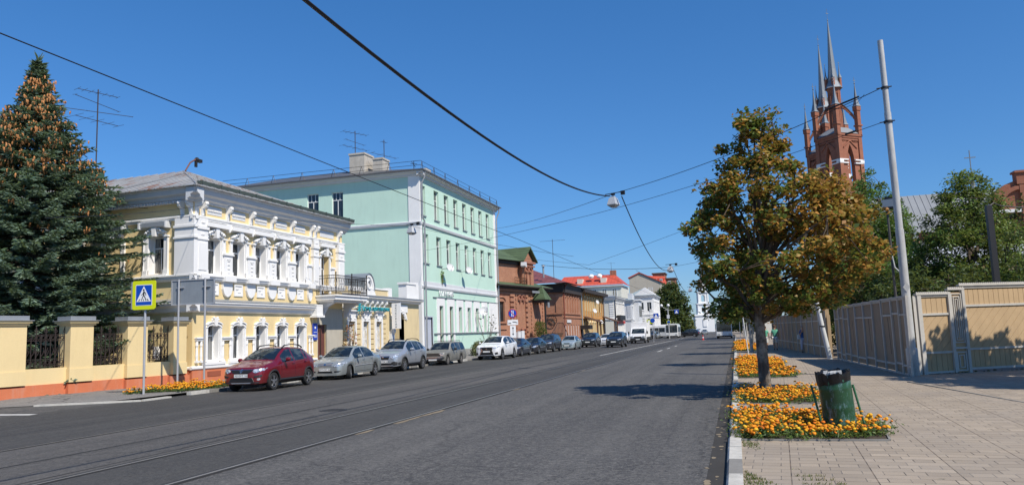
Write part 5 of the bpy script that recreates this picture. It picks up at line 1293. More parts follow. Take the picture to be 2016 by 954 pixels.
# satellite dishes (hang on the wall: things of their own)
def dish(x, z, out, r, label, wallx=-24.0, y0=56.7, az=-.6):
    t = empty('satellite_dish', (wallx, y0+x, z), math.pi/2, label, 'satellite dish', 'satellite dishes on the facades')
    m_ = MB(); m_.M = Matrix.Translation((0, -out, 0)) @ Matrix.Rotation(az, 4, 'Z') @ Matrix.Rotation(R(-20), 4, 'X')
    m_.lathe([(.001, .12*r), (r*.5, .09*r), (r*.85, .02*r), (r, -.06*r), (r*1.02, -.04*r), (r*.85, .05*r), (r*.5, .12*r), (.001, .15*r)], (0, 0, 0), 18, 'y'); m_.build('reflector', paint('dish_white', (.6, .6, .6), .5, .06, .2), t, True)
    a = MB(); a.tube([(0, 0, -.1), (0, -out*.9, -.05)], .03, 5); a.M = m_.M; a.tube([(0, 0, -r), (0, -.9*r, -.2*r)], .015, 4); a.box(-.04, .04, -.98*r, -.8*r, -.25*r, -.12*r); a.build('arm', M_zinc, t)
dish(4.6, 7.55, .8, .36, 'white dish with red lettering mark, nearer of the two under the second floor windows')
dish(9.5, 7.65, .8, .35, 'white dish under the second floor windows, the farther one of the pair')
dish(13.0, 3.9, .8, .42, 'large pale dish in front of the ground floor windows of the green building')
t = empty('air_conditioner', (-24.0, 56.7+15.4, 4.15), math.pi/2, 'white air conditioner unit on the green wall beside the lowest dish', 'air conditioner')
MB().box(-.4, .4, -.45, -.1, -.3, .3).build('casing', M_wht2, t); f = MB().lathe([(.22, -.46), (.24, -.47), (.25, -.45)], (0, 0, 0), 14, 'y')
for k in range(4): f.box(-.22, .22, -.465, -.455, -.18+.11*k, -.16+.11*k)
f.build('fan_grille', M_zinc, t)
antenna((-30.5, 58.2, 16.0), 3.6, 'antenna mast left of the chimneys on the green building', [(3.4, 2.4, 6, R(60), .9), (2.6, 2.6, 2, R(80), .4), (2.1, 2.8, 5, R(70), .9)])
antenna((-28.4, 59.5, 17.0), 1.9, 'antenna standing on the smaller chimney of the green building', [(1.7, .6, 3, R(70), .4), (.5, 3.0, 4, R(70), .9)])
t = empty('tv_antenna', (-24.5, 56.9, 15.3), 0, 'small stub antenna at the near roof corner of the green building', 'antenna', 'television antennas on the roofs'); f = MB().tube([(0, 0, -.1), (0, 0, .8)], .03, 5); f.tube([(-.3, 0, .6), (.3, 0, .5)], .02, 4); f.tube([(-.2, 0, .75), (.1, .1, .3)], .02, 4); f.build('mast', M_iron, t)

# ------------------------------------------------ garden wall
ga = math.atan2(1, .155)
G = empty('garden_wall', (-24.75, 21.2, gz(21)), ga, 'yellow rendered garden wall on a terracotta base, with pillars and wrought iron panels', 'wall')
def pillar(x, w_=.95):
    t = MB().box(x-w_/2, x+w_/2, -.17, .5, .52, 2.72); t.box(x-w_/2-.02, x+w_/2+.02, -.2, .5, .52, 1.02)
    o = t.build('pillar', M_yel, G)
    c = MB().box(x-w_/2-.06, x+w_/2+.06, -.23, .56, 2.66, 2.74).box(x-w_/2-.12, x+w_/2+.12, -.29, .62, 2.74, 2.82); c.build('pillar_moulding', M_yel, o)
    c = MB().box(x-w_/2-.17, x+w_/2+.17, -.34, .67, 2.82, 2.845).box(x-w_/2-.05, x+w_/2+.05, -.22, .55, 2.845, 3.0); c.build('pillar_cap', M_zinc, o)
PX = [-5.4, -2.7, 0.0, 2.62, 5.1, 7.25]
for x in PX: pillar(x, .95 if x < 7 else .7)
mb = MB().box(-9, 7.7, 0, .35, .5, 1.08); mb.build('low_wall', M_yel, G)
mb = MB().box(-9, 7.8, -.04, .37, -.5, .5)
for x in PX: mb.box(x-.52, x+.52, -.2, .0, -.5, .45)
mb.build('base', M_org, G)
rk = MB()
for k in range(26): x = 1.0+rnd.random()*1.6; rk.ball((x, -.06, .02+rnd.uniform(0, .1)), rnd.uniform(.03, .07), 4, .6)
rk.build('broken_render', M_earth, G)['kind'] = 'stuff'
def grille(x0, x1, z0, z1):
    g = MB(); n = max(4, int((x1-x0)/.17)); y = .16; r = .014
    for z in (z0+.05, z0+.3, z1-.32, z1-.1): g.box(x0, x1, y-.012, y+.012, z-.012, z+.012)
    for k in range(n+1):
        x = x0+(x1-x0)*k/n; top = z1+.06 if k % 2 else z1-.1; g.box(x-r, x+r, y-r, y+r, z0-.02, top)
        if k % 2: g.prism([(x-.04, top), (x, top+.16), (x+.04, top)], y-.01, y+.01); g.strip([(x-.07, z1+.06), (x-.05, z1-.02), (x, z1)], .018, y-.01, y+.01); g.strip([(x+.07, z1+.06), (x+.05, z1-.02), (x, z1)], .018, y-.01, y+.01)
        if k < n:
            xm = x+(x1-x0)/n/2; q = .055
            for zc in (z1-.21, z0+.17):
                pts = [(xm+q*math.cos(a)*1.1, zc+q*1.3*math.sin(a)) for a in [i*math.pi/4 for i in range(9)]]; g.strip(pts, .018, y-.012, y+.012)
            g.strip([(x, z0+.3), (x+.03, z0+.42), (xm, z0+.5), (xm+.03, z0+.62)], .018, y-.011, y+.011)
            if k % 2: g.strip([(x-.09, z0+.72), (x, z0+.45), (x+.09, z0+.72)], .02, y-.011, y+.011)
    return g.build('iron_grille', paint('brown_iron', (.035, .024, .02), .6, .2, 0), G)
for a, b in zip(PX, PX[1:]): grille(a+.48, b-.48 if b < 7 else b-.36, 1.12, 2.42)
# white sheet behind the third grille
t = MB().box(-.45, .45, -.02, .02, 0, .55).build('notice_board', M_signw); t.location = (-24.5, 28.4, 1.15); t.rotation_euler = (0, 0, ga); tag(t, 'white board standing behind the iron grille next to the yellow house', 'board')

# ------------------------------------------------ crossing sign and blank board
M_galp = paint('galvanised_post', (.48, .48, .49), .45, .08, .2, None, 3, .05, .4)
t = empty('crossing_sign', (-20.05, 22.35, gz(22)+.02), R(66), 'blue pedestrian crossing sign with a bright yellow border on a grey post', 'road sign')
# local -y faces the camera
sa = math.atan2(-(-20.05), 22.35)
t.rotation_euler = (0, 0, R(5))
MB().tube([(0, .06, 0), (.0, .06, 3.1), (.0, .06, 3.9)], .042, 10).build('post', M_galp, t, True)
def rrect(x0, x1, z0, z1, r, n=5):
    P = []
    for (cx, cz, a0) in ((x1-r, z1-r, 0), (x0+r, z1-r, 90), (x0+r, z0+r, 180), (x1-r, z0+r, 270)):
        for k in range(n+1): a = R(a0+90*k/n); P.append((cx+r*math.cos(a), cz+r*math.sin(a)))
    return P
M_yfl = plain('fluorescent_yellow', (.62, .68, .0), .45); M_bl = plain('sign_blue', (.0, .06, .42), .35); M_inkk = plain('sign_black', (.01, .01, .01), .5)
f = MB().prism(rrect(-.46, .46, 3.03, 4.05, .07), -.03, .0); o = f.build('sign_plate', M_yfl, t)
MB().prism(rrect(-.33, .33, 3.17, 3.91, .03), -.034, -.0305).build('border', M_signw, o)
MB().prism(rrect(-.31, .31, 3.19, 3.89, .02), -.038, -.0345).build('field', M_bl, o)
MB().prism([(-.29, 3.31), (.29, 3.31), (0, 3.86)], -.042, -.0385).build('triangle', M_signw, o)
f = MB(); y0, y1 = -.046, -.0425
f.prism([(0+.035*math.cos(k*math.pi/5), 3.72+.035*math.sin(k*math.pi/5)) for k in range(10)], y0, y1)
f.strip([(.01, 3.66), (.0, 3.53)], .05, y0, y1); f.strip([(.0, 3.53), (-.05, 3.45), (-.08, 3.35)], .028, y0-.0005, y1); f.strip([(.01, 3.53), (.06, 3.44), (.1, 3.35)], .028, y0-.001, y1)
f.strip([(.03, 3.65), (.08, 3.6), (.09, 3.53)], .022, y0-.0015, y1); f.strip([(-.01, 3.63), (-.05, 3.57), (-.08, 3.54)], .022, y0-.002, y1)
for s in (-1, 1): f.prism([(s*.17, 3.34), (s*.21, 3.34), (s*.155, 3.4), (s*.125, 3.4)], y0-.0025, y1)
f.prism([(-.012, 3.34), (.012, 3.34), (.01, 3.4), (-.01, 3.4)], y0-.003, y1)
f.build('pictogram', M_inkk, o)
f = MB().box(-.52, -.46, -.02, .06, 3.05, 4.03); f.build('side_box', M_zinc, t)
t = empty('blank_board', (-21.4, 26.5, gz(26)+.09), 0, 'back of a grey metal board carried on two grey posts above the left marigold bed', 'board')
t.rotation_euler = (0, 0, R(4))
for x in (-.62, .6): MB().tube([(x, -.0, 0), (x, -.0, 4.38)], .042, 10).build('post', M_galp, t, True)
M_bb = paint('board_back', (.25, .28, .31), .55, .12, .5, (.14, .15, .17), 2.2, .1, .2)
MB().box(-1.0, 1.0, .06, .1, 3.32, 4.36).build('panel', M_bb, t)
f = MB(); f.box(-1.0, 1.0, .03, .06, 3.32, 3.36); f.box(-1.0, 1.0, .03, .06, 4.32, 4.36); f.box(-1, -.96, .03, .06, 3.36, 4.32); f.box(.96, 1, .03, .06, 3.36, 4.32); f.build('rim', M_galp, t)
f = MB()
for x in (-.62, .6): f.box(x-.12, x+.22, .0, .05, 4.02, 4.06)
f.build('clamp', M_galp, t)

# ------------------------------------------------ no stopping sign, bushes by the green building
t = empty('parking_sign', (-17.7, 61.0, gz(61)), R(18), 'round blue and red no parking sign with two white plates below, before the green building', 'road sign')
f = MB().tube([(0, .05, 0), (0, .05, 3.6)], .04, 8); f.build('post', M_galp, t)
k_ = .37
MB().lathe([(.001, -.02), (k_, -.02), (k_, 0)], (0, 0, 3.5), 22, 'y').build('disc', plain('sign_red', (.45, .01, .02), .4), t)
MB().lathe([(.001, -.026), (k_*.86, -.026), (k_*.86, -.0205)], (0, 0, 3.5), 22, 'y').build('field', M_bl, t)
f = MB().box(-.09, -.03, -.032, -.0265, 3.25, 3.75).box(.03, .09, -.032, -.0265, 3.25, 3.75); f.build('symbol', M_signw, t)
f = MB().strip([(-.24, 3.74), (.24, 3.26)], .05, -.038, -.033); f.build('bar', plain('sign_red', (.45, .01, .02)), t)
o = MB().prism(rrect(-.44, .44, 2.55, 2.98, .05), -.02, 0).build('plate', M_signw, t)
MB().box(-.36, -.14, -.026, -.0205, 2.66, 2.73).strip([(.0, 2.8), (.2, 2.78), (.38, 2.72)], .06, -.026, -.0205).build('tow_truck_symbol', M_inkk, o)
o = MB().prism(rrect(-.24, .24, 1.5, 2.5, .05), -.02, 0).build('plate', M_signw, t)
f = MB().box(-.02, .02, -.026, -.0205, 1.85, 2.25); f.prism([(-.08, 2.25), (.08, 2.25), (0, 2.42)], -.026, -.0205); f.prism([(-.08, 1.85), (0, 1.68), (.08, 1.85)], -.026, -.0205); f.build('arrow', M_inkk, o)
def small_bush(name, loc, rx, ry, h, n, size, pal, seed, label, cat='bush', stems=True, up=.3):
    rg = np.random.default_rng(seed); t = empty(name, loc, 0, label, cat); a = rg.uniform(0, 6.28, n); r = rg.random(n)**.5; z = rg.random(n)**.8
    q = np.sqrt(np.clip(1-(z-.35)**2*1.6, .1, 1)); P = np.stack([rx*r*q*np.cos(a), ry*r*q*np.sin(a), h*z+.05], 1); P += rg.normal(size=P.shape)*.05
    v, f_ = leaf_cloud(P, size, rg, up, .55); mesh_np('foliage', v, f_, M_leaf, t, pick(rg, pal, [1]*len(pal), n))
    s = MB()
    for k in range(9): b = rg.uniform(0, 6.28); s.tube([(0, 0, -.1), (rx*.4*math.cos(b), ry*.4*math.sin(b), h*.5), (rx*.75*math.cos(b), ry*.75*math.sin(b), h*.85)], [.03, .015, .006], 4)
    s.build('stems', M_bark, t); return t
small_bush('bush', (-19.6, 59.0, gz(59)+.15), 1.0, 1.7, 1.05, 2300, .17, [(.1, .13, .04), (.07, .1, .035), (.16, .18, .07), (.13, .1, .05)], 101, 'wide low leafy bush on the pavement between the old grey estate and the white car')
small_bush('bush', (-22.7, 42.4, .1), .4, .6, 2.5, 200, .16, [(.35, .12, .04), (.25, .09, .04), (.3, .16, .06)], 102, 'thin shrub with dry red brown leaves under the iron balcony')
t = small_bush('sapling', (-19.8, 60.5, .2), 1.0, 1.2, 3.4, 60, .2, [(.12, .12, .06), (.07, .07, .04)], 103, 'bare thin sapling with few leaves in front of the green wall', 'sapling')
small_bush('bush', (-23.9, 61.2, 6.2), .12, .25, 1.0, 60, .17, [(.12, .25, .04), (.2, .3, .06)], 104, 'tiny green sprout growing out of the ledge of the green building')
# ---------------------------------------------------------------- vehicles
M_tyre = paint('tyre_rubber', (.018, .018, .018), .85, .2, .4, (.06, .055, .05), 5)
M_rim = plain('alloy_rim', (.5, .51, .53), .3, .85)
M_cglass = None
m, nt, b = base_mat('car_glass'); nt.links.new(mixc(nt, ramp(nt, noise(nt, objco(nt, (1.2, 1.6, 3)), 1.6, 3), .48, .62, 0, .8), (.010, .015, .019), (.075, .09, .085)), b.inputs['Base Color']); b.inputs['Roughness'].default_value = .03  # pale noise patches in the colour stand for reflections and interior brightness
b.inputs['Specular IOR Level'].default_value = .9; bump(nt, b, noise(nt, objco(nt), .9, 2), .02, .02); M_cglass = m
M_trim = paint('black_plastic', (.022, .022, .023), .6, .15, .2, (.06, .055, .05), 4)
M_chrome = plain('chrome', (.7, .7, .71), .12, 1)
m, nt, b = base_mat('headlight_glass'); v = objco(nt)
nt.links.new(mixc(nt, ramp(nt, noise(nt, v, 14, 3), .4, .6), (.25, .27, .29), (.85, .87, .9)), b.inputs['Base Color']); b.inputs['Roughness'].default_value = .12; b.inputs['Metallic'].default_value = .5
b.inputs['Coat Weight'].default_value = 1; M_lamp = m
M_mesh = paint('grille_mesh', (.012, .012, .013), .5, .2, 0)
M_plate = paint('number_plate', (.72, .72, .70), .4, .05, .1)
M_red = plain('tail_light', (.35, .01, .01), .2, 0, .8)
M_amber = plain('amber_lens', (.7, .25, .02), .3)
def itp(tab, x):
    return float(np.interp(x, [t[0] for t in tab], [t[1] for t in tab]))
def wheel(parent, x, y, r, wd, style=5, rimm=None, steer=0):
    s = 1 if y > 0 else -1
    def add(name, mb, mt, par, loc=None):
        o = mb.build(name, mt, par, True); return o
    t = MB(); t.M = Matrix.Translation((x, y, r)) @ Matrix.Rotation(steer, 4, 'Z'); h = wd/2
    t.lathe([(r*.64, -h*.8), (r*.68, -h), (r*.93, -h), (r*.985, -h*.8), (r, -h*.5), (r, h*.5), (r*.985, h*.8), (r*.93, h), (r*.68, h), (r*.64, h*.8), (r*.62, 0)], n=26, axis='y')
    t.lathe([(r*.62, -h*.7), (r*.5, -h*.1*s), (.001, 0)], n=20, axis='y')
    W = t.build('wheel', M_tyre, parent, True)
    q = MB(); q.M = t.M; f = s*h
    q.lathe([(r*.69, f*1.02), (r*.68, f*.85), (r*.6, f*.8), (r*.62, f*.6)] if s > 0 else [(r*.62, f*.6), (r*.6, f*.8), (r*.68, f*.85), (r*.69, f*1.02)], n=26, axis='y')
    q.lathe([(.001, f*1.0), (r*.14, f*.98), (r*.15, f*.7)] if s > 0 else [(r*.15, f*.7), (r*.14, f*.98), (.001, f*1.0)], n=10, axis='y')
    for k in range(style):
        a = 2*math.pi*k/style+.3; ca, sa_ = math.cos(a), math.sin(a); wv = r*(.11 if style <= 6 else .05)
        P = [(r*.1*ca-wv*sa_, r*.1*sa_+wv*ca), (r*.64*ca-wv*.8*sa_, r*.64*sa_+wv*.8*ca), (r*.64*ca+wv*.8*sa_, r*.64*sa_-wv*.8*ca), (r*.1*ca+wv*sa_, r*.1*sa_-wv*ca)]
        q.prism(P, min(f*.8, f*.95), max(f*.8, f*.95))
    q.build('rim', rimm or M_rim, W, False)
    d = MB(); d.M = t.M; d.lathe([(.001, f*.5), (r*.6, f*.5)], n=20, axis='y'); d.build('brake_disc', M_mesh, W)
    return W
def car(name, label, cat, loc, heading, P, paintm, group='cars parked along the left kerb', lod=0):
    """x forward from the front bumper backwards is negative: here x=0 is the nose, +x runs to the tail"""
    root = empty(name, loc, heading, label, cat, group)
    L, W, H = P['L'], P['W'], P['H']; r = P['r']; xf, xr = P['xf'], P['xf']+P['wb']; sill = P.get('sill', .24)
    top, belt, wid = P['top'], P['belt'], P['wid']
    cw, rf, rb, dk = P['glass']         # cowl x, windscreen top x, rear screen top x, rear screen bottom x
    Ra = r+.055
    xs = set(frange(0, L, .14 if lod == 0 else .25)) | {.02, .05, .1, .18, cw, rf, rb, dk, L-.02, L-.06, L-.12}
    for c in (xf, xr):
        for k in range(-6, 7): xs.add(c+Ra*math.sin(k*math.pi/12)*(.999))
        xs |= {c-Ra-.012, c+Ra+.012}
    bp = P.get('pillars', [])
    for p in bp: xs |= {p-.035, p+.035}
    xs = sorted(x for x in xs if 0 <= x <= L); out = [xs[0]]
    for x in xs[1:]:
        if x-out[-1] > .008: out.append(x)
    xs = out
    fr0, re0 = P.get('bump', (.3, .3))
    def ring(x):
        w_ = itp(wid, x)*W/2; zt = itp(top, x); zb = itp(belt, x)
        lo = sill+(fr0-sill)*max(0, 1-x/.35)+(re0-sill)*max(0, 1-(L-x)/.35)
        for c in (xf, xr):
            if abs(x-c) < Ra: lo = max(lo, r*1.0+math.sqrt(Ra*Ra-(x-c)**2)*.97)
        lo = min(lo, zb-.06); H_ = max(1e-3, H-zb)
        c = min(1, max(0, (zt-zb-.03)/(H_*.6)))
        wr = w_*.90*(1-c)+(P.get('wroof', .70)*W/2)*c if zt-zb > .03 else w_*.9
        k = min(1, max(0, (zt-zb)/H_)); wr = w_*(.93-.0*k)-(w_*.93-P.get('wroof', .72)*W/2)*k
        d = zb-lo
        return [(w_*.94, lo), (w_*.985, lo+.22*d), (w_*1.0, lo+.52*d), (w_*.985, lo+.8*d), (w_*.955, zb), (wr, zt-.075*c-.03*(1-c)), (wr*.86, zt-.02), (wr*.5, zt-.002), (0, zt+.006)], c
    body = MB(); glass = MB(); ids = []
    V = []
    for x in xs:
        pr, c = ring(x); V.append((x, pr, c))
    def P3(i, j, s): x, pr, c = V[i]; return (x, s*pr[j][0], pr[j][1])
    for s in (1, -1):
        for i in range(len(xs)-1):
            xm = (xs[i]+xs[i+1])/2
            for j in range(8):
                q = [P3(i, j, s), P3(i+1, j, s), P3(i+1, j+1, s), P3(i, j+1, s)]
                if s > 0: q = q[::-1]
                isg = False; c = (V[i][2]+V[i+1][2])/2
                if j == 4 and cw+.12 < xm < dk-.12 and c > .25 and not any(abs(xm-p) < .04 for p in bp) and xm < P.get('side_end', dk-.2) and xm > cw+.3: isg = True
                if j >= 5 and j != 5 and ((cw+.04 < xm < rf-.02) or (rb+.03 < xm < dk-.03)): isg = True
                (glass if isg else body).face(q)
    for (i, flip) in ((0, 1), (len(xs)-1, 0)):      # nose and tail caps
        for s in (1, -1):
            for j in range(8):
                q = [P3(i, j, s), P3(i, j+1, s), (xs[i], 0, V[i][1][j+1][1]), (xs[i], 0, V[i][1][j][1])]
                if (s > 0) == bool(flip): q = q[::-1]
                body.face(q)
    def merge(mb):
        idx = {}; nv = []; mp = []
        for v in mb.v:
            k = (round(v[0], 4), round(v[1], 4), round(v[2], 4))
            if k not in idx: idx[k] = len(nv); nv.append(v)
            mp.append(idx[k])
        nf = []
        for f in mb.f:
            g = []
            for q in f:
                if mp[q] not in g: g.append(mp[q])
            if len(g) > 2: nf.append(g)
        mb.v, mb.f, mb.mi = nv, nf, [0]*len(nf)
    merge(body); merge(glass)
    ob = body.build('body', paintm, root, True); og = glass.build('windows', M_cglass, root, True)
    ub = MB(); ub.box(xf-.3, xr+.3, -W/2+.28, W/2-.28, .2, .62); ub.box(.15, L-.15, -W/2+.24, W/2-.24, sill+.03, .5); ub.build('underbody', M_mesh, root)
    for (x, nm) in ((xf, 0), (xr, 1)):
        for s in (1, -1): wheel(root, x, s*(W/2-.125), r, .20, P.get('spokes', 5), P.get('rimm'), P.get('steer', 0) if nm == 0 else 0)
    bvh = BVHTree.FromPolygons([Vector(v) for v in body.v+glass.v], body.f+[[q+len(body.v) for q in f] for f in glass.f])
    def hit(y, z, x0=-1, dr=1):
        h = bvh.ray_cast(Vector((x0, y, z)), Vector((dr, 0, 0)))[0]; return h.x if h else None
    def hity(x, z, s):
        h = bvh.ray_cast(Vector((x, s*3, z)), Vector((0, -s, 0)))[0]; return h.y if h else None
    def decal(name_, poly, mt, off=.012, par=root, rear=False, res=5, thick=True):
        """polygon (y,z) pressed on the nose or tail"""
        mb = MB(); cy = sum(p[0] for p in poly)/len(poly); cz = sum(p[1] for p in poly)/len(poly)
        dens = []
        for a, b_ in zip(poly, poly[1:]+poly[:1]):
            for k in range(3): dens.append((a[0]+(b_[0]-a[0])*k/3, a[1]+(b_[1]-a[1])*k/3))
        def pt(y, z, o):
            x = hit(y, z, -1, 1) if not rear else hit(y, z, L+1, -1)
            if x is None: return None
            return mb.pt((x-o if not rear else x+o, y, z))
        rings = []
        for t_ in (1.0, .97, .75, .5, .25):
            rg_ = [pt(cy+(y-cy)*t_, cz+(z-cz)*t_, off if t_ < 1 else -.004) for y, z in dens]
            if any(q is None for q in rg_): continue
            rings.append(rg_)
        if not rings: return None
        for A_, B_ in zip(rings, rings[1:]):
            n = len(A_)
            for k in range(n): mb.f.append([A_[k], A_[(k+1) % n], B_[(k+1) % n], B_[k]]); mb.mi.append(0)
        mb.f.append(rings[-1]); mb.mi.append(0)
        return mb.build(name_, mt, par)
    def both(name_, poly, mt, off=.012, rear=False):
        for s in (1, -1): decal(name_, [(s*y, z) for y, z in poly], mt, off, root, rear)
    def sidestrip(name_, pts, w_, mt, s, off=.008, par=root):
        mb = MB(); ps = []
        for a, b_ in zip(pts, pts[1:]):
            n = max(1, int(math.hypot(b_[0]-a[0], b_[1]-a[1])/.12))
            for k in range(n): ps.append((a[0]+(b_[0]-a[0])*k/n, a[1]+(b_[1]-a[1])*k/n))
        ps.append(pts[-1]); q3 = []
        for x, z in ps:
            y = hity(x, z, s)
            if y is not None: q3.append((x, y+s*off, z))
        if len(q3) > 1: mb.tube(q3, w_, 5); return mb.build(name_, mt, par)
    # arches, sills, door gaps
    if P.get('clad'):
        for s in (1, -1):
            for c in (xf, xr):
                pts = []
                for k in range(15):
                    a = math.pi*k/14; x = c-(Ra+.02)*math.cos(a); z = r+(Ra+.02)*math.sin(a); y = hity(min(max(x, .08), L-.08), z+.015, s)
                    if y is not None: pts.append((x, y+s*.002, z))
                MB().tube(pts, .035, 6).build('wheel_arch', M_trim, root, True)
            sidestrip('sill_trim', [(xf+Ra+.03, sill+.06), (xr-Ra-.03, sill+.06)], .055, M_trim, s, -.02)
    if lod == 0:
        doors = P.get('doors', [cw+.28, bp[0] if bp else cw+1.2, (bp[0] if bp else cw+1.2)+.85])
        for s in (1, -1):
            for x in doors:
                sidestrip('door_gap', [(x, sill+.1), (x+.0, itp(belt, x)-.02)], .005, M_mesh, s, .001)
            sidestrip('door_gap', [(doors[0], sill+.1), (doors[-1], sill+.1)], .005, M_mesh, s, .001)
            for x in doors[1:]:
                z = itp(belt, x)-.1; y = hity(x-.14, z, s)
                if y: MB().tube([(x-.22, y+s*.02, z), (x-.14, y+s*.035, z+.004), (x-.06, y+s*.02, z)], .014, 5).build('door_handle', P.get('handle', paintm), root, True)
    # pillars and screen frame
    for s in (1, -1):
        z_ = itp(belt, cw+.55); xm_ = cw+.42; y = itp(wid, xm_)*W/2
        mr = MB(); my = s*(y+.14); mr.M = Matrix.Translation((xm_, my, itp(belt, xm_)+.11)); mr.lathe([(.001, -.09), (.05, -.085), (.075, -.03), (.075, .05), (.05, .08), (.001, .085)], (0, 0, 0), 10, 'y')
        for i in range(len(mr.v)): 
            v = mr.v[i]; mr.v[i] = (v[0]*1.0+0, v[1], v[2])
        o = mr.build('mirror', P.get('mirror', paintm), root, True)
        MB().tube([(xm_+.02, my-s*.02, itp(belt, xm_)+.08), (xm_+.05, my-s*.16, itp(belt, xm_)+.02)], .025, 5).build('mirror_arm', M_trim, o)
    if lod == 0:
        wp = MB()
        for s0 in (-.45, .18):
            pts = []
            for k in range(5):
                y = (s0+.45*k/4)*W/2; zq = itp(top, cw+.05+.05*k)+.02; x = hit(y, zq+.0, -1, 1); x = cw+.04+.05*k; pts.append((x, y, itp(top, x)+.012))
            wp.tube(pts, .01, 4)
        wp.build('wipers', M_trim, root)
        if P.get('ant', 1): MB().tube([(rf+.25, 0, H), (rf+.55, 0, H+.16)], .008, 4).build('aerial', M_trim, root)
    if P.get('rails'):
        for s in (1, -1):
            y = s*(P.get('wroof', .72)*W/2*.88); MB().tube([(rf-.02, y, H-.06), (rf+.18, y, H+.045), ((rf+rb)/2, y, H+.075), (rb-.15, y, H+.035), (rb+.08, y, H-.06)], [.03, .026, .018, .026, .03], 6).build('roof_rail', P['rails'], root, True)
    P['detail'](root, decal, both, sidestrip, hit, paintm) if 'detail' in P else None
    pz, py_ = P.get('plate', (.45, 0))
    x = hit(py_, pz)
    if x is not None:
        o = MB().box(x-.04, x-.02, py_-.27, py_+.27, pz-.058, pz+.058).build('number_plate', M_plate, root)
        if P.get('plate_text'):
            MT = Matrix.Translation((x-.041, py_-.03, pz)) @ Matrix.Rotation(-math.pi/2, 4, 'Z') @ Matrix.Rotation(R(90), 4, 'X')
            text_obj('characters', P['plate_text'], .105, plain('sign_black', (.01, .01, .01)), o, MT, .001)
    for s in (1, -1): decal('tail_light', [(s*.92*W/2*.8, .78), (s*.92*W/2*.95, .78), (s*.9*W/2*.93, 1.0), (s*.9*W/2*.8, 1.0)], M_red, .01, root, True)
    return root
HD = math.pi/2        # nose (x=0) towards the camera, tail away: +x points to +Y
# ---- shapes
def d_hatch(root, decal, both, side, hit, pm):
    both('headlight', [(.44, .72), (.56, .66), (.80, .74), (.83, .84), (.66, .83), (.48, .80)], M_lamp)
    decal('grille', [(-.44, .78), (-.42, .72), (-.25, .64), (.25, .64), (.42, .72), (.44, .78)], M_mesh)
    decal('grille_bar', [(-.5, .785), (-.5, .805), (.5, .805), (.5, .785)], M_chrome, .02)
    decal('badge', [(-.055, .74), (0, .655), (.055, .74), (0, .84)], M_chrome, .035)
    decal('badge_centre', [(-.022, .74), (0, .70), (.022, .74), (0, .785)], M_mesh, .045)
    decal('lower_grille', [(-.44, .50), (-.52, .36), (.52, .36), (.44, .50)], M_mesh)
    both('bumper_insert', [(.50, .56), (.55, .50), (.76, .52), (.78, .6)], M_trim)
    both('fog_light', [(.62, .42), (.68, .40), (.73, .43), (.72, .48), (.64, .48)], M_lamp)
    decal('bumper_apron', [(-.72, .355), (-.68, .30), (.68, .30), (.72, .355)], M_trim, .015)
    decal('skid_plate', [(-.42, .33), (-.38, .295), (.38, .295), (.42, .33)], M_rim, .025)
HATCH = dict(L=4.08, W=1.76, H=1.57, r=.325, xf=.80, wb=2.59, sill=.30, bump=(.28, .32), glass=(1.08, 1.88, 3.30, 3.92), pillars=[2.28, 3.12], side_end=3.32, wroof=.68,
    top=[(0, .70), (.04, .78), (.12, .86), (.5, .97), (1.05, 1.07), (1.5, 1.34), (1.88, 1.515), (2.3, 1.565), (2.9, 1.55), (3.35, 1.49), (3.92, 1.14), (4.04, 1.02), (4.08, .7)],
    belt=[(0, .62), (.08, .74), (.3, .86), (1.1, .97), (2.3, 1.02), (3.4, 1.07), (3.9, 1.05), (4.08, .66)],
    wid=[(0, .66), (.05, .80), (.15, .90), (.35, .96), (.8, 1), (3.4, 1), (3.85, .95), (4.02, .86), (4.08, .7)], clad=1, rails=M_trim, plate=(.575, 0), plate_text='К010УТ 163', detail=d_hatch, doors=[1.3, 2.28, 3.2])
def d_sedan(root, decal, both, side, hit, pm):
    both('headlight', [(.40, .60), (.55, .565), (.80, .64), (.84, .78), (.70, .76), (.5, .70)], M_lamp)
    decal('grille', [(-.36, .73), (-.33, .61), (.33, .61), (.36, .73)], paint('grille_grey', (.2, .2, .21), .4))
    decal('grille_bar', [(-.37, .735), (-.37, .75), (.37, .75), (.37, .735)], M_chrome, .02); decal('grille_bar', [(-.34, .66), (-.34, .672), (.34, .672), (.34, .66)], M_chrome, .02)
    decal('badge', [(.055*math.cos(a*.785), .69+.035*math.sin(a*.785)) for a in range(8)], M_chrome, .03)
    decal('lower_grille', [(-.34, .40), (-.38, .32), (.38, .32), (.34, .40)], M_mesh); both('bumper_insert', [(.46, .40), (.46, .34), (.66, .35), (.74, .40)], M_mesh)
    for s in (1, -1): side('rub_strip', [(1.25, .57), (3.3, .60)], .018, paint('grey_strip', (.25, .26, .27), .5), s, .004)
SEDAN = dict(L=4.41, W=1.71, H=1.47, r=.305, xf=.86, wb=2.6, sill=.22, bump=(.2, .26), glass=(1.02, 1.75, 3.05, 3.72), pillars=[2.25], side_end=3.32, wroof=.66,
    top=[(0, .64), (.05, .74), (.15, .80), (.6, .90), (1.0, .965), (1.4, 1.24), (1.75, 1.41), (2.2, 1.465), (2.8, 1.45), (3.1, 1.39), (3.72, 1.06), (4.2, 1.04), (4.36, .96), (4.41, .7)],
    belt=[(0, .56), (.1, .68), (.4, .80), (1.1, .89), (2.3, .93), (3.7, .97), (4.3, .92), (4.41, .6)],
    wid=[(0, .64), (.04, .78), (.15, .89), (.4, .96), (.9, 1), (3.4, 1), (4.0, .95), (4.3, .86), (4.41, .7)], plate=(.46, 0), plate_text='В771ОС 163', detail=d_sedan, steer=.35, doors=[1.3, 2.25, 3.1])
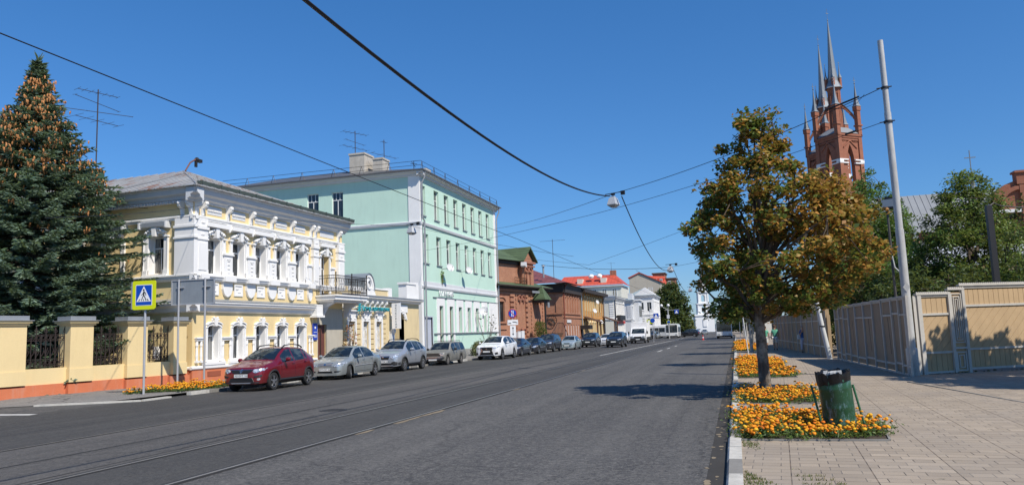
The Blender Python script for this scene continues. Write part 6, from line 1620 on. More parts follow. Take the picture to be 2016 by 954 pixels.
def d_cross(root, decal, both, side, hit, pm):
    both('headlight', [(.40, .74), (.50, .68), (.74, .78), (.84, .92), (.72, .91), (.55, .84)], M_lamp)
    decal('grille', [(-.37, .84), (-.30, .66), (.30, .66), (.37, .84)], M_mesh); decal('grille_bar', [(-.38, .79), (-.37, .815), (.37, .815), (.38, .79)], M_chrome, .02)
    decal('badge', [(.06*math.cos(a*.785), .80+.06*math.sin(a*.785)) for a in range(8)], M_chrome, .03)
    decal('lower_grille', [(-.5, .46), (-.46, .34), (.46, .34), (.5, .46)], M_mesh); both('bumper_insert', [(.46, .50), (.44, .40), (.60, .33), (.82, .36), (.85, .5), (.6, .56)], M_trim)
    decal('skid_plate', [(-.6, .36), (-.5, .30), (.5, .30), (.6, .36)], M_rim, .022)
CROSS = dict(L=4.28, W=1.78, H=1.64, r=.34, xf=.86, wb=2.555, sill=.32, bump=(.29, .34), glass=(1.05, 1.80, 3.55, 4.1), pillars=[2.3, 3.15], side_end=3.65, wroof=.66,
    top=[(0, .78), (.04, .88), (.15, .96), (.6, 1.06), (1.02, 1.13), (1.45, 1.42), (1.8, 1.59), (2.3, 1.64), (3.1, 1.62), (3.55, 1.56), (4.1, 1.22), (4.24, 1.05), (4.28, .7)],
    belt=[(0, .66), (.08, .8), (.3, .93), (1.1, 1.03), (2.3, 1.07), (3.4, 1.13), (4.1, 1.14), (4.28, .66)],
    wid=[(0, .64), (.04, .78), (.15, .89), (.4, .96), (.9, 1), (3.5, 1), (4.0, .94), (4.2, .85), (4.28, .7)], clad=1, rails=M_trim, plate=(.545, 0), plate_text='А477УМ 163', detail=d_cross, spokes=9, doors=[1.35, 2.3, 3.2])
def d_estate(root, decal, both, side, hit, pm):
    decal('grille', [(-.5, .75), (-.5, .58), (.42, .58), (.42, .75)], paint('grille_brown', (.05, .04, .035), .5)); both('headlight', [(.42, .60), (.70, .60), (.70, .74), (.42, .74)], M_lamp)
    decal('bumper', [(-.76, .52), (-.76, .42), (.76, .42), (.76, .52)], M_chrome, .06); decal('bumper_insert', [(-.76, .49), (-.76, .45), (.76, .45), (.76, .49)], M_trim, .07); decal('apron', [(-.6, .38), (-.6, .3), (.6, .3), (.6, .38)], M_trim)
    t_ = MB()
    for s in (1, -1): t_.tube([(1.7, s*.55, 1.42), (1.7, s*.55, 1.49), (3.4, s*.55, 1.49), (3.4, s*.55, 1.42)], .014, 4)
    for k in range(4): x = 1.75+.53*k; t_.tube([(x, -.55, 1.49), (x, .55, 1.49)], .012, 4)
    t_.build('roof_rack', M_trim, root)
ESTATE = dict(L=4.12, W=1.62, H=1.44, r=.30, xf=.62, wb=2.42, sill=.26, bump=(.3, .32), glass=(1.12, 1.62, 3.78, 4.02), pillars=[2.15, 2.95], side_end=3.74, wroof=.74,
    top=[(0, .74), (.02, .80), (.1, .84), (.7, .89), (1.1, .92), (1.35, 1.16), (1.62, 1.38), (1.9, 1.43), (3.0, 1.44), (3.75, 1.42), (4.02, .98), (4.1, .9), (4.12, .6)],
    belt=[(0, .70), (.06, .78), (.4, .82), (1.1, .86), (3.9, .90), (4.12, .56)], wid=[(0, .90), (.04, .94), (.2, .98), (.6, 1), (3.7, 1), (4.0, .97), (4.12, .92)], plate=(.36, 0), detail=d_estate, rimm=paint('steel_rim', (.22, .21, .2), .5), spokes=8, doors=[1.3, 2.15, 3.0], mirror=M_trim, handle=M_chrome, ant=0)
def d_lux(root, decal, both, side, hit, pm):
    decal('grille', [(-.46, .92), (-.30, .70), (-.52, .36), (.52, .36), (.30, .70), (.46, .92)], M_mesh)
    for s in (1, -1): decal('grille_frame', [(s*.46, .92), (s*.49, .92), (s*.33, .70), (s*.55, .36), (s*.52, .36), (s*.30, .70)], M_chrome, .02)
    for z in (.82, .64, .56, .46): w_ = .3+abs(z-.7)*.5; decal('grille_bar', [(-w_, z), (-w_, z+.008), (w_, z+.008), (w_, z)], M_trim, .02)
    decal('badge', [(.07*math.cos(a*.785), .78+.055*math.sin(a*.785)) for a in range(8)], M_chrome, .03)
    both('headlight', [(.50, .84), (.62, .78), (.86, .90), (.88, .97), (.70, .92)], M_lamp); both('bumper_insert', [(.62, .50), (.66, .36), (.84, .40), (.80, .56)], M_trim)
    decal('apron', [(-.8, .34), (-.74, .28), (.74, .28), (.8, .34)], M_trim)
LUX = dict(L=4.89, W=1.895, H=1.70, r=.37, xf=.95, wb=2.79, sill=.30, bump=(.28, .34), glass=(1.2, 2.05, 3.95, 4.62), pillars=[2.6, 3.4], side_end=4.0, wroof=.66,
    top=[(0, .88), (.04, .97), (.15, 1.03), (.7, 1.12), (1.18, 1.17), (1.6, 1.46), (2.05, 1.64), (2.6, 1.70), (3.4, 1.68), (3.95, 1.60), (4.62, 1.25), (4.82, 1.1), (4.89, .75)],
    belt=[(0, .74), (.08, .88), (.35, .98), (1.2, 1.07), (2.6, 1.12), (3.9, 1.2), (4.6, 1.16), (4.89, .7)], wid=[(0, .66), (.05, .80), (.18, .90), (.45, .97), (1, 1), (3.9, 1), (4.5, .94), (4.8, .84), (4.89, .7)], plate=(.60, 0), detail=d_lux, doors=[1.6, 2.6, 3.5])
def d_suv(root, decal, both, side, hit, pm):
    both('headlight', [(.42, .86), (.5, .80), (.80, .84), (.86, .95), (.6, .93)], M_lamp); decal('grille', [(-.40, .93), (-.34, .78), (.34, .78), (.40, .93)], M_mesh); decal('grille_bar', [(-.38, .85), (-.38, .875), (.38, .875), (.38, .85)], M_chrome, .02)
    decal('lower_grille', [(-.5, .52), (-.54, .38), (.54, .38), (.5, .52)], M_mesh); both('fog_light', [(.66, .5), (.66, .44), (.74, .44), (.74, .5)], M_lamp)
SUV = dict(L=4.6, W=1.86, H=1.71, r=.36, xf=.9, wb=2.66, sill=.32, bump=(.3, .34), glass=(1.12, 1.9, 3.85, 4.4), pillars=[2.45, 3.3], side_end=4.0, wroof=.70,
    top=[(0, .86), (.04, .95), (.15, 1.02), (.6, 1.10), (1.1, 1.15), (1.5, 1.44), (1.9, 1.64), (2.5, 1.71), (3.4, 1.70), (3.85, 1.64), (4.4, 1.2), (4.55, 1.08), (4.6, .75)],
    belt=[(0, .74), (.08, .86), (.35, .97), (1.2, 1.05), (2.6, 1.09), (4.3, 1.14), (4.6, .7)], wid=[(0, .68), (.05, .82), (.18, .91), (.45, .97), (1, 1), (3.9, 1), (4.3, .95), (4.52, .86), (4.6, .74)], plate=(.62, 0), detail=d_suv, clad=1)
def d_small(root, decal, both, side, hit, pm):
    both('headlight', [(.40, .70), (.42, .60), (.72, .62), (.78, .74), (.6, .74)], M_lamp); decal('grille', [(-.34, .72), (-.3, .64), (.3, .64), (.34, .72)], M_mesh); decal('lower_grille', [(-.4, .42), (-.44, .33), (.44, .33), (.4, .42)], M_mesh)
    decal('bumper_strip', [(-.72, .55), (-.72, .50), (.72, .50), (.72, .55)], M_trim, .015)
SMALL = dict(SEDAN, L=4.26, wb=2.47, xf=.8, W=1.68, H=1.46, detail=d_small, steer=0, plate_text=None, glass=(1.0, 1.7, 3.0, 3.6), plate=(.45, 0))
SED2 = dict(SEDAN, plate_text=None, steer=0)
red = carpaint('red_car_paint', (.22, .006, .014), .45); silver = carpaint('silver_car_paint', (.40, .43, .42), .55); silver2 = carpaint('silver_blue_car_paint', (.44, .47, .51), .55)
oldgrey = paint('faded_grey_paint', (.24, .235, .21), .5, .12, .5, (.12, .1, .08), 2, .05, .3, .2); white = carpaint('white_car_paint', (.75, .76, .77), 0); black = carpaint('black_car_paint', (.012, .014, .02), .3)
navy = carpaint('navy_car_paint', (.018, .024, .045), .4); graph = carpaint('graphite_car_paint', (.04, .042, .05), .4); pale = carpaint('pale_blue_car_paint', (.42, .50, .52), .4)
def put(name, lab, P, x, y, pm, dh=0, lod=0, group='cars parked along the left kerb', z=None):
    """x,y: where the middle of the nose stands on the road"""
    return car(name, lab, 'car', (x, y, gz(y) if z is None else z), HD+dh, dict(P), pm, group, lod)
put('parked_car', 'red compact crossover with black plastic trim, the nearest parked car', HATCH, -17.30, 24.1, red, .045)
put('parked_car', 'silver grey saloon with its front wheels turned, right behind the red car', SEDAN, -17.65, 30.6, silver, .02)
put('parked_car', 'silver crossover with black lower bumper and roof rails, third in the row', CROSS, -17.95, 37.1, silver2, .01)
put('parked_car', 'old faded grey estate car with a roof rack, before the green building', ESTATE, -18.2, 44.6, oldgrey, .0)
put('parked_car', 'white luxury crossover with a big black hourglass grille, beside the brick house', LUX, -17.3, 52.6, white, -.03)
put('parked_car', 'dark blue car half hidden directly behind the white crossover', SED2, -17.5, 59.0, navy, 0, 1)
put('parked_car', 'black low car between the dark blue car and the tall graphite crossover', dict(SED2, H=1.42), -17.5, 64.6, black, 0, 1)
put('parked_car', 'tall graphite crossover, last of the dark cars beside the brick houses', SUV, -17.6, 70.6, graph, .0, 1)
put('parked_car', 'pale blue saloon standing alone in front of the plank house porch', SMALL, -17.0, 78.4, pale, .0, 1)
put('parked_car', 'black off roader with square front behind the pale blue saloon', dict(SUV, H=1.78, L=4.74, W=1.85, top=SUV['top'][:-1]+[(4.74, .75)]), -16.7, 88.5, black, .0, 1)
put('driving_car', 'black crossover driving towards the camera outside the parked row', SUV, -12.9, 83.5, black, -.02, 1, 'vehicles driving in the street')
put('parked_car', 'white car mostly hidden behind the two black off roaders', SED2, -16.2, 97.5, white, 0, 1)
put('parked_car', 'dark red car behind the black crossover, beside the red shop sign', SED2, -17.2, 112.5, carpaint('maroon_car_paint', (.08, .01, .03), .4), 0, 1)
put('parked_car', 'white hatchback just left of the white box van', dict(HATCH, clad=0, rails=None, plate_text=None), -16.6, 116, white, 0, 1)
for i, (x, y, p_, P_) in enumerate(((-16.3, 134, white, HATCH), (-16.4, 145, graph, SED2), (-16.6, 156, black, SUV), (-16.8, 168, silver, SED2))):
    put('parked_car', ['white car standing just right of the box van', 'graphite saloon second behind the box van, left of the bus', 'black car third behind the box van, touching the front bus in view', 'silver car hidden deepest between the box van and the buses'][i], dict(P_, clad=0, rails=None, plate_text=None), x, y, p_, 0, 1)
put('driving_car', 'white car far off right of the large round tree', dict(SUV, rails=None), -17.6, 215, white, 0, 1, 'vehicles driving in the street')
put('driving_car', 'distant white car under the white bell tower', dict(SUV, rails=None), -13.6, 300, white, 0, 1, 'vehicles driving in the street')
put('driving_car', 'distant silver car on the right lane, left of the bus rear', SED2, -9.0, 235, silver, 0, 1, 'vehicles driving in the street')
c = put('driving_car', 'black off roader turning across the street beside the front bus', dict(SUV, H=1.75), -12.2, 176, black, -1.75, 1, 'vehicles driving in the street')
# ---- box van
def van(loc, h):
    t = empty('box_van', loc, h, 'white box van with a high cargo body driving between the parked cars and buses', 'van', 'vehicles driving in the street'); W = 2.05
    b = MB(); b.prism([(0, .45), (0, .95), (.1, 1.1), (.75, 1.28), (1.45, 2.02), (1.6, 2.1), (2.2, 2.12), (2.2, .45)], -W/2, W/2, 'y'); b.build('cab', white, t)
    g = MB(); g.face([(.80, -W/2+.12, 1.36), (.80, W/2-.12, 1.36), (1.40, W/2-.2, 1.99), (1.40, -W/2+.2, 1.99)][::-1])
    for i in range(len(g.v)): v = g.v[i]; g.v[i] = (v[0]-.02, v[1], v[2]+.015)
    for s in (1, -1): g.prism([(1.05, 1.3), (1.95, 1.3), (1.95, 1.95), (1.5, 1.95)], s*(W/2)-.004, s*(W/2)+.004)
    g.build('windows', M_cglass, t)
    b = MB().box(2.0, 6.2, -1.08, 1.08, .85, 2.85); b.box(1.96, 2.0, -1.1, 1.1, .83, 2.87); b.build('cargo_body', M_wht, t)
    f = MB(); f.box(-.06, .02, -W/2, W/2, .36, .72); f.box(-.03, .02, -.5, .5, .74, .96); f.build('bumper', M_trim, t)
    for s in (1, -1):
        MB().prism([(s*.52, .78), (s*.95, .78), (s*.98, 1.02), (s*.62, 1.0)], -.04, .02, 'x').build('headlight', M_lamp, t)
        MB().box(.55, .75, s*(W/2+.25)-.08, s*(W/2+.25)+.08, 1.3, 1.65).build('mirror', M_trim, t)
    MB().box(-.09, -.06, -.26, .26, .5, .61).build('number_plate', M_plate, t)
    MB().box(.3, 5.9, -.8, .8, .3, .83).build('chassis', M_mesh, t)
    for x in (.75, 4.6):
        for s in (1, -1): wheel(t, x, s*.92, .35, .22, 8, paint('steel_rim', (.22, .21, .2), .5))
van((-13.05, 106.5, gz(106)), HD)
# ---- buses
def bus(name, loc, h, label, L=11.6, rear=False, group='buses in the street'):
    t = empty(name, loc, h, label, 'bus', group); W, H = 2.5, 2.95; bw = paint('bus_white', (.74, .74, .72), .35, .05, .25, (.3, .28, .25), 1.5, .05, 0, .5)
    b = MB(); P = [(-W/2, .35), (-W/2, 2.3), (-W/2+.1, 2.75), (-W/2+.35, H), (W/2-.35, H), (W/2-.1, 2.75), (W/2, 2.3), (W/2, .35)]
    b.prism(P, .12, L-.12, 'x'); Q = [(y*.95, z if z > 1 else z+.03) for y, z in P]; b.prism([(y, min(z, H-.05)) for y, z in Q], 0, .12, 'x'); b.prism([(y, min(z, H-.05)) for y, z in Q], L-.12, L, 'x'); b.build('body', bw, t)
    g = MB().prism(rrect(-W/2+.12, W/2-.12, 1.15, 2.7, .12), -.02, -.002, 'x'); g.build('windscreen', M_cglass, t)
    g = MB().prism(rrect(-W/2+.3, W/2-.3, 1.6, 2.65, .12), L+.002, L+.02, 'x'); g.build('rear_window', M_cglass, t)
    sg = MB()
    for s in (1, -1):
        n = 7
        for k in range(n): a = .5+(L-1)/n*k; sg.box(a, a+(L-1)/n-.1, s*(W/2)-.006, s*(W/2)+.006, 1.25, 2.25)
    sg.build('side_windows', M_cglass, t)
    MB().box(-.03, -.021, -.7, .7, 2.5, 2.66).build('route_display', paint('display', (.25, .25, .2), .4), t)
    for s in (1, -1):
        MB().box(-.03, 0, s*.85-.2, s*.85+.2, .62, .8).build('headlight', M_lamp, t); MB().box(L+.001, L+.025, s*1.05-.08, s*1.05+.08, .7, 1.15).build('tail_light', M_red, t)
    MB().box(-.04, -.01, -W/2+.1, W/2-.1, .36, .5).box(L+.01, L+.04, -W/2+.1, W/2-.1, .36, .5).build('bumper', M_trim, t)
    MB().box(.3, L-.3, -1.1, 1.1, .22, .4).build('underbody', M_mesh, t)
    for x in (2.4, L-3):
        for s in (1, -1): wheel(t, x, s*1.1, .46, .28, 10, paint('steel_rim', (.22, .21, .2), .5))
    return t
bus('city_bus', (-12.6, 160, gz(160)), HD+.02, 'white bus coming towards the camera in front of the large round tree')
bus('city_bus', (-14.6, 178, gz(176)), HD+1.25, 'white bus turning behind the approaching bus, seen along its side')
bus('city_bus', (-1.85, 130, gz(130)), HD, 'white bus driving away in the right lane, seen from behind')
# ---- traffic cone
t = empty('traffic_cone', (-4.9, 121, gz(121)), 0, 'red and white traffic cone in the lane left of the departing bus', 'cone')
MB().lathe([(.2, 0), (.2, .03), (.15, .05), (.1, .3), (.04, .75), (.001, .76)], n=10).build('cone_body', plain('cone_red', (.6, .03, .02), .5), t, True); MB().lathe([(.118, .28), (.088, .45)], n=10).build('stripe', M_signw, t)
# ---------------------------------------------------------------- houses farther down the street
M_brick = brick('red_brick', (.35, .115, .05), (.45, .17, .08), (.42, .30, .22), 1.25, .45)
M_brickd = brick('dark_red_brick', (.30, .09, .045), (.38, .12, .06), (.32, .22, .17), 1.2, .4)
M_groof = seamed('green_tile_roof', (.075, .115, .055), 0, .35, 0, .8)
M_mroof = seamed('maroon_roof', (.20, .065, .055), .2, .7, 0)
M_droof = paint('dark_eaves', (.04, .03, .025), .7, .2, .2)
M_brown = paint('brown_timber', (.10, .05, .025), .7, .2, .2)
DA = math.atan2(1, .21)
D = empty('brick_house', (-24.2, 77.5, 0), DA, 'red brick house with a gabled turret and green roof, next to the green building', 'house')
mb = MB(); hD = [(.35, 1.75, 3.05, 5.2)]; wall(mb, 0, 11.6, -.5, 6.6, hD, .25); mb.build('wall', M_brick, D)
mb = MB().frame(11.6, 0, 0, math.pi/2); wall(mb, 0, 9, -.5, 6.6); mb.frame(0, 0, 0, -math.pi/2); wall(mb, -9, 0, -.5, 6.6); mb.build('wall', M_brick, D)
window(D, *FR, .35, 3.05, 1.4, 2.15, .2, 'C', M_glassd, M_iron, .1)
mb = MB(); arcband(mb, 1.05, 5.3, .8, .35, .16, -.12, 0, 8); mb.box(.1, 2.0, -.16, 0, 2.85, 3.03); mb.box(.1, 2.0, -.12, 0, 2.2, 2.35); mb.build('window_surround', M_brick, D)
mb = MB()
for x0, x1 in ((2.9, 3.9), (6.6, 7.2)):
    for k in range(9): mb.box(x0, x1, -.16, 0, 1.4+.55*k, 1.75+.55*k)
for x in (4.3, 8.0, 11.0): 
    for k in range(11): mb.box(x, x+.22, -.1, 0, 1.4+.45*k, 1.62+.45*k)
mb.box(0, 11.6, -.14, 0, 1.05, 1.25); mb.box(0, 11.6, -.12, 0, 6.0, 6.2); mb.box(0, 11.6, -.2, 0, 6.35, 6.6)
mb.build('brick_quoins', M_brick, D)
mb = MB()
for c in (5.2, 6.1, 9.8, 10.6):
    arcband(mb, c, 5.6, .26, .35, .12, -.16, 0, 8); mb.box(c-.38, c+.38, -.2, 0, 5.42, 5.58); mb.prism([(c-.12, 5.42), (c+.12, 5.42), (c, 5.0)], -.16, 0)
    arcband(mb, c, 2.0, .26, .2, .12, -.16, 0, 6); mb.box(c-.38, c+.38, -.2, 0, 1.8, 1.95)
mb.build('arcading', M_brickd, D)
mb = MB(); mb.face([(-.6, -.8, 6.98), (12.6, -.8, 6.98), (11.0, 5.5, 9.0), (.8, 5.5, 9.0)]); mb.face([(12.6, -.8, 6.98), (12.6, 9.5, 6.98), (11, 5.5, 9)]); mb.build('roof', M_groof, D)
mb = MB().box(-.6, 12.6, -.82, -.4, 6.85, 6.97).box(-.6, 12.6, -.4, 0, 6.6, 6.85); mb.build('eaves', M_droof, D)
# turret wall with gable
mb = MB().box(-2.0, 6.5, .6, 5.0, 6.8, 9.9).box(6.5, 9.3, .1, 5.2, 6.8, 9.95); mb.prism([(6.4, 9.95), (9.4, 9.95), (7.9, 11.3)], .1, .5, 'y'); mb.build('turret', M_brick, D)
mb = MB()
for c in (7.35, 8.3): arcband(mb, c, 8.9, .28, .35, .12, -.06, .1, 8); mb.box(c-.4, c+.4, -.1, .1, 8.7, 8.85); mb.box(c-.1, c+.1, -.05, .1, 7.4, 8.5)
mb.box(6.4, 9.4, -.1, .1, 9.35, 9.5); mb.box(6.3, 9.5, -.16, .1, 9.7, 9.95); mb.build('arcading', M_brickd, D)
mb = MB(); mb.prism([(6.1, 9.85), (7.9, 11.5), (9.7, 9.85), (9.7, 10.0), (7.9, 11.68), (6.1, 10.0)], -.35, 5.4, 'y'); mb.face([(-2.4, .0, 9.75), (6.3, .0, 9.9), (7.3, 3, 11.4), (-2.4, 3.0, 11.4)]); mb.build('turret_roof', M_groof, D)
mb = MB().box(-2.0, 6.5, .45, .62, 9.45, 9.9); mb.build('eaves', M_droof, D)
mb = MB()
for k in range(7): mb.tube([(4.2+.5*k, -.1, 7.25), (4.2+.5*k, -.1, 7.95)], .03, 4)
for z in (7.3, 7.6, 7.95): mb.tube([(4.2, -.1, z), (7.2, -.1, z)], .035, 4)
mb.build('roof_railing', M_brown, D)
# corner turret canopy, steps, stair rail
mb = MB().lathe([(1.2, 5.5), (1.15, 5.6), (.0, 7.2)], (9.2, -.9, 0), 4, 'z', .785, .785+2*math.pi); mb.build('canopy_roof', M_groof, D)
mb = MB().box(8.5, 9.9, -1.5, -.1, 5.2, 5.5); mb.build('canopy', M_droof, D); MB().tube([(9.2, -1.3, .3), (9.2, -1.3, 5.2)], .12, 8).build('canopy_post', M_iron, D)
mb = MB().box(9.4, 9.9, -1.56, -1.5, 4.6, 5.2); mb.box(6.9, 9.0, -.86, -.84, 6.25, 6.5); mb.build('sign', M_zinc, D)
mb = MB()
for k in range(6): mb.box(8.4+.3*k, 10.4+.3*k, -2.2, -.1, .2+.24*k, .42+.24*k)
mb.build('steps', M_brown, D)
mb = MB().tube([(8.4, -2.2, 1.3), (10.6, -2.2, 2.8), (12, -2.2, 2.8), (13.4, -2.2, 1.2)], .04, 5)
for k in range(14): x = 8.4+.38*k; z = min(2.8, 1.3+(x-8.4)*.68) if x < 12 else 2.8-(x-12)*1.14; mb.tube([(x, -2.2, max(0, z-1.6)), (x, -2.2, z)], .025, 4)
mb.build('stair_railing', M_iron, D)
mb = MB().box(3.0, 3.6, -.9, -.4, .5, 1.9).box(3.8, 4.5, -.9, -.4, .5, 2.0); mb.build('cabinet', M_wht2, D)
small_bush('conifer', (-21.3, 84.5, .3), .8, .9, 2.6, 1500, .16, [(.1, .14, .03), (.06, .09, .025), (.16, .17, .05)], 121, 'small golden green conifer at the steps of the turreted brick house')
t = empty('street_lamp', (-22.7, 83.6, 6.9), 0, 'white box lamp on a rusty mast in front of the brick turret', 'street lamp')
MB().tube([(0, 0, 0), (0, 0, 2.4)], .05, 6).build('mast', M_brown, t)
def lamp_shell(name, par, s=1.0):
    f = MB(); f.prism([(-.22*s, 0), (.22*s, 0), (.16*s, .3*s), (-.16*s, .3*s)], -.2*s, .2*s, 'x'); f.prism([(-.22*s, 0), (.22*s, 0), (.15*s, -.1*s), (-.15*s, -.1*s)], -.2*s, .2*s, 'x'); return f.build(name, M_wht2, par)
lamp_shell('lamp_housing', t, 1.4).location = (0, 0, 2.45)
antenna((-26.2, 79, 11.3), 1.8, 'short antenna behind the green gable roof', [(1.7, 1.0, 2, R(70), .3)])

E_ = empty('brick_house', (-21.9, 99.6, 0), math.pi/2, 'red brick house with a maroon hipped roof and narrow white windows', 'house')
hE = [(1.3+1.75*k, 2.0+1.75*k, 4.45, 6.25) for k in range(6)]; hE1 = [(1.3+1.75*k, 2.0+1.75*k, 1.0, 2.7) for k in range(6)]
mb = MB(); wall(mb, 0, 12, -.5, 8.1, hE+hE1, .2); mb.build('wall', M_brick, E_)
mb = side_mb(); wall(mb, -14, 0, -.5, 8.1); mb.frame(12, 0, 0, math.pi/2); wall(mb, 0, 12, 6, 8.1); mb.build('wall', M_brick, E_)
for h in hE+hE1: window(E_, *FR, h[0], h[2], h[1]-h[0], h[3]-h[2], .1, 'C', glassmat('pale_window', (.3, .31, .32), (.6, .6, .58), .8), M_frm, .12)
mb = MB()
for h in hE: mb.box(h[0]-.3, h[0]-.1, -.12, 0, 4.4, 6.7); mb.prism([(h[0]-.1, 6.4), (h[1]+.1, 6.4), ((h[0]+h[1])/2, 6.9)], -.14, 0)
mb.box(0, 12, -.14, 0, 4.1, 4.3); mb.box(0, 12, -.1, 0, 3.6, 3.75); mb.box(-.05, .9, -.12, 0, 4.3, 6.9); mb.build('brick_trim', M_brick, E_)
mb = side_mb(); mb.box(-14, 0, -.14, 0, 4.1, 4.3); mb.box(-.9, .0, -.12, 0, 4.3, 6.9); mb.box(-3.0, -.9, -.08, 0, 6.3, 6.6); mb.box(-3.0, -2.8, -.08, 0, 4.3, 6.6); mb.build('brick_trim', M_brick, E_)
mb = MB().box(-.4, 12.1, -.4, 0, 6.95, 8.15); mb.frame(0, 0, 0, -math.pi/2); mb.box(-14, .4, -.35, 0, 7.0, 8.14); mb.build('timber_frieze', M_droof, E_)
mb = MB(); mb.face([(-1.4, -1.0, 8.2), (12.2, -1.0, 8.2), (12.2, 6, 9.6), (6, 6, 10.9)]); mb.build('roof', M_mroof, E_)
mb = MB(); mb.face([(-1.4, 14, 8.2), (-1.4, -1.0, 8.2), (6, 6, 10.9), (6, 14, 10.9)]); mb.build('roof', seamed('maroon_roof_side', (.20, .065, .055), .2, .7, 1), E_)
downpipe(E_, [(-.05, -.7, 8.1), (.05, -.2, 7.3), (.05, -.2, .2)], .07).data.materials[0] = paint('red_pipe', (.2, .04, .02), .6)
w = MB().lathe([(.8, -.04), (.87, -.04), (.87, .04), (.8, .04)], (-2.0, -.0, 0), 16, 'y')
wh = MB(); wh.frame(0, 0, 0, -math.pi/2); wh.lathe([(.62, -.06), (.7, -.06), (.7, .0), (.62, 0)], (-1.5, -.2, 3.3), 18, 'y')
for k in range(6): a = k*math.pi/6; wh.tube([(-1.5-.65*math.cos(a), -.22, 3.3-.65*math.sin(a)), (-1.5+.65*math.cos(a), -.22, 3.3+.65*math.sin(a))], .025, 4)
wh.build('wheel_ornament', M_iron, E_)
mb = MB().box(2.0, 4.6, -.12, -.06, 2.95, 3.35); mb.build('sign', M_wht2, E_)
antenna((-23.0, 99.9, 8.8), 5.4, 'tall thin antenna on the maroon roof', [(5.2, 3.4, 5, R(0), .5)])
t = empty('roof_vent', (-24.2, 99.0, 9.0), 0, 'small vent pipe on the maroon roof', 'vent'); MB().tube([(0, 0, 0), (0, 0, 1.5)], .12, 6).lathe([(.3, 1.5), (.001, 1.8)], n=8).build('pipe', M_zinc, t)

M_plk = paint('ochre_clapboard', (.43, .30, .14), .75, .12, .4, (.3, .2, .1), 2)
Fh = empty('timber_house', (-21.95, 111.8, 0), math.pi/2, 'ochre plank house with carved white and orange trim and brown porch roofs', 'house')
hF = [(3.0+2.1*k, 3.9+2.1*k, 4.9, 6.7) for k in range(8)]; hF1 = [(3.0+2.1*k, 3.9+2.1*k, 1.2, 2.9) for k in range(8)]
mb = MB(); wall(mb, 0, 20.8, -.5, 7.9, hF+hF1, .15); mb.build('wall', M_plk, Fh)
mb = MB()
for k in range(11): mb.box(.5+2.0*k, .8+2.0*k, -.12, 0, 3.8, 7.5) if k % 2 else mb.box(.5+2.0*k, .7+2.0*k, -.12, 0, .3, 7.5)
mb.box(0, 20.8, -.15, 0, 3.6, 3.9); mb.build('trim_boards', paint('orange_trim', (.55, .27, .08), .7), Fh)
for h in hF+hF1: window(Fh, *FR, h[0], h[2], h[1]-h[0], h[3]-h[2], .08, 'C', M_glass, M_frm, .12)
mb = MB()
for h in hF+hF1: mb.box(h[0]-.14, h[0], -.1, 0, h[2]-.1, h[3]+.1); mb.box(h[1], h[1]+.14, -.1, 0, h[2]-.1, h[3]+.1); mb.prism([(h[0]-.2, h[3]+.1), (h[1]+.2, h[3]+.1), ((h[0]+h[1])/2, h[3]+.5)], -.14, 0)
mb.build('window_surround', M_yel2, Fh)
mb = MB(); mb.face([(-.3, -.9, 8.0), (21.2, -.9, 8.0), (21.2, 6, 9.4), (-.3, 6, 10.0)]); mb.build('roof', seamed('pale_tin_roof', (.42, .43, .43), .1, .7, 0), Fh)
mb = MB().box(-.3, 21.2, -.9, 0, 7.5, 7.95); mb.build('eaves', M_droof, Fh)
for x in (.2, 20.5): downpipe(Fh, [(x, -.6, 7.9), (x, -.2, 7.2), (x, -.2, .2)], .1)
for (x0, x1, z) in ((2.0, 5.2, 3.1), (19.0, 22.5, 3.3)):
    mb = MB(); mb.prism([(0, z+.9), (-2.4, z+.0), (-2.4, z-.15), (0, z+.7)], x0, x1, 'x'); mb.build('porch_roof', M_brown, Fh)
    mb = MB().box(x0+.1, x0+.3, -2.2, -2.0, 0, z).box(x1-.3, x1-.1, -2.2, -2.0, 0, z); mb.build('porch_posts', M_brown, Fh)
mb = MB().box(-.9, 1.4, -1.5, 0, 2.0, 2.6); mb.build('porch_canopy', M_iron, Fh)
mb = MB().box(-.4, .8, -.16, 0, -.2, 2.0); mb.build('door', M_dark, Fh)
dish(9.0, 4.9, .6, .38, 'white dish on the plank house, near its middle', -21.95, 111.8)
dish(12.4, 6.4, .5, .34, 'upper dish among the windows of the plank house', -21.95, 111.8)
dish(15.5, 3.2, .5, .34, 'lower dish near the far end of the plank house', -21.95, 111.8)

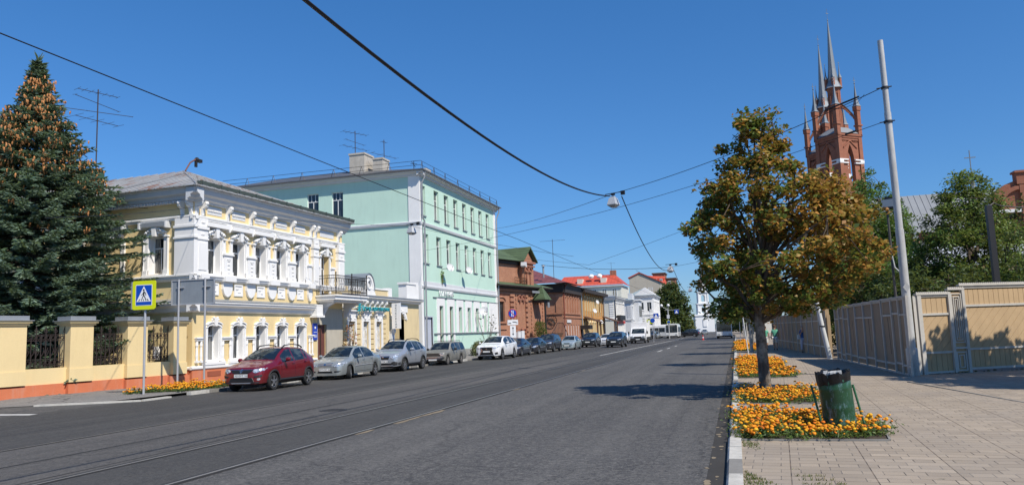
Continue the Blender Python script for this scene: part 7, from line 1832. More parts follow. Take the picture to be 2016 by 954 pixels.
def block(name, label, org, ang, W, DPT, HT, rows, cols, wz, matw, roofm, cat='house', win=(.9, 1.7), trim=True, pitch=2.0, sidecols=0, trimm=None):
    t = empty(name, org, ang, label, cat); H = []
    for z in wz:
        for k in range(cols): c = W*(k+.5)/cols; H.append((c-win[0]/2, c+win[0]/2, z, z+win[1]))
    mb = MB(); wall(mb, 0, W, -.5, HT, H, .2); mb.build('wall', matw, t)
    SHh = []
    for z in wz:
        for k in range(sidecols): c = -DPT*(k+.5)/sidecols; SHh.append((c-win[0]/2, c+win[0]/2, z, z+win[1]))
    mb = side_mb(); wall(mb, -DPT, 0, -.5, HT, SHh, .15); mb.frame(W, 0, 0, math.pi/2); wall(mb, 0, DPT, -.5, HT); mb.build('wall', matw, t)
    for h in H: window(t, *FR, h[0], h[2], win[0], win[1], .12, 'C', M_glassd, M_frm, .1)
    for h in SHh: window(t, *SD, h[0], h[2], win[0], win[1], .1, 'C', M_glassd, M_frm, .1)
    if trim:
        tm = trimm or M_wht; mb = MB()
        for h in H: mb.box(h[0]-.2, h[0], -.1, 0, h[2]-.2, h[3]+.2); mb.box(h[1], h[1]+.2, -.1, 0, h[2]-.2, h[3]+.2); mb.box(h[0]-.25, h[1]+.25, -.2, 0, h[3]+.2, h[3]+.4)
        for x in (.0, W-.7): 
            mb.box(x, x+.7, -.12, 0, 0, HT-.6)
        mb.box(0, W, -.15, 0, wz[-1]-.9, wz[-1]-.6); cornice(mb, -.3, W+.3, [(0, HT-.7), (.15, HT-.6), (.3, HT-.4), (.5, HT-.2), (.55, HT), (0, HT)])
        mb.frame(0, 0, 0, -math.pi/2); cornice(mb, -DPT, .3, [(0, HT-.7), (.15, HT-.6), (.3, HT-.4), (.5, HT-.2), (.55, HT-.001), (0, HT-.001)])
        for x in (-.9, -DPT*.5): 
            for k in range(8): mb.box(x, x+.8, -.08, 0, 3.5+.42*k, 3.8+.42*k)
        mb.box(-DPT, 0, -.15, 0, wz[-1]-.9, wz[-1]-.6); mb.build('stucco_trim', tm, t)
    mb = MB(); o = .6
    mb.face([(-o, -o, HT+.02), (W+o, -o, HT+.02), (W*.6, DPT*.5, HT+pitch), (W*.4, DPT*.5, HT+pitch)]); mb.face([(W+o, -o, HT+.02), (W+o, DPT+o, HT+.02), (W*.6, DPT*.5, HT+pitch)]); mb.face([(-o, DPT+o, HT+.02), (-o, -o, HT+.02), (W*.4, DPT*.5, HT+pitch)]); mb.face([(W+o, DPT+o, HT+.02), (-o, DPT+o, HT+.02), (W*.4, DPT*.5, HT+pitch), (W*.6, DPT*.5, HT+pitch)]); mb.build('roof', roofm, t)
    return t
M_groy = seamed('grey_green_roof', (.30, .36, .36), .05, .7, 0)
M_cream = paint('cream_plaster', (.62, .60, .52), .8, .06, .2)
g = block('white_house', 'white stucco house with a grey roof and a red shop band, past the plank house', (-21.45, 142, 0), math.pi/2, 13, 10, 7.95, 2, 7, (1.2, 4.6), M_cream, seamed('grey_roof_small', (.3, .31, .31), .1, .7, 0), pitch=1.5, win=(.8, 2.0))
MB().box(1.5, 12, -.3, -.16, 3.0, 3.5).build('shop_band', paint('shop_red', (.5, .03, .02), .5, .1), g); MB().box(2, 9, -.8, -.1, 3.55, 4.5).build('balcony', M_iron, g)
downpipe(g, [(0, -.5, 7.9), (0, -.2, 7.2), (0, -.2, .2)], .1).data.materials[0] = M_iron
block('grey_house', 'pale grey stucco house with an oriel, between the two white houses', (-21.0, 163, 0), math.pi/2, 15, 10, 7.95, 2, 5, (1.2, 4.6), M_wht2, M_groy, pitch=1.4, trimm=M_wht2)
o = bpy.data.objects['grey_house']; mb = MB().box(3.5, 9, -1.2, 0, 3.2, 7.9); mb.box(3.3, 9.2, -1.4, 0, 2.8, 3.2); mb.box(3.3, 9.2, -1.5, 0, 7.9, 8.2); mb.build('oriel', M_wht2, o)
mb = MB()
for k in range(3): mb.box(4.0+1.7*k, 5.0+1.7*k, -1.23, -1.2, 4.4, 6.8)
mb.build('oriel_windows', M_glassd, o); mb = MB().box(.2, 1.6, -.3, .6, 7.95, 9.4).box(2.4, 3.6, -.3, .6, 7.95, 9.1); mb.build('parapet_piers', M_wht2, o)
I_ = block('white_mansion', 'large white mansion with a gabled pale roof, before the big round tree', (-20.0, 199, 0), math.pi/2, 17, 6, 10.4, 2, 5, (2.0, 6.2), M_wht, M_groy, pitch=2.2, win=(1.2, 2.4), sidecols=3)
mb = MB(); mb.frame(0, 0, 0, -math.pi/2); mb.prism([(-4.4, 10.4), (.6, 10.4), (.6, 10.7), (-1.9, 12.4), (-4.4, 10.7)], -.4, 3.0, 'y'); mb.build('gable', M_wht, I_)
BG_ = empty('brick_building', (-29.8, 230, 0), 0, 'pale beige brick end wall under a red pitched roof, rising behind the white mansion', 'building')
mb = MB().prism([(0, 0), (9.2, 0), (9.2, 15.5), (3.1, 18.4), (0, 17.0)], 0, 18, 'y'); mb.build('wall', brick('beige_brick', (.46, .40, .31), (.52, .46, .36), (.5, .46, .4), 1.5, .15), BG_)
mb = MB().prism([(-.3, 16.95), (3.1, 18.45), (9.6, 15.4), (9.6, 15.65), (3.1, 18.75), (-.3, 17.25)], -.3, 19, 'y'); mb.build('roof', seamed('bright_red_roof', (.52, .085, .045), .0, .8, 1, .5), BG_)
window(BG_, Vector((0, 0, 0)), 0, 5.6, 12.3, 1.3, 1.7, -.02, 'T', M_glassd, M_frm, .12)
mb = MB().box(1.5, 2.5, -.05, 0, 9, 13).box(3.6, 4.6, -.05, 0, 9, 13); mb.build('blind_panels', M_cream, BG_)
RR = empty('apartment_building', (-40.5, 180, 0), 0, 'long building with a bright red mansard roof and small dormers behind the plank house', 'building')
M_redroof = seamed('bright_red_roof_front', (.52, .085, .045), .0, .8, 0, .5)
mb = MB().box(0, 15.2, 0, 14, 0, 12.3); mb.build('wall', M_cream, RR)
mb = MB(); mb.face([(-.6, -.6, 12.5), (15.8, -.6, 12.5), (13.0, 5, 15.2), (.5, 5, 15.2)]); mb.face([(15.8, -.6, 12.5), (15.8, 12, 12.5), (13, 8, 15.2), (13, 5, 15.2)]); mb.face([(.5, 5, 15.2), (13, 5, 15.2), (13, 8, 15.2), (.5, 8, 15.2)]); mb.build('roof', M_redroof, RR)
mb = MB().box(-.5, 15.7, -.5, .2, 12.1, 12.45); mb.build('eaves', M_wht2, RR)
for x in (4.6, 10.3): MB().box(x, x+1.3, .6, 3.0, 12.9, 14.2).build('dormer', M_cream, RR); 
mb = MB().box(.5, 15, -.05, 0, 9.5, 11.8); 
for k in range(6): window(RR, Vector((0, 0, 0)), 0, 1+2.4*k, 9.6, 1.2, 1.9, -.03, 'C', M_glassd, M_frm, .12)
MB().box(12.0, 13.4, 4.6, 6, 14.8, 16.2).build('chimney', M_brickd, RR)
for i, x in enumerate((-32.6, -30.6)):
    t = empty('roof_bowl', (x, 181.5, 14.2), 0, ['white dish on the red mansard roof, left one of two', 'squat white roof vent right of the dish on the red mansard'][i], 'roof fitting'); MB().lathe([(.001, 0), (.5, .1), (.7, .5), (.5, 1.0), (.001, 1.1)], n=10).build('bowl', M_wht, t, True)
antenna((-28.0, 184, 15.5), 2.6, 'antenna with a ball on the chimney of the red mansard roof', [(2.4, 2.0, 4, R(20), .5)])
BK = empty('brick_building', (-30.5, 262, 0), 0, 'tall dark red brick blocks with red roofs behind the large round tree', 'building')
mb = MB().box(0, 4.5, 0, 8, 0, 18.2).box(4.5, 8.5, 1, 9, 0, 20.2).box(8.5, 12, 0, 8, 0, 18.2); mb.build('wall', M_brickd, BK)
mb = MB().box(4.2, 8.8, .7, 9.3, 20.2, 20.6).box(8.6, 12.3, -.3, 8.3, 18.2, 18.6); mb.build('flat_roof', M_brown, BK)
mb = MB(); mb.face([(-.5, -3, 16.5), (9.5, -3, 16.0), (8.5, .95, 19.2), (-.5, .95, 20.2)]); mb.box(4.4, 8.4, -1, -.02, 17, 18.6); mb.build('roof', M_redroof, BK)
for x in (5.2, 7.0, 9.6): window(BK, Vector((0, -1.05 if x < 9 else 0, 0)), 0, x, 16.4 if x > 9 else 17.2, .9, 1.2, -.03, 'C', M_glass, M_frm, .12)

# white bell tower at the end of the street
M_bell = paint('white_limewash', (.78, .78, .77), .8, .03, .08)
BT = empty('bell_tower', (-15.9, 420, 0), R(8), 'tall white tiered bell tower closing the view at the end of the street', 'tower')
def tier(w_, z0, z1, ow, oz0, oz1, label='tier'):
    m_ = MB(); h = w_/2; a = ow/2
    for r_ in range(4):
        m_.frame(0, 0, 0, r_*math.pi/2)
        m_.box(-h, -a, -h, -h+.9, z0, z1); m_.box(a, h-.9, -h, -h+.9, z0, z1); m_.box(-a, a, -h, -h+.9, oz1, z1); m_.box(-a, a, -h, -h+.9, z0, oz0)
        spandrel(m_, -a, a, oz1-a, oz1, -h, -h+.9)
        m_.box(-h+.0, -h+.5, -h-.25, -h, z0, z1-.5); m_.box(h-.5, h-.0, -h-.25, -h, z0, z1-.5)
    m_.frame(0, 0, 0, 0); m_.box(-h-.5, h+.5, -h-.5, h+.5, z1-.45, z1); m_.box(-h-.3, h+.3, -h-.3, h+.3, z0, z0+.35)
    return m_.build(label, M_bell, BT)
m_ = MB().box(-4.9, 4.9, -4.9, 4.9, -4, 8.2); m_.box(-5.3, 5.3, -5.3, 5.3, 7.6, 8.4); m_.box(-1, 1, -5.2, -4.9, 2, 6); m_.build('base_block', M_bell, BT)
tier(6.2, 8.4, 14.2, 2.2, 9.2, 13.0); tier(5.2, 14.2, 20.4, 1.9, 15.2, 18.8)
m_ = MB().lathe([(2.2, 20.4), (2.2, 24.2), (2.5, 24.4), (2.5, 24.7)], n=8); m_.build('drum', M_bell, BT)
m_ = MB()
for k in range(8): a = k*math.pi/4+math.pi/8; m_.box(2.06*math.cos(a)-.35, 2.06*math.cos(a)+.35, 2.06*math.sin(a)-.35, 2.06*math.sin(a)+.35, 21, 23.6)
m_.build('openings', M_dark, BT)
m_ = MB().lathe([(2.4, 24.7), (2.0, 26.0), (1.0, 27.2), (.5, 28.2), (.5, 29.3), (.15, 30.2), (.08, 34)], n=12); m_.build('dome', paint('dark_dome', (.08, .05, .035), .5), BT, True)
MB().box(-1.0, 1.0, -1, 1, 10, 12).build('bell', M_dark, BT)

# ---------------------------------------------------------------- brick church behind the trees
M_cb = brick('church_brick', (.30, .085, .04), (.38, .12, .06), (.27, .16, .11), 1.6, .3)
M_spire = paint('spire_zinc', (.20, .225, .25), .6, .14, .3, None, .6, .1, .15)
M_zroof = paint('church_zinc_roof', (.24, .255, .27), .6, .15, .4, None, .5, .1, .1)
CH = empty('church', (15.45, 112.5, 0), R(38), 'red brick church with two tall grey spires and a zinc roofed nave', 'church')
def ctower(ox, oy, s=1.0):
    """one tower as a part with its own pieces; the local frame is turned so that a corner faces the street"""
    h = 1.95; M0 = (ox, oy)
    T = MB(); T.frame(ox, oy, 0, 0); T.box(-h, h, -h, h, 0, 20.5)
    for r_ in range(4):                                      # belfry stage: open pointed arches
        T.frame(ox, oy, 0, r_*math.pi/2); a = .62
        T.box(-h, -a, -h, -h+.55, 20.5, 27.3); T.box(a, h-.55, -h, -h+.55, 20.5, 27.3)
        for sg in (1, -1):
            P_ = [(sg*a, 23.4), (sg*a*.85, 24.3), (sg*a*.5, 25.1), (0, 25.8), (0, 27.3), (sg*a, 27.3)]
            T.prism(P_ if sg < 0 else P_[::-1], -h, -h+.55, 'y')
        for k, q in enumerate((.0, .08, .16, .26)): T.box(-h-q, h+q, -h-q, -h, 26.0+.3*k, 26.3+.3*k)
        T.box(-h-.18, -h+.42, -h-.18, -h+.42, 18, 27.0)
        T.prism([(-1.2, 25.2), (0, 26.2), (1.2, 25.2), (1.2, 25.35), (0, 26.4), (-1.2, 25.35)], -h-.12, -h)
    T.frame(ox, oy, 0, 0); T.box(-.9, .9, -.9, .9, 17, 27.2) if False else None
    body = T.build('tower', M_cb, CH)
    b = MB()
    for r_ in range(4):
        b.frame(ox, oy, 0, r_*math.pi/2)
        for z in (23.05, 23.5): b.box(-h-.21, -.62, -h-.21, -h+.1, z, z+.16); b.box(.62, h+.2, -h-.21, -h+.1, z, z+.16)
        b.box(-h-.23, -h+.45, -h-.23, -h+.45, 23.2, 23.5)
    b.build('stone_band', M_wht, body)
    g = MB(); g.frame(ox, oy, 0, 0); g.box(-.5, .5, -.5, .5, 20.5, 23.0); g.build('louvre', M_wht2, body)
    z = MB(); z.frame(ox, oy, 0, 0); z.lathe([(3.0, 27.3), (2.9, 27.4), (1.3, 28.4)], (0, 0, 0), 4, 'z', math.pi/4, math.pi/4+2*math.pi); z.build('skirt_roof', M_zroof, body)
    for sx in (-1, 1):
        for sy in (-1, 1):
            x, y = ox+sx*(h-.05), oy+sy*(h-.05)
            q = MB(); q.frame(x, y, 0, 0); q.box(-.3, .3, -.3, .3, 27.2, 30.6); q.box(-.38, .38, -.38, .38, 30.6, 31.2); q.box(-.42, .42, -.42, .42, 28.4, 28.6); p_ = q.build('pinnacle', M_cb, body)
            q = MB(); q.frame(x, y, 0, 0); q.lathe([(.62, 31.2), (.42, 31.45), (.2, 32.4), (.03, 34.5)], (0, 0, 0), 4, 'z', math.pi/4, math.pi/4+2*math.pi); q.lathe([(.001, 34.4), (.13, 34.55), (.001, 34.7)], n=6); q.box(-.02, .02, -.02, .02, 34.6, 35.4); q.box(-.2, .2, -.02, .02, 34.9, 34.98); q.build('pinnacle_spirelet', M_spire, body)
            f = MB(); f.frame(x, y, 0, math.atan2(-sy, -sx)); D_ = (h-.05)*1.414-.7          # flying buttress in to the octagon
            pts = [(.2+D_*t_, 29.6+1.5*math.sin(t_*1.57)+.9*t_) for t_ in (0, .2, .4, .6, .8, 1)]
            for (a_, b_) in zip(pts, pts[1:]): f.prism([(a_[0], a_[1]-.45), (b_[0], b_[1]-.55), (b_[0], b_[1]), (a_[0], a_[1])], -.16, .16)
            f.build('flying_buttress', M_cb, body)
            f = MB(); f.frame(x, y, 0, math.atan2(-sy, -sx))
            for (a_, b_) in zip(pts, pts[1:]): f.prism([(a_[0], a_[1]+.005), (b_[0], b_[1]+.005), (b_[0], b_[1]+.12), (a_[0], a_[1]+.12)], -.2, .2)
            f.build('buttress_flashing', M_spire, body)
    o_ = MB(); o_.frame(ox, oy, 0, 0); o_.lathe([(.72, 27.6), (.72, 33.2), (.8, 33.4), (.86, 33.8), (.98, 34.2)], n=8)
    for k in range(8): a = k*math.pi/4; o_.box(.7*math.cos(a)-.1, .7*math.cos(a)+.1, .7*math.sin(a)-.1, .7*math.sin(a)+.1, 27.6, 34.0)
    o_.build('octagon', M_cb, body)
    o_ = MB(); o_.frame(ox, oy, 0, 0); o_.lathe([(1.2, 34.15), (1.12, 34.3), (.72, 35.2), (.5, 37.0), (.04, 44.2)], n=8); o_.lathe([(.001, 44.1), (.1, 44.25), (.001, 44.4)], n=6); o_.tube([(0, 0, 44.3), (0, 0, 45.9)], .03, 4); o_.box(-.22, .22, -.02, .02, 45.2, 45.28); o_.build('spire', M_spire, body)
    for k in range(4):
        a = k*math.pi/2+math.pi/4; x, y = ox+.9*math.cos(a), oy+.9*math.sin(a)
        q = MB(); q.frame(x, y, 0, 0); q.box(-.16, .16, -.16, .16, 34.2, 35.6); q.build('small_pinnacle', M_cb, body)
        q = MB(); q.frame(x, y, 0, 0); q.lathe([(.3, 35.6), (.1, 36.2), (.02, 37.6)], (0, 0, 0), 4, 'z', math.pi/4, math.pi/4+2*math.pi); q.box(-.015, .015, -.015, .015, 37.5, 38.0); q.box(-.12, .12, -.015, .015, 37.75, 37.81); q.build('small_spirelet', M_spire, body)
    return body
ctower(0, 0)
c38, s38 = math.cos(R(38)), math.sin(R(38))
def ch_local(X, Y): dx, dy = X-15.45, Y-112.5; return (dx*c38+dy*s38, -dx*s38+dy*c38)
ctower(*ch_local(15.2, 122.6))
# outer buttress turret of the far tower
x, y = ch_local(13.9, 120.3)
q = MB(); q.frame(x, y, 0, 0); q.box(-.45, .45, -.45, .45, 0, 24); q.box(-.6, .6, -.6, .6, 23.6, 24.4); q.box(-.32, .32, -.32, .32, 24.4, 30.6); q.box(-.42, .42, -.42, .42, 30.2, 31.0); q.build('buttress_turret', M_cb, CH)
q = MB(); q.frame(x, y, 0, 0); q.lathe([(.62, 31.0), (.35, 31.5), (.03, 34.4)], (0, 0, 0), 4, 'z', math.pi/4, math.pi/4+2*math.pi); q.lathe([(.7, 24.4), (.3, 24.9)], (0, 0, 0), 4, 'z', math.pi/4, math.pi/4+2*math.pi); q.tube([(0, 0, 34.3), (0, 0, 35.3)], .03, 4); q.build('turret_spirelet', M_spire, CH)
# nave, built square to the street's cross direction inside the same church
def chM(X, Y, ang=0): l = ch_local(X, Y); return dict(ox=l[0], oy=l[1], ang=-R(38)+ang)
n_ = MB(); n_.frame(**{'ox': chM(18, 113)['ox'], 'oy': chM(18, 113)['oy'], 'ang': -R(38)})
n_.box(0, 34, 0, 12, 0, 13.1); n_.box(0, 34, -.2, 0, 12.5, 13.1); n_.box(0, 34, -6, 0, 0, 9.4)
for k in range(9): n_.box(1.6+4*k, 2.3+4*k, -.9, 0, 9.4, 12.4)
n_.build('nave_wall', M_cb, CH)
fr = dict(ox=chM(18, 113)['ox'], oy=chM(18, 113)['oy'], ang=-R(38))
r_ = MB(); r_.frame(**fr); r_.face([(-.5, -.5, 13.2), (34, -.5, 13.2), (34, 6, 19.2), (-.5, 6, 19.2)]); r_.face([(34, 12.5, 13.2), (-.5, 12.5, 13.2), (-.5, 6, 19.2), (34, 6, 19.2)])
for k in range(43): r_.tube([(-.4+.8*k, -.5, 13.25), (-.4+.8*k, 6, 19.25)], .04, 3, False)
r_.build('nave_roof', M_zroof, CH)
r_ = MB(); r_.frame(**fr); r_.face([(0, -6.4, 9.4), (34, -6.4, 9.4), (34, -.05, 12.1), (0, -.05, 12.1)])
for k in range(42): r_.tube([(.2+.8*k, -6.4, 9.45), (.2+.8*k, -.05, 12.15)], .04, 3, False)
r_.build('aisle_roof', M_zroof, CH)
for k in range(8):
    q = MB(); q.frame(**fr); x = 1.95+4*k; q.lathe([(.55, 12.4), (.3, 12.8), (.04, 14.2)], (x, -.45, 0), 4, 'z', math.pi/4, math.pi/4+2*math.pi); q.build('buttress_cap', M_spire, CH)
for k in range(8):
    q = MB(); q.frame(**fr); q.box(3.2+4*k, 4.2+4*k, -6.06, -6.0, 4, 8); q.build('aisle_window', M_glassd, CH)
q = MB(); q.frame(**fr); q.lathe([(.5, 19.0), (.35, 20.0), (.12, 21.3)], (15.2, 6, 0), 8); q.lathe([(.001, 21.2), (.35, 21.5), (.35, 21.7), (.001, 22.0)], (15.2, 6, 0), 10); q.tube([(15.2, 6, 22), (15.2, 6, 25.0)], .07, 5); q.box(14.5, 15.9, 5.95, 6.05, 23.9, 24.02); q.build('roof_cross', M_spire, CH)
# transept gable at the right
_q = ch_local(18-4.0, 113); fg = dict(ox=_q[0], oy=_q[1], oz=-1.7, ang=-R(38))
gx = MB(); gx.frame(**fg); gx.prism([(17.2, 0), (24, 0), (24, 16.8)]+[(20.6+3.4*math.cos(a), 16.8+3.0*math.sin(a)) for a in [math.pi*k/12 for k in range(1, 12)]]+[(17.2, 16.8)], -7.5, -6.7, 'y'); gx.box(20.1, 21.1, -7.9, -6.5, 19.3, 21.0); gx.box(19.9, 21.3, -8.1, -6.4, 20.7, 20.95)
arcband(gx, 20.6, 16.9, 2.1, 1.8, .5, -7.8, -7.5, 12); gx.box(20.35, 20.85, -7.85, -7.5, 10, 19.4); gx.build('transept_gable', M_cb, CH)
gx = MB(); gx.frame(**fg); gx.box(17.0, 24.2, -7.8, -7.51, 15.9, 16.3); gx.box(17, 24.2, -7.8, -7.51, 11.0, 11.5)
for x in (17.6, 19.2, 21.4, 23.0): arcband(gx, x, 11.5, .5, .5, .25, -7.85, -7.52, 8)
gx.build('stone_band', M_wht, CH)
gx = MB(); gx.frame(**fg); gx.face([(17, -7.4, 16.5), (20.6, -7.4, 20.1), (20.6, 3, 20.1), (17, 3, 16.5)]); gx.face([(24.2, 3, 16.5), (20.6, 3, 20.1), (20.6, -7.4, 20.1), (24.2, -7.4, 16.5)]); gx.build('transept_roof', M_zroof, CH)
# low outbuildings behind the hoarding
t = empty('outbuilding', (14.6, 74, 0), 0, 'low ochre outbuilding with a pale zinc roof below the church nave', 'building')
MB().box(0, 12, 0, 7, 0, 6.2).build('wall', M_yel2, t); r_ = MB(); r_.face([(-.5, -.8, 6.1), (12.5, -.8, 6.1), (12.5, 4, 8.2), (-.5, 4, 8.2)]); r_.face([(-.5, 4, 8.2), (12.5, 4, 8.2), (12.5, 8, 6.1), (-.5, 8, 6.1)]); r_.build('roof', seamed('pale_zinc_roof', (.46, .475, .49), .05, .7, 0, .4, .1), t)
t = empty('outbuilding', (5.4, 66, 0), 0, 'small ochre shed with a rusty roof above the far hoarding', 'building')
MB().box(0, 5, 0, 5, 0, 3.6).build('wall', M_yel, t); r_ = MB(); r_.face([(-.4, -.5, 3.5), (5.4, -.5, 3.5), (5.4, 2.5, 4.6), (-.4, 2.5, 4.6)]); r_.build('roof', paint('rusty_roof', (.16, .06, .035), .8, .2, .4), t)
# houses closing the right side far away
block('far_house', 'far low pale house on the right side behind the street trees', (4.8, 215, 0), -math.pi/2+math.pi, 20, 8, 6.5, 2, 5, (1.0, 4.0), M_cream, M_groy, pitch=1.5, trim=False).location = (11.5, 215, 0)

# ---------------------------------------------------------------- cables and hanging lamps
M_cable = plain('cable_black', (.012, .012, .014), .6)
def cable(label, pts, r, sag=0, n=24, group='overhead cables'):
    P = []
    for a, b in zip(pts, pts[1:]):
        a, b = Vector(a), Vector(b)
        for k in range(n): t_ = k/n; p = a.lerp(b, t_); p.z -= sag*4*t_*(1-t_); P.append(p)
    P.append(Vector(pts[-1])); o = MB().tube(P, r, 5).build('overhead_cable', M_cable); tag(o, label, 'cable', group); return o
cable('thin straight tram wire running from the upper left down to the far street', [(-10, -8, 6.35), (-10, 36, 6.3), (-10, 80, 6.15), (-10, 140, 6.0)], .011, .04)
cable('second tram wire over the near track, fading along the street', [(-7.2, 60, 6.3), (-7.2, 150, 6.0)], .012, .04)
cable('thick black lighting cable sagging from the top of the view to the first hanging lamp', [(-5, -9, 7.7), (-5, 33.4, 7.62)], .030, 1.72, 40)
cable('lighting cable drooping between the first and second hanging lamps', [(-4.75, 35.6, 7.95), (-5.75, 77.5, 7.75)], .026, 1.5, 30)
cable('lighting cable looping from the second to the third hanging lamp', [(-5.7, 78.5, 7.8), (-6.1, 122, 7.7)], .026, 1.4, 20)
cable('upper span wire from the tall grey pole across to the first hanging lamp', [(5.02, 25.7, 9.0), (-4.85, 34.4, 7.92), (-24, 77.0, 12.9)], .013, .25)
cable('lower span wire from the tall grey pole passing below the first lamp', [(5.02, 25.7, 7.9), (-6.0, 36.0, 7.3), (-24, 57.5, 8.7)], .010, .12)
cable('span wire from the second hanging lamp towards the street trees', [(-5.8, 78, 7.8), (6, 70, 9.0)], .014, .1)
cable('twisted cable crossing the street from the brick turret to the second lamp', [(-21.4, 86.5, 9.6), (-5.8, 78, 7.8)], .022, .35)
cable('wire along the yellow house front carrying the small grey lamp', [(-27.0, 28.0, 8.2), (-18.0, 41.3, 8.22), (-10.5, 52, 6.9)], .010, .15)
cable('wire from the upper left corner passing in front of the spruce', [(-16, 14.5, 4.9), (-22.9, 29.0, 8.0)], .009, .1)
cable('span wire over the green facade holding the tram wire', [(-24, 66.0, 9.6), (-10, 55, 6.5), (4.5, 41, 9)], .010, .1)
# twisted strand insulators on the pole's span wires
for i, (a, b) in enumerate((((4.35, 26.3, 8.93), (3.4, 27.2, 8.82)), ((4.2, 26.4, 7.84), (3.9, 26.7, 7.82)))):
    m_ = MB().tube([a, b], .03, 5); 
    if i == 0: m_.tube([(4.5, 26.2, 8.95), (4.3, 26.4, 8.75), (3.9, 26.8, 8.72), (3.5, 27.1, 8.83)], .008, 4)
    tag(m_.build('wire_tensioner', M_cable), ['long wire tensioner beside the tall pole, upper', 'short wire tensioner beside the tall pole, lower'][i], 'tensioner')
def hang_lamp(loc, s, label, box=True):
    t = empty('street_lamp', loc, R(-20), label, 'street lamp', 'lamps hung over the street')
    f = MB(); f.lathe([(.13*s, .30*s), (.2*s, .28*s), (.30*s, .02*s), (.31*s, -.03*s)], (0, 0, 0), 4, 'z', math.pi/4, math.pi/4+2*math.pi); f.box(-.09*s, .09*s, -.09*s, .09*s, .29*s, .36*s); f.build('lamp_housing', paint('lamp_white', (.5, .51, .52), .4, .08, .2), t)
    f = MB(); f.lathe([(.31*s, -.03*s), (.29*s, -.06*s), (.12*s, -.16*s), (.001, -.17*s)], (0, 0, 0), 4, 'z', math.pi/4, math.pi/4+2*math.pi); f.build('lens', glassmat('lamp_glass', (.3, .32, .33), (.4, .4, .4), .2, .1), t)
    f = MB(); f.tube([(-.4*s, 0, .5*s), (.5*s, 0, .52*s)], .02*s, 5); f.tube([(0, 0, .35*s), (0, 0, .5*s)], .025*s, 5); f.box(-.08*s, .08*s, -.06*s, .06*s, .42*s, .52*s)
    if box: f.box(.42*s, .6*s, -.05*s, .05*s, .38*s, .56*s)
    f.build('hanger', M_cable, t)
hang_lamp((-5.0, 34.5, 7.42), 1.0, 'white street lamp hanging over the road in the middle of the view')
hang_lamp((-5.9, 78.0, 7.45), 1.25, 'second hanging street lamp, lower and right of the first')
hang_lamp((-6.4, 122, 7.4), 1.2, 'third hanging street lamp, beside the white bell tower')
hang_lamp((-18.0, 41.3, 7.86), 1.0, 'grey street lamp hanging before the corner of the green building')
# road signs on posts near the crossing
for i, (x, y, z, k, lab) in enumerate(((-11.6, 128, 7.6, 0, 'blue crossing sign hung on the arm of the tall lamp post'),)):
    t = empty('lamp_post', (-12.3, 150, gz(150)), 0, 'tall grey lamp post with two white globes and a sign arm before the approaching bus', 'lamp post')
    MB().tube([(0, 0, 0), (0, 0, 5.6)], .09, 8).build('shaft', M_gal, t, True)
    MB().tube([(-.6, 0, 5.5), (2.2, 0, 5.5)], .04, 6).tube([(0, 0, 5.5), (-1.1, 0, 6.2)], .04, 6).tube([(0, 0, 5.5), (.1, 0, 6.2)], .04, 6).build('arm', M_gal, t, True)
    for x_ in (-1.2, .1): MB().ball((x_, 0, 6.4), .28, 8).build('globe', M_wht, t, True)
    o = MB().box(1.2, 2.0, -.05, 0, 4.75, 5.5).build('sign_plate', M_bl, t); MB().prism([(1.28, 4.85), (1.92, 4.85), (1.6, 5.4)], -.07, -.05).build('triangle', M_signw, o)
    o = MB().box(-.35, .45, -.2, -.15, 2.95, 3.5).build('sign_plate', M_yfl, t); MB().box(-.25, .35, -.22, -.2, 3.03, 3.42).build('field', M_bl, o)
    MB().box(-.25, .25, -.25, .0, 3.9, 4.6).build('signal_box', M_wht2, t)
t = empty('road_sign', (-11.6, 113.5, gz(112)), 0, 'small yellow backed sign with a round no parking disc just right of the box van', 'road sign')
MB().tube([(0, 0, 0), (0, 0, 3.7)], .045, 6).build('post', M_galp, t); MB().box(-.85, .05, -.04, 0, 2.7, 3.3).build('backing', M_yfl, t); MB().lathe([(.001, -.07), (.33, -.07), (.33, -.041)], (0, 0, 3.15), 14, 'y').build('disc', M_bl, t); MB().box(-.72, -.4, -.06, -.041, 2.8, 3.2).build('symbol', M_signw, t)
t = empty('road_sign', (-14.9, 148, gz(148)), 0, 'blue crossing sign left of the large round tree, above the parked cars', 'road sign')
MB().tube([(0, 0, 0), (0, 0, 4.9)], .05, 6).build('post', M_galp, t); o = MB().box(.0, .95, -.05, 0, 4.0, 4.9).build('sign_plate', M_bl, t); MB().prism([(.1, 4.1), (.85, 4.1), (.47, 4.8)], -.07, -.05).build('triangle', M_signw, o)

# ---------------------------------------------------------------- people
M_skin = paint('skin', (.48, .27, .18), .55, .06, 0); M_hair = paint('grey_hair', (.32, .28, .24), .8, .2, 0); M_hairb = paint('brown_hair', (.08, .05, .03), .8, .2, 0)
def skinned(name, mat, parent, pts, edges, rad, sub=2):
    me = bpy.data.meshes.new(name); me.from_pydata(pts, edges, []); o = bpy.data.objects.new(name, me); COL.objects.link(o)
    md = o.modifiers.new('skin', 'SKIN'); md.use_smooth_shade = True
    for i, r_ in enumerate(rad):
        sv = me.skin_vertices[0].data[i]; rr = r_ if isinstance(r_, tuple) else (r_, r_); sv.radius = rr; sv.use_root = (i == 0)
    s2 = o.modifiers.new('sub', 'SUBSURF'); s2.levels = sub; s2.render_levels = sub
    dg = bpy.context.evaluated_depsgraph_get(); dg.update(); nm = bpy.data.meshes.new_from_object(o.evaluated_get(dg)); bpy.data.objects.remove(o)
    nm.materials.clear(); nm.materials.append(mat); r2 = bpy.data.objects.new(name, nm); COL.objects.link(r2); r2.parent = parent; return r2
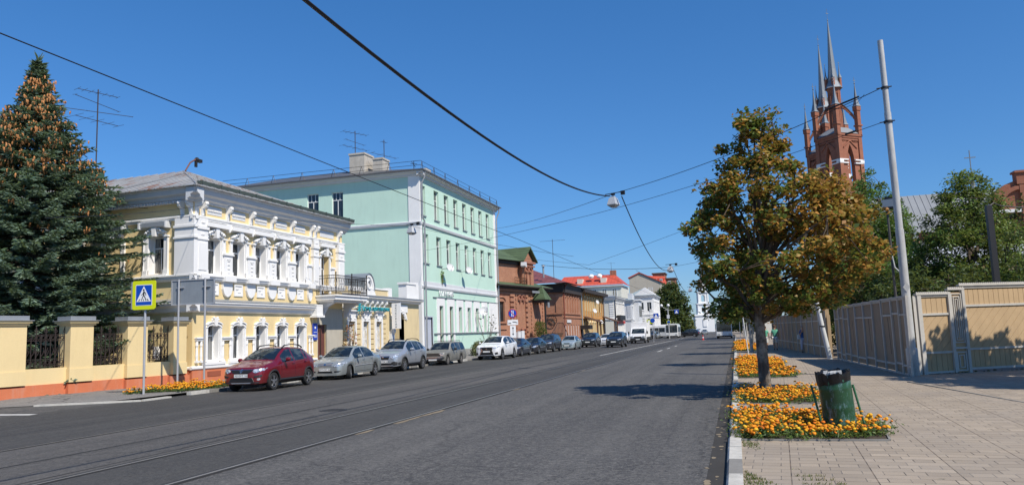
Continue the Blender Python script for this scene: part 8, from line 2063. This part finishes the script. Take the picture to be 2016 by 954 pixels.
def person(loc, rz, label, h, top, bottom, shorts, hair, pose, group='people walking on the right pavement', longhair=False, bag=None):
    """faces local -y; joints in metres for a 1.70 m figure"""
    t = empty('person', loc, rz, label, 'person', group); k = h/1.70
    la, ra, ll, rl = pose                 # elbow/hand offsets and leg swing
    J = {}; J['pel'] = (0, 0, .93); J['wst'] = (0, .01, 1.08); J['chs'] = (0, 0, 1.28); J['nck'] = (0, .01, 1.43); J['hd0'] = (0, -.0, 1.52); J['hd1'] = (0, -.01, 1.62)
    for s, nm, arm, leg in ((1, 'L', la, ll), (-1, 'R', ra, rl)):
        J['sh'+nm] = (s*.165, .01, 1.385); J['el'+nm] = (s*arm[0], arm[1], arm[2]); J['wr'+nm] = (s*arm[3], arm[4], arm[5])
        d = Vector(J['wr'+nm])-Vector(J['el'+nm]); d.normalize(); w_ = Vector(J['wr'+nm])
        J['pa'+nm] = tuple(w_+d*.07)
        side_ = Vector((0, 1, 0)) if abs(d.y) < .7 else Vector((1, 0, 0))
        for f_ in range(4): J['f%d' % f_+nm] = tuple(w_+d*(.15-.01*abs(f_-1))+side_*(.022*(f_-1.5))); 
        J['th'+nm] = tuple(w_+d*.08+side_*-.05+Vector((s*-.01, 0, 0)))
        J['hp'+nm] = (s*.09, 0, .90); J['kn'+nm] = (s*.095, leg[0], .50+leg[2]); J['an'+nm] = (s*.09, leg[1], .09+leg[3]); J['to'+nm] = (s*.10, leg[1]-.14, .03+leg[3]*.3)
    names = list(J); idx = {n: i for i, n in enumerate(names)}; E_d = [('pel', 'wst'), ('wst', 'chs'), ('chs', 'nck'), ('nck', 'hd0'), ('hd0', 'hd1')]
    rad = {'pel': (.15, .11), 'wst': (.125, .095), 'chs': (.15, .105), 'nck': .052, 'hd0': (.07, .085), 'hd1': (.078, .092)}
    for nm in 'LR':
        E_d += [('chs', 'sh'+nm), ('sh'+nm, 'el'+nm), ('el'+nm, 'wr'+nm), ('wr'+nm, 'pa'+nm), ('pel', 'hp'+nm), ('hp'+nm, 'kn'+nm), ('kn'+nm, 'an'+nm), ('an'+nm, 'to'+nm), ('wr'+nm, 'th'+nm)]
        rad.update({'sh'+nm: .055, 'el'+nm: .04, 'wr'+nm: .026, 'pa'+nm: (.04, .018), 'hp'+nm: .088, 'kn'+nm: .055, 'an'+nm: .038, 'to'+nm: (.042, .028), 'th'+nm: .011})
        for f_ in range(4): E_d.append(('pa'+nm, 'f%d' % f_+nm)); rad['f%d' % f_+nm] = .009
    pts = [tuple(c*k for c in J[n]) for n in names]
    skinned('body', M_skin, t, pts, [(idx[a], idx[b]) for a, b in E_d], [tuple(q*k for q in rad[n]) if isinstance(rad[n], tuple) else rad[n]*k for n in names], 2)
    def cloth(name, chain, rr, mat):
        p_ = [tuple(c*k for c in q) for q, _ in chain]; skinned(name, mat, t, p_, rr, [tuple(c*k for c in r_) if isinstance(r_, tuple) else r_*k for _, r_ in chain], 2)
    lerp_ = lambda a, b, t_: tuple(J[a][i]*(1-t_)+J[b][i]*t_ for i in range(3))
    cloth('shirt', [((0, 0, 1.25), (.172, .125)), ((0, .0, 1.05), (.155, .12)), ((0, 0, .88), (.175, .135)), ((0, .01, 1.40), (.10, .075)), ((.15, .01, 1.375), .072), (lerp_('shL', 'elL', .75), .064), ((-.15, .01, 1.375), .072), (lerp_('shR', 'elR', .75), .064)], [(0, 1), (1, 2), (0, 3), (0, 4), (4, 5), (0, 6), (6, 7)], top)
    e_ = .55 if shorts else .93
    def legp(nm, t_): return lerp_('hp'+nm, 'kn'+nm, t_*2) if t_ <= .5 else lerp_('kn'+nm, 'an'+nm, (t_-.5)*2)
    ch = [((0, 0, .92), (.165, .125))]; ed = []
    for nm in 'LR':
        b0 = len(ch); ch += [(legp(nm, .06), .105), (legp(nm, .3), .092), (legp(nm, e_*.8), .075), (legp(nm, e_), .07)]; ed += [(0, b0), (b0, b0+1), (b0+1, b0+2), (b0+2, b0+3)]
    cloth('shorts' if shorts else 'trousers', ch, ed, bottom)
    hb = MB(); hz = 1.635*k
    hb.lathe([(.001, .105*k), (.055*k, .09*k), (.088*k, .045*k), (.094*k, -.01*k), (.088*k, -.06*k if not longhair else -.12*k)], (0, .018*k, hz), 12); hb.build('hair', hair, t, True)
    fb = MB(); fb.ball((0, -.10*k, 1.585*k), .014*k, 5)
    for s in (1, -1): fb.ball((s*.083*k, 0, 1.59*k), .02*k, 5)
    fb.build('nose_and_ears', M_skin, t, True)
    eb = MB()
    for s in (1, -1): eb.ball((s*.03*k, -.088*k, 1.61*k), .013*k, 5)
    eb.box(-.02*k, .02*k, -.094*k, -.086*k, 1.545*k, 1.551*k); eb.build('eyes_and_mouth', M_dark, t)
    sh = MB()
    for nm in 'LR':
        a = J['to'+nm]; q = J['an'+nm]; sh.tube([(q[0]*k, (q[1]+.05)*k, .035*k+q[2]*k-.09*k), (a[0]*k, (a[1]-.06)*k, .035*k)], [.045*k, .04*k], 8)
    sh.build('shoes', M_trim, t, True)
    if bag: b_ = MB().box(-.34*k, -.2*k, -.05*k, .14*k, .86*k, 1.12*k).tube([(-.27*k, .0, 1.12*k), (-.17*k, .0, 1.44*k), (-.25*k, .1*k, 1.12*k)], .01, 4); b_.build('shoulder_bag', bag, t)
    return t
armd = (.22, .02, 1.12, .24, -.04, .88); armb = (.2, -.02, 1.1, .06, -.16, 1.38)
M_bluet = paint('blue_shirt', (.03, .09, .26), .85, .15, 0); M_lav = paint('pale_trousers', (.55, .56, .66), .85, .08, 0); M_teal2 = paint('teal_shirt', (.10, .26, .27), .85, .1, 0); M_blk = paint('black_cloth', (.02, .02, .022), .85, .1, 0); M_wc = paint('white_cloth', (.65, .65, .62), .85, .08, 0); M_grt = paint('green_print_shirt', (.12, .42, .28), .85, .5, .6, (.6, .6, .55), 9)
person((3.85, 49.2, gz(49)+.06), .15, 'person in a blue top and pale trousers walking towards the camera, hand at the face', 1.60, M_bluet, M_lav, False, M_hair, (armd, armb, (-.06, .02, 0, 0), (.05, .12, .02, .02)), bag=M_wc)
person((3.75, 63.5, gz(63)+.06), math.pi, 'person in a teal shirt and black shorts walking away along the hoarding', 1.74, M_teal2, M_blk, True, M_hairb, (armd, armd, (-.1, -.1, .03, .02), (.08, .2, .02, .05)))
person((2.55, 55.6, gz(56)+.06), math.pi-.1, 'person in a green patterned shirt and white shorts behind the linden leaves', 1.68, M_grt, M_wc, True, M_hairb, (armd, armd, (-.12, -.1, .03, .03), (.08, .2, .02, .05)))
person((1.95, 56.2, gz(56)+.06), math.pi, 'person in pale green and white clothes nearest to the linden trunk', 1.64, M_grt, M_wc, True, M_hairb, (armd, armd, (-.05, -.02, .0, .0), (.05, .1, .02, .02)))
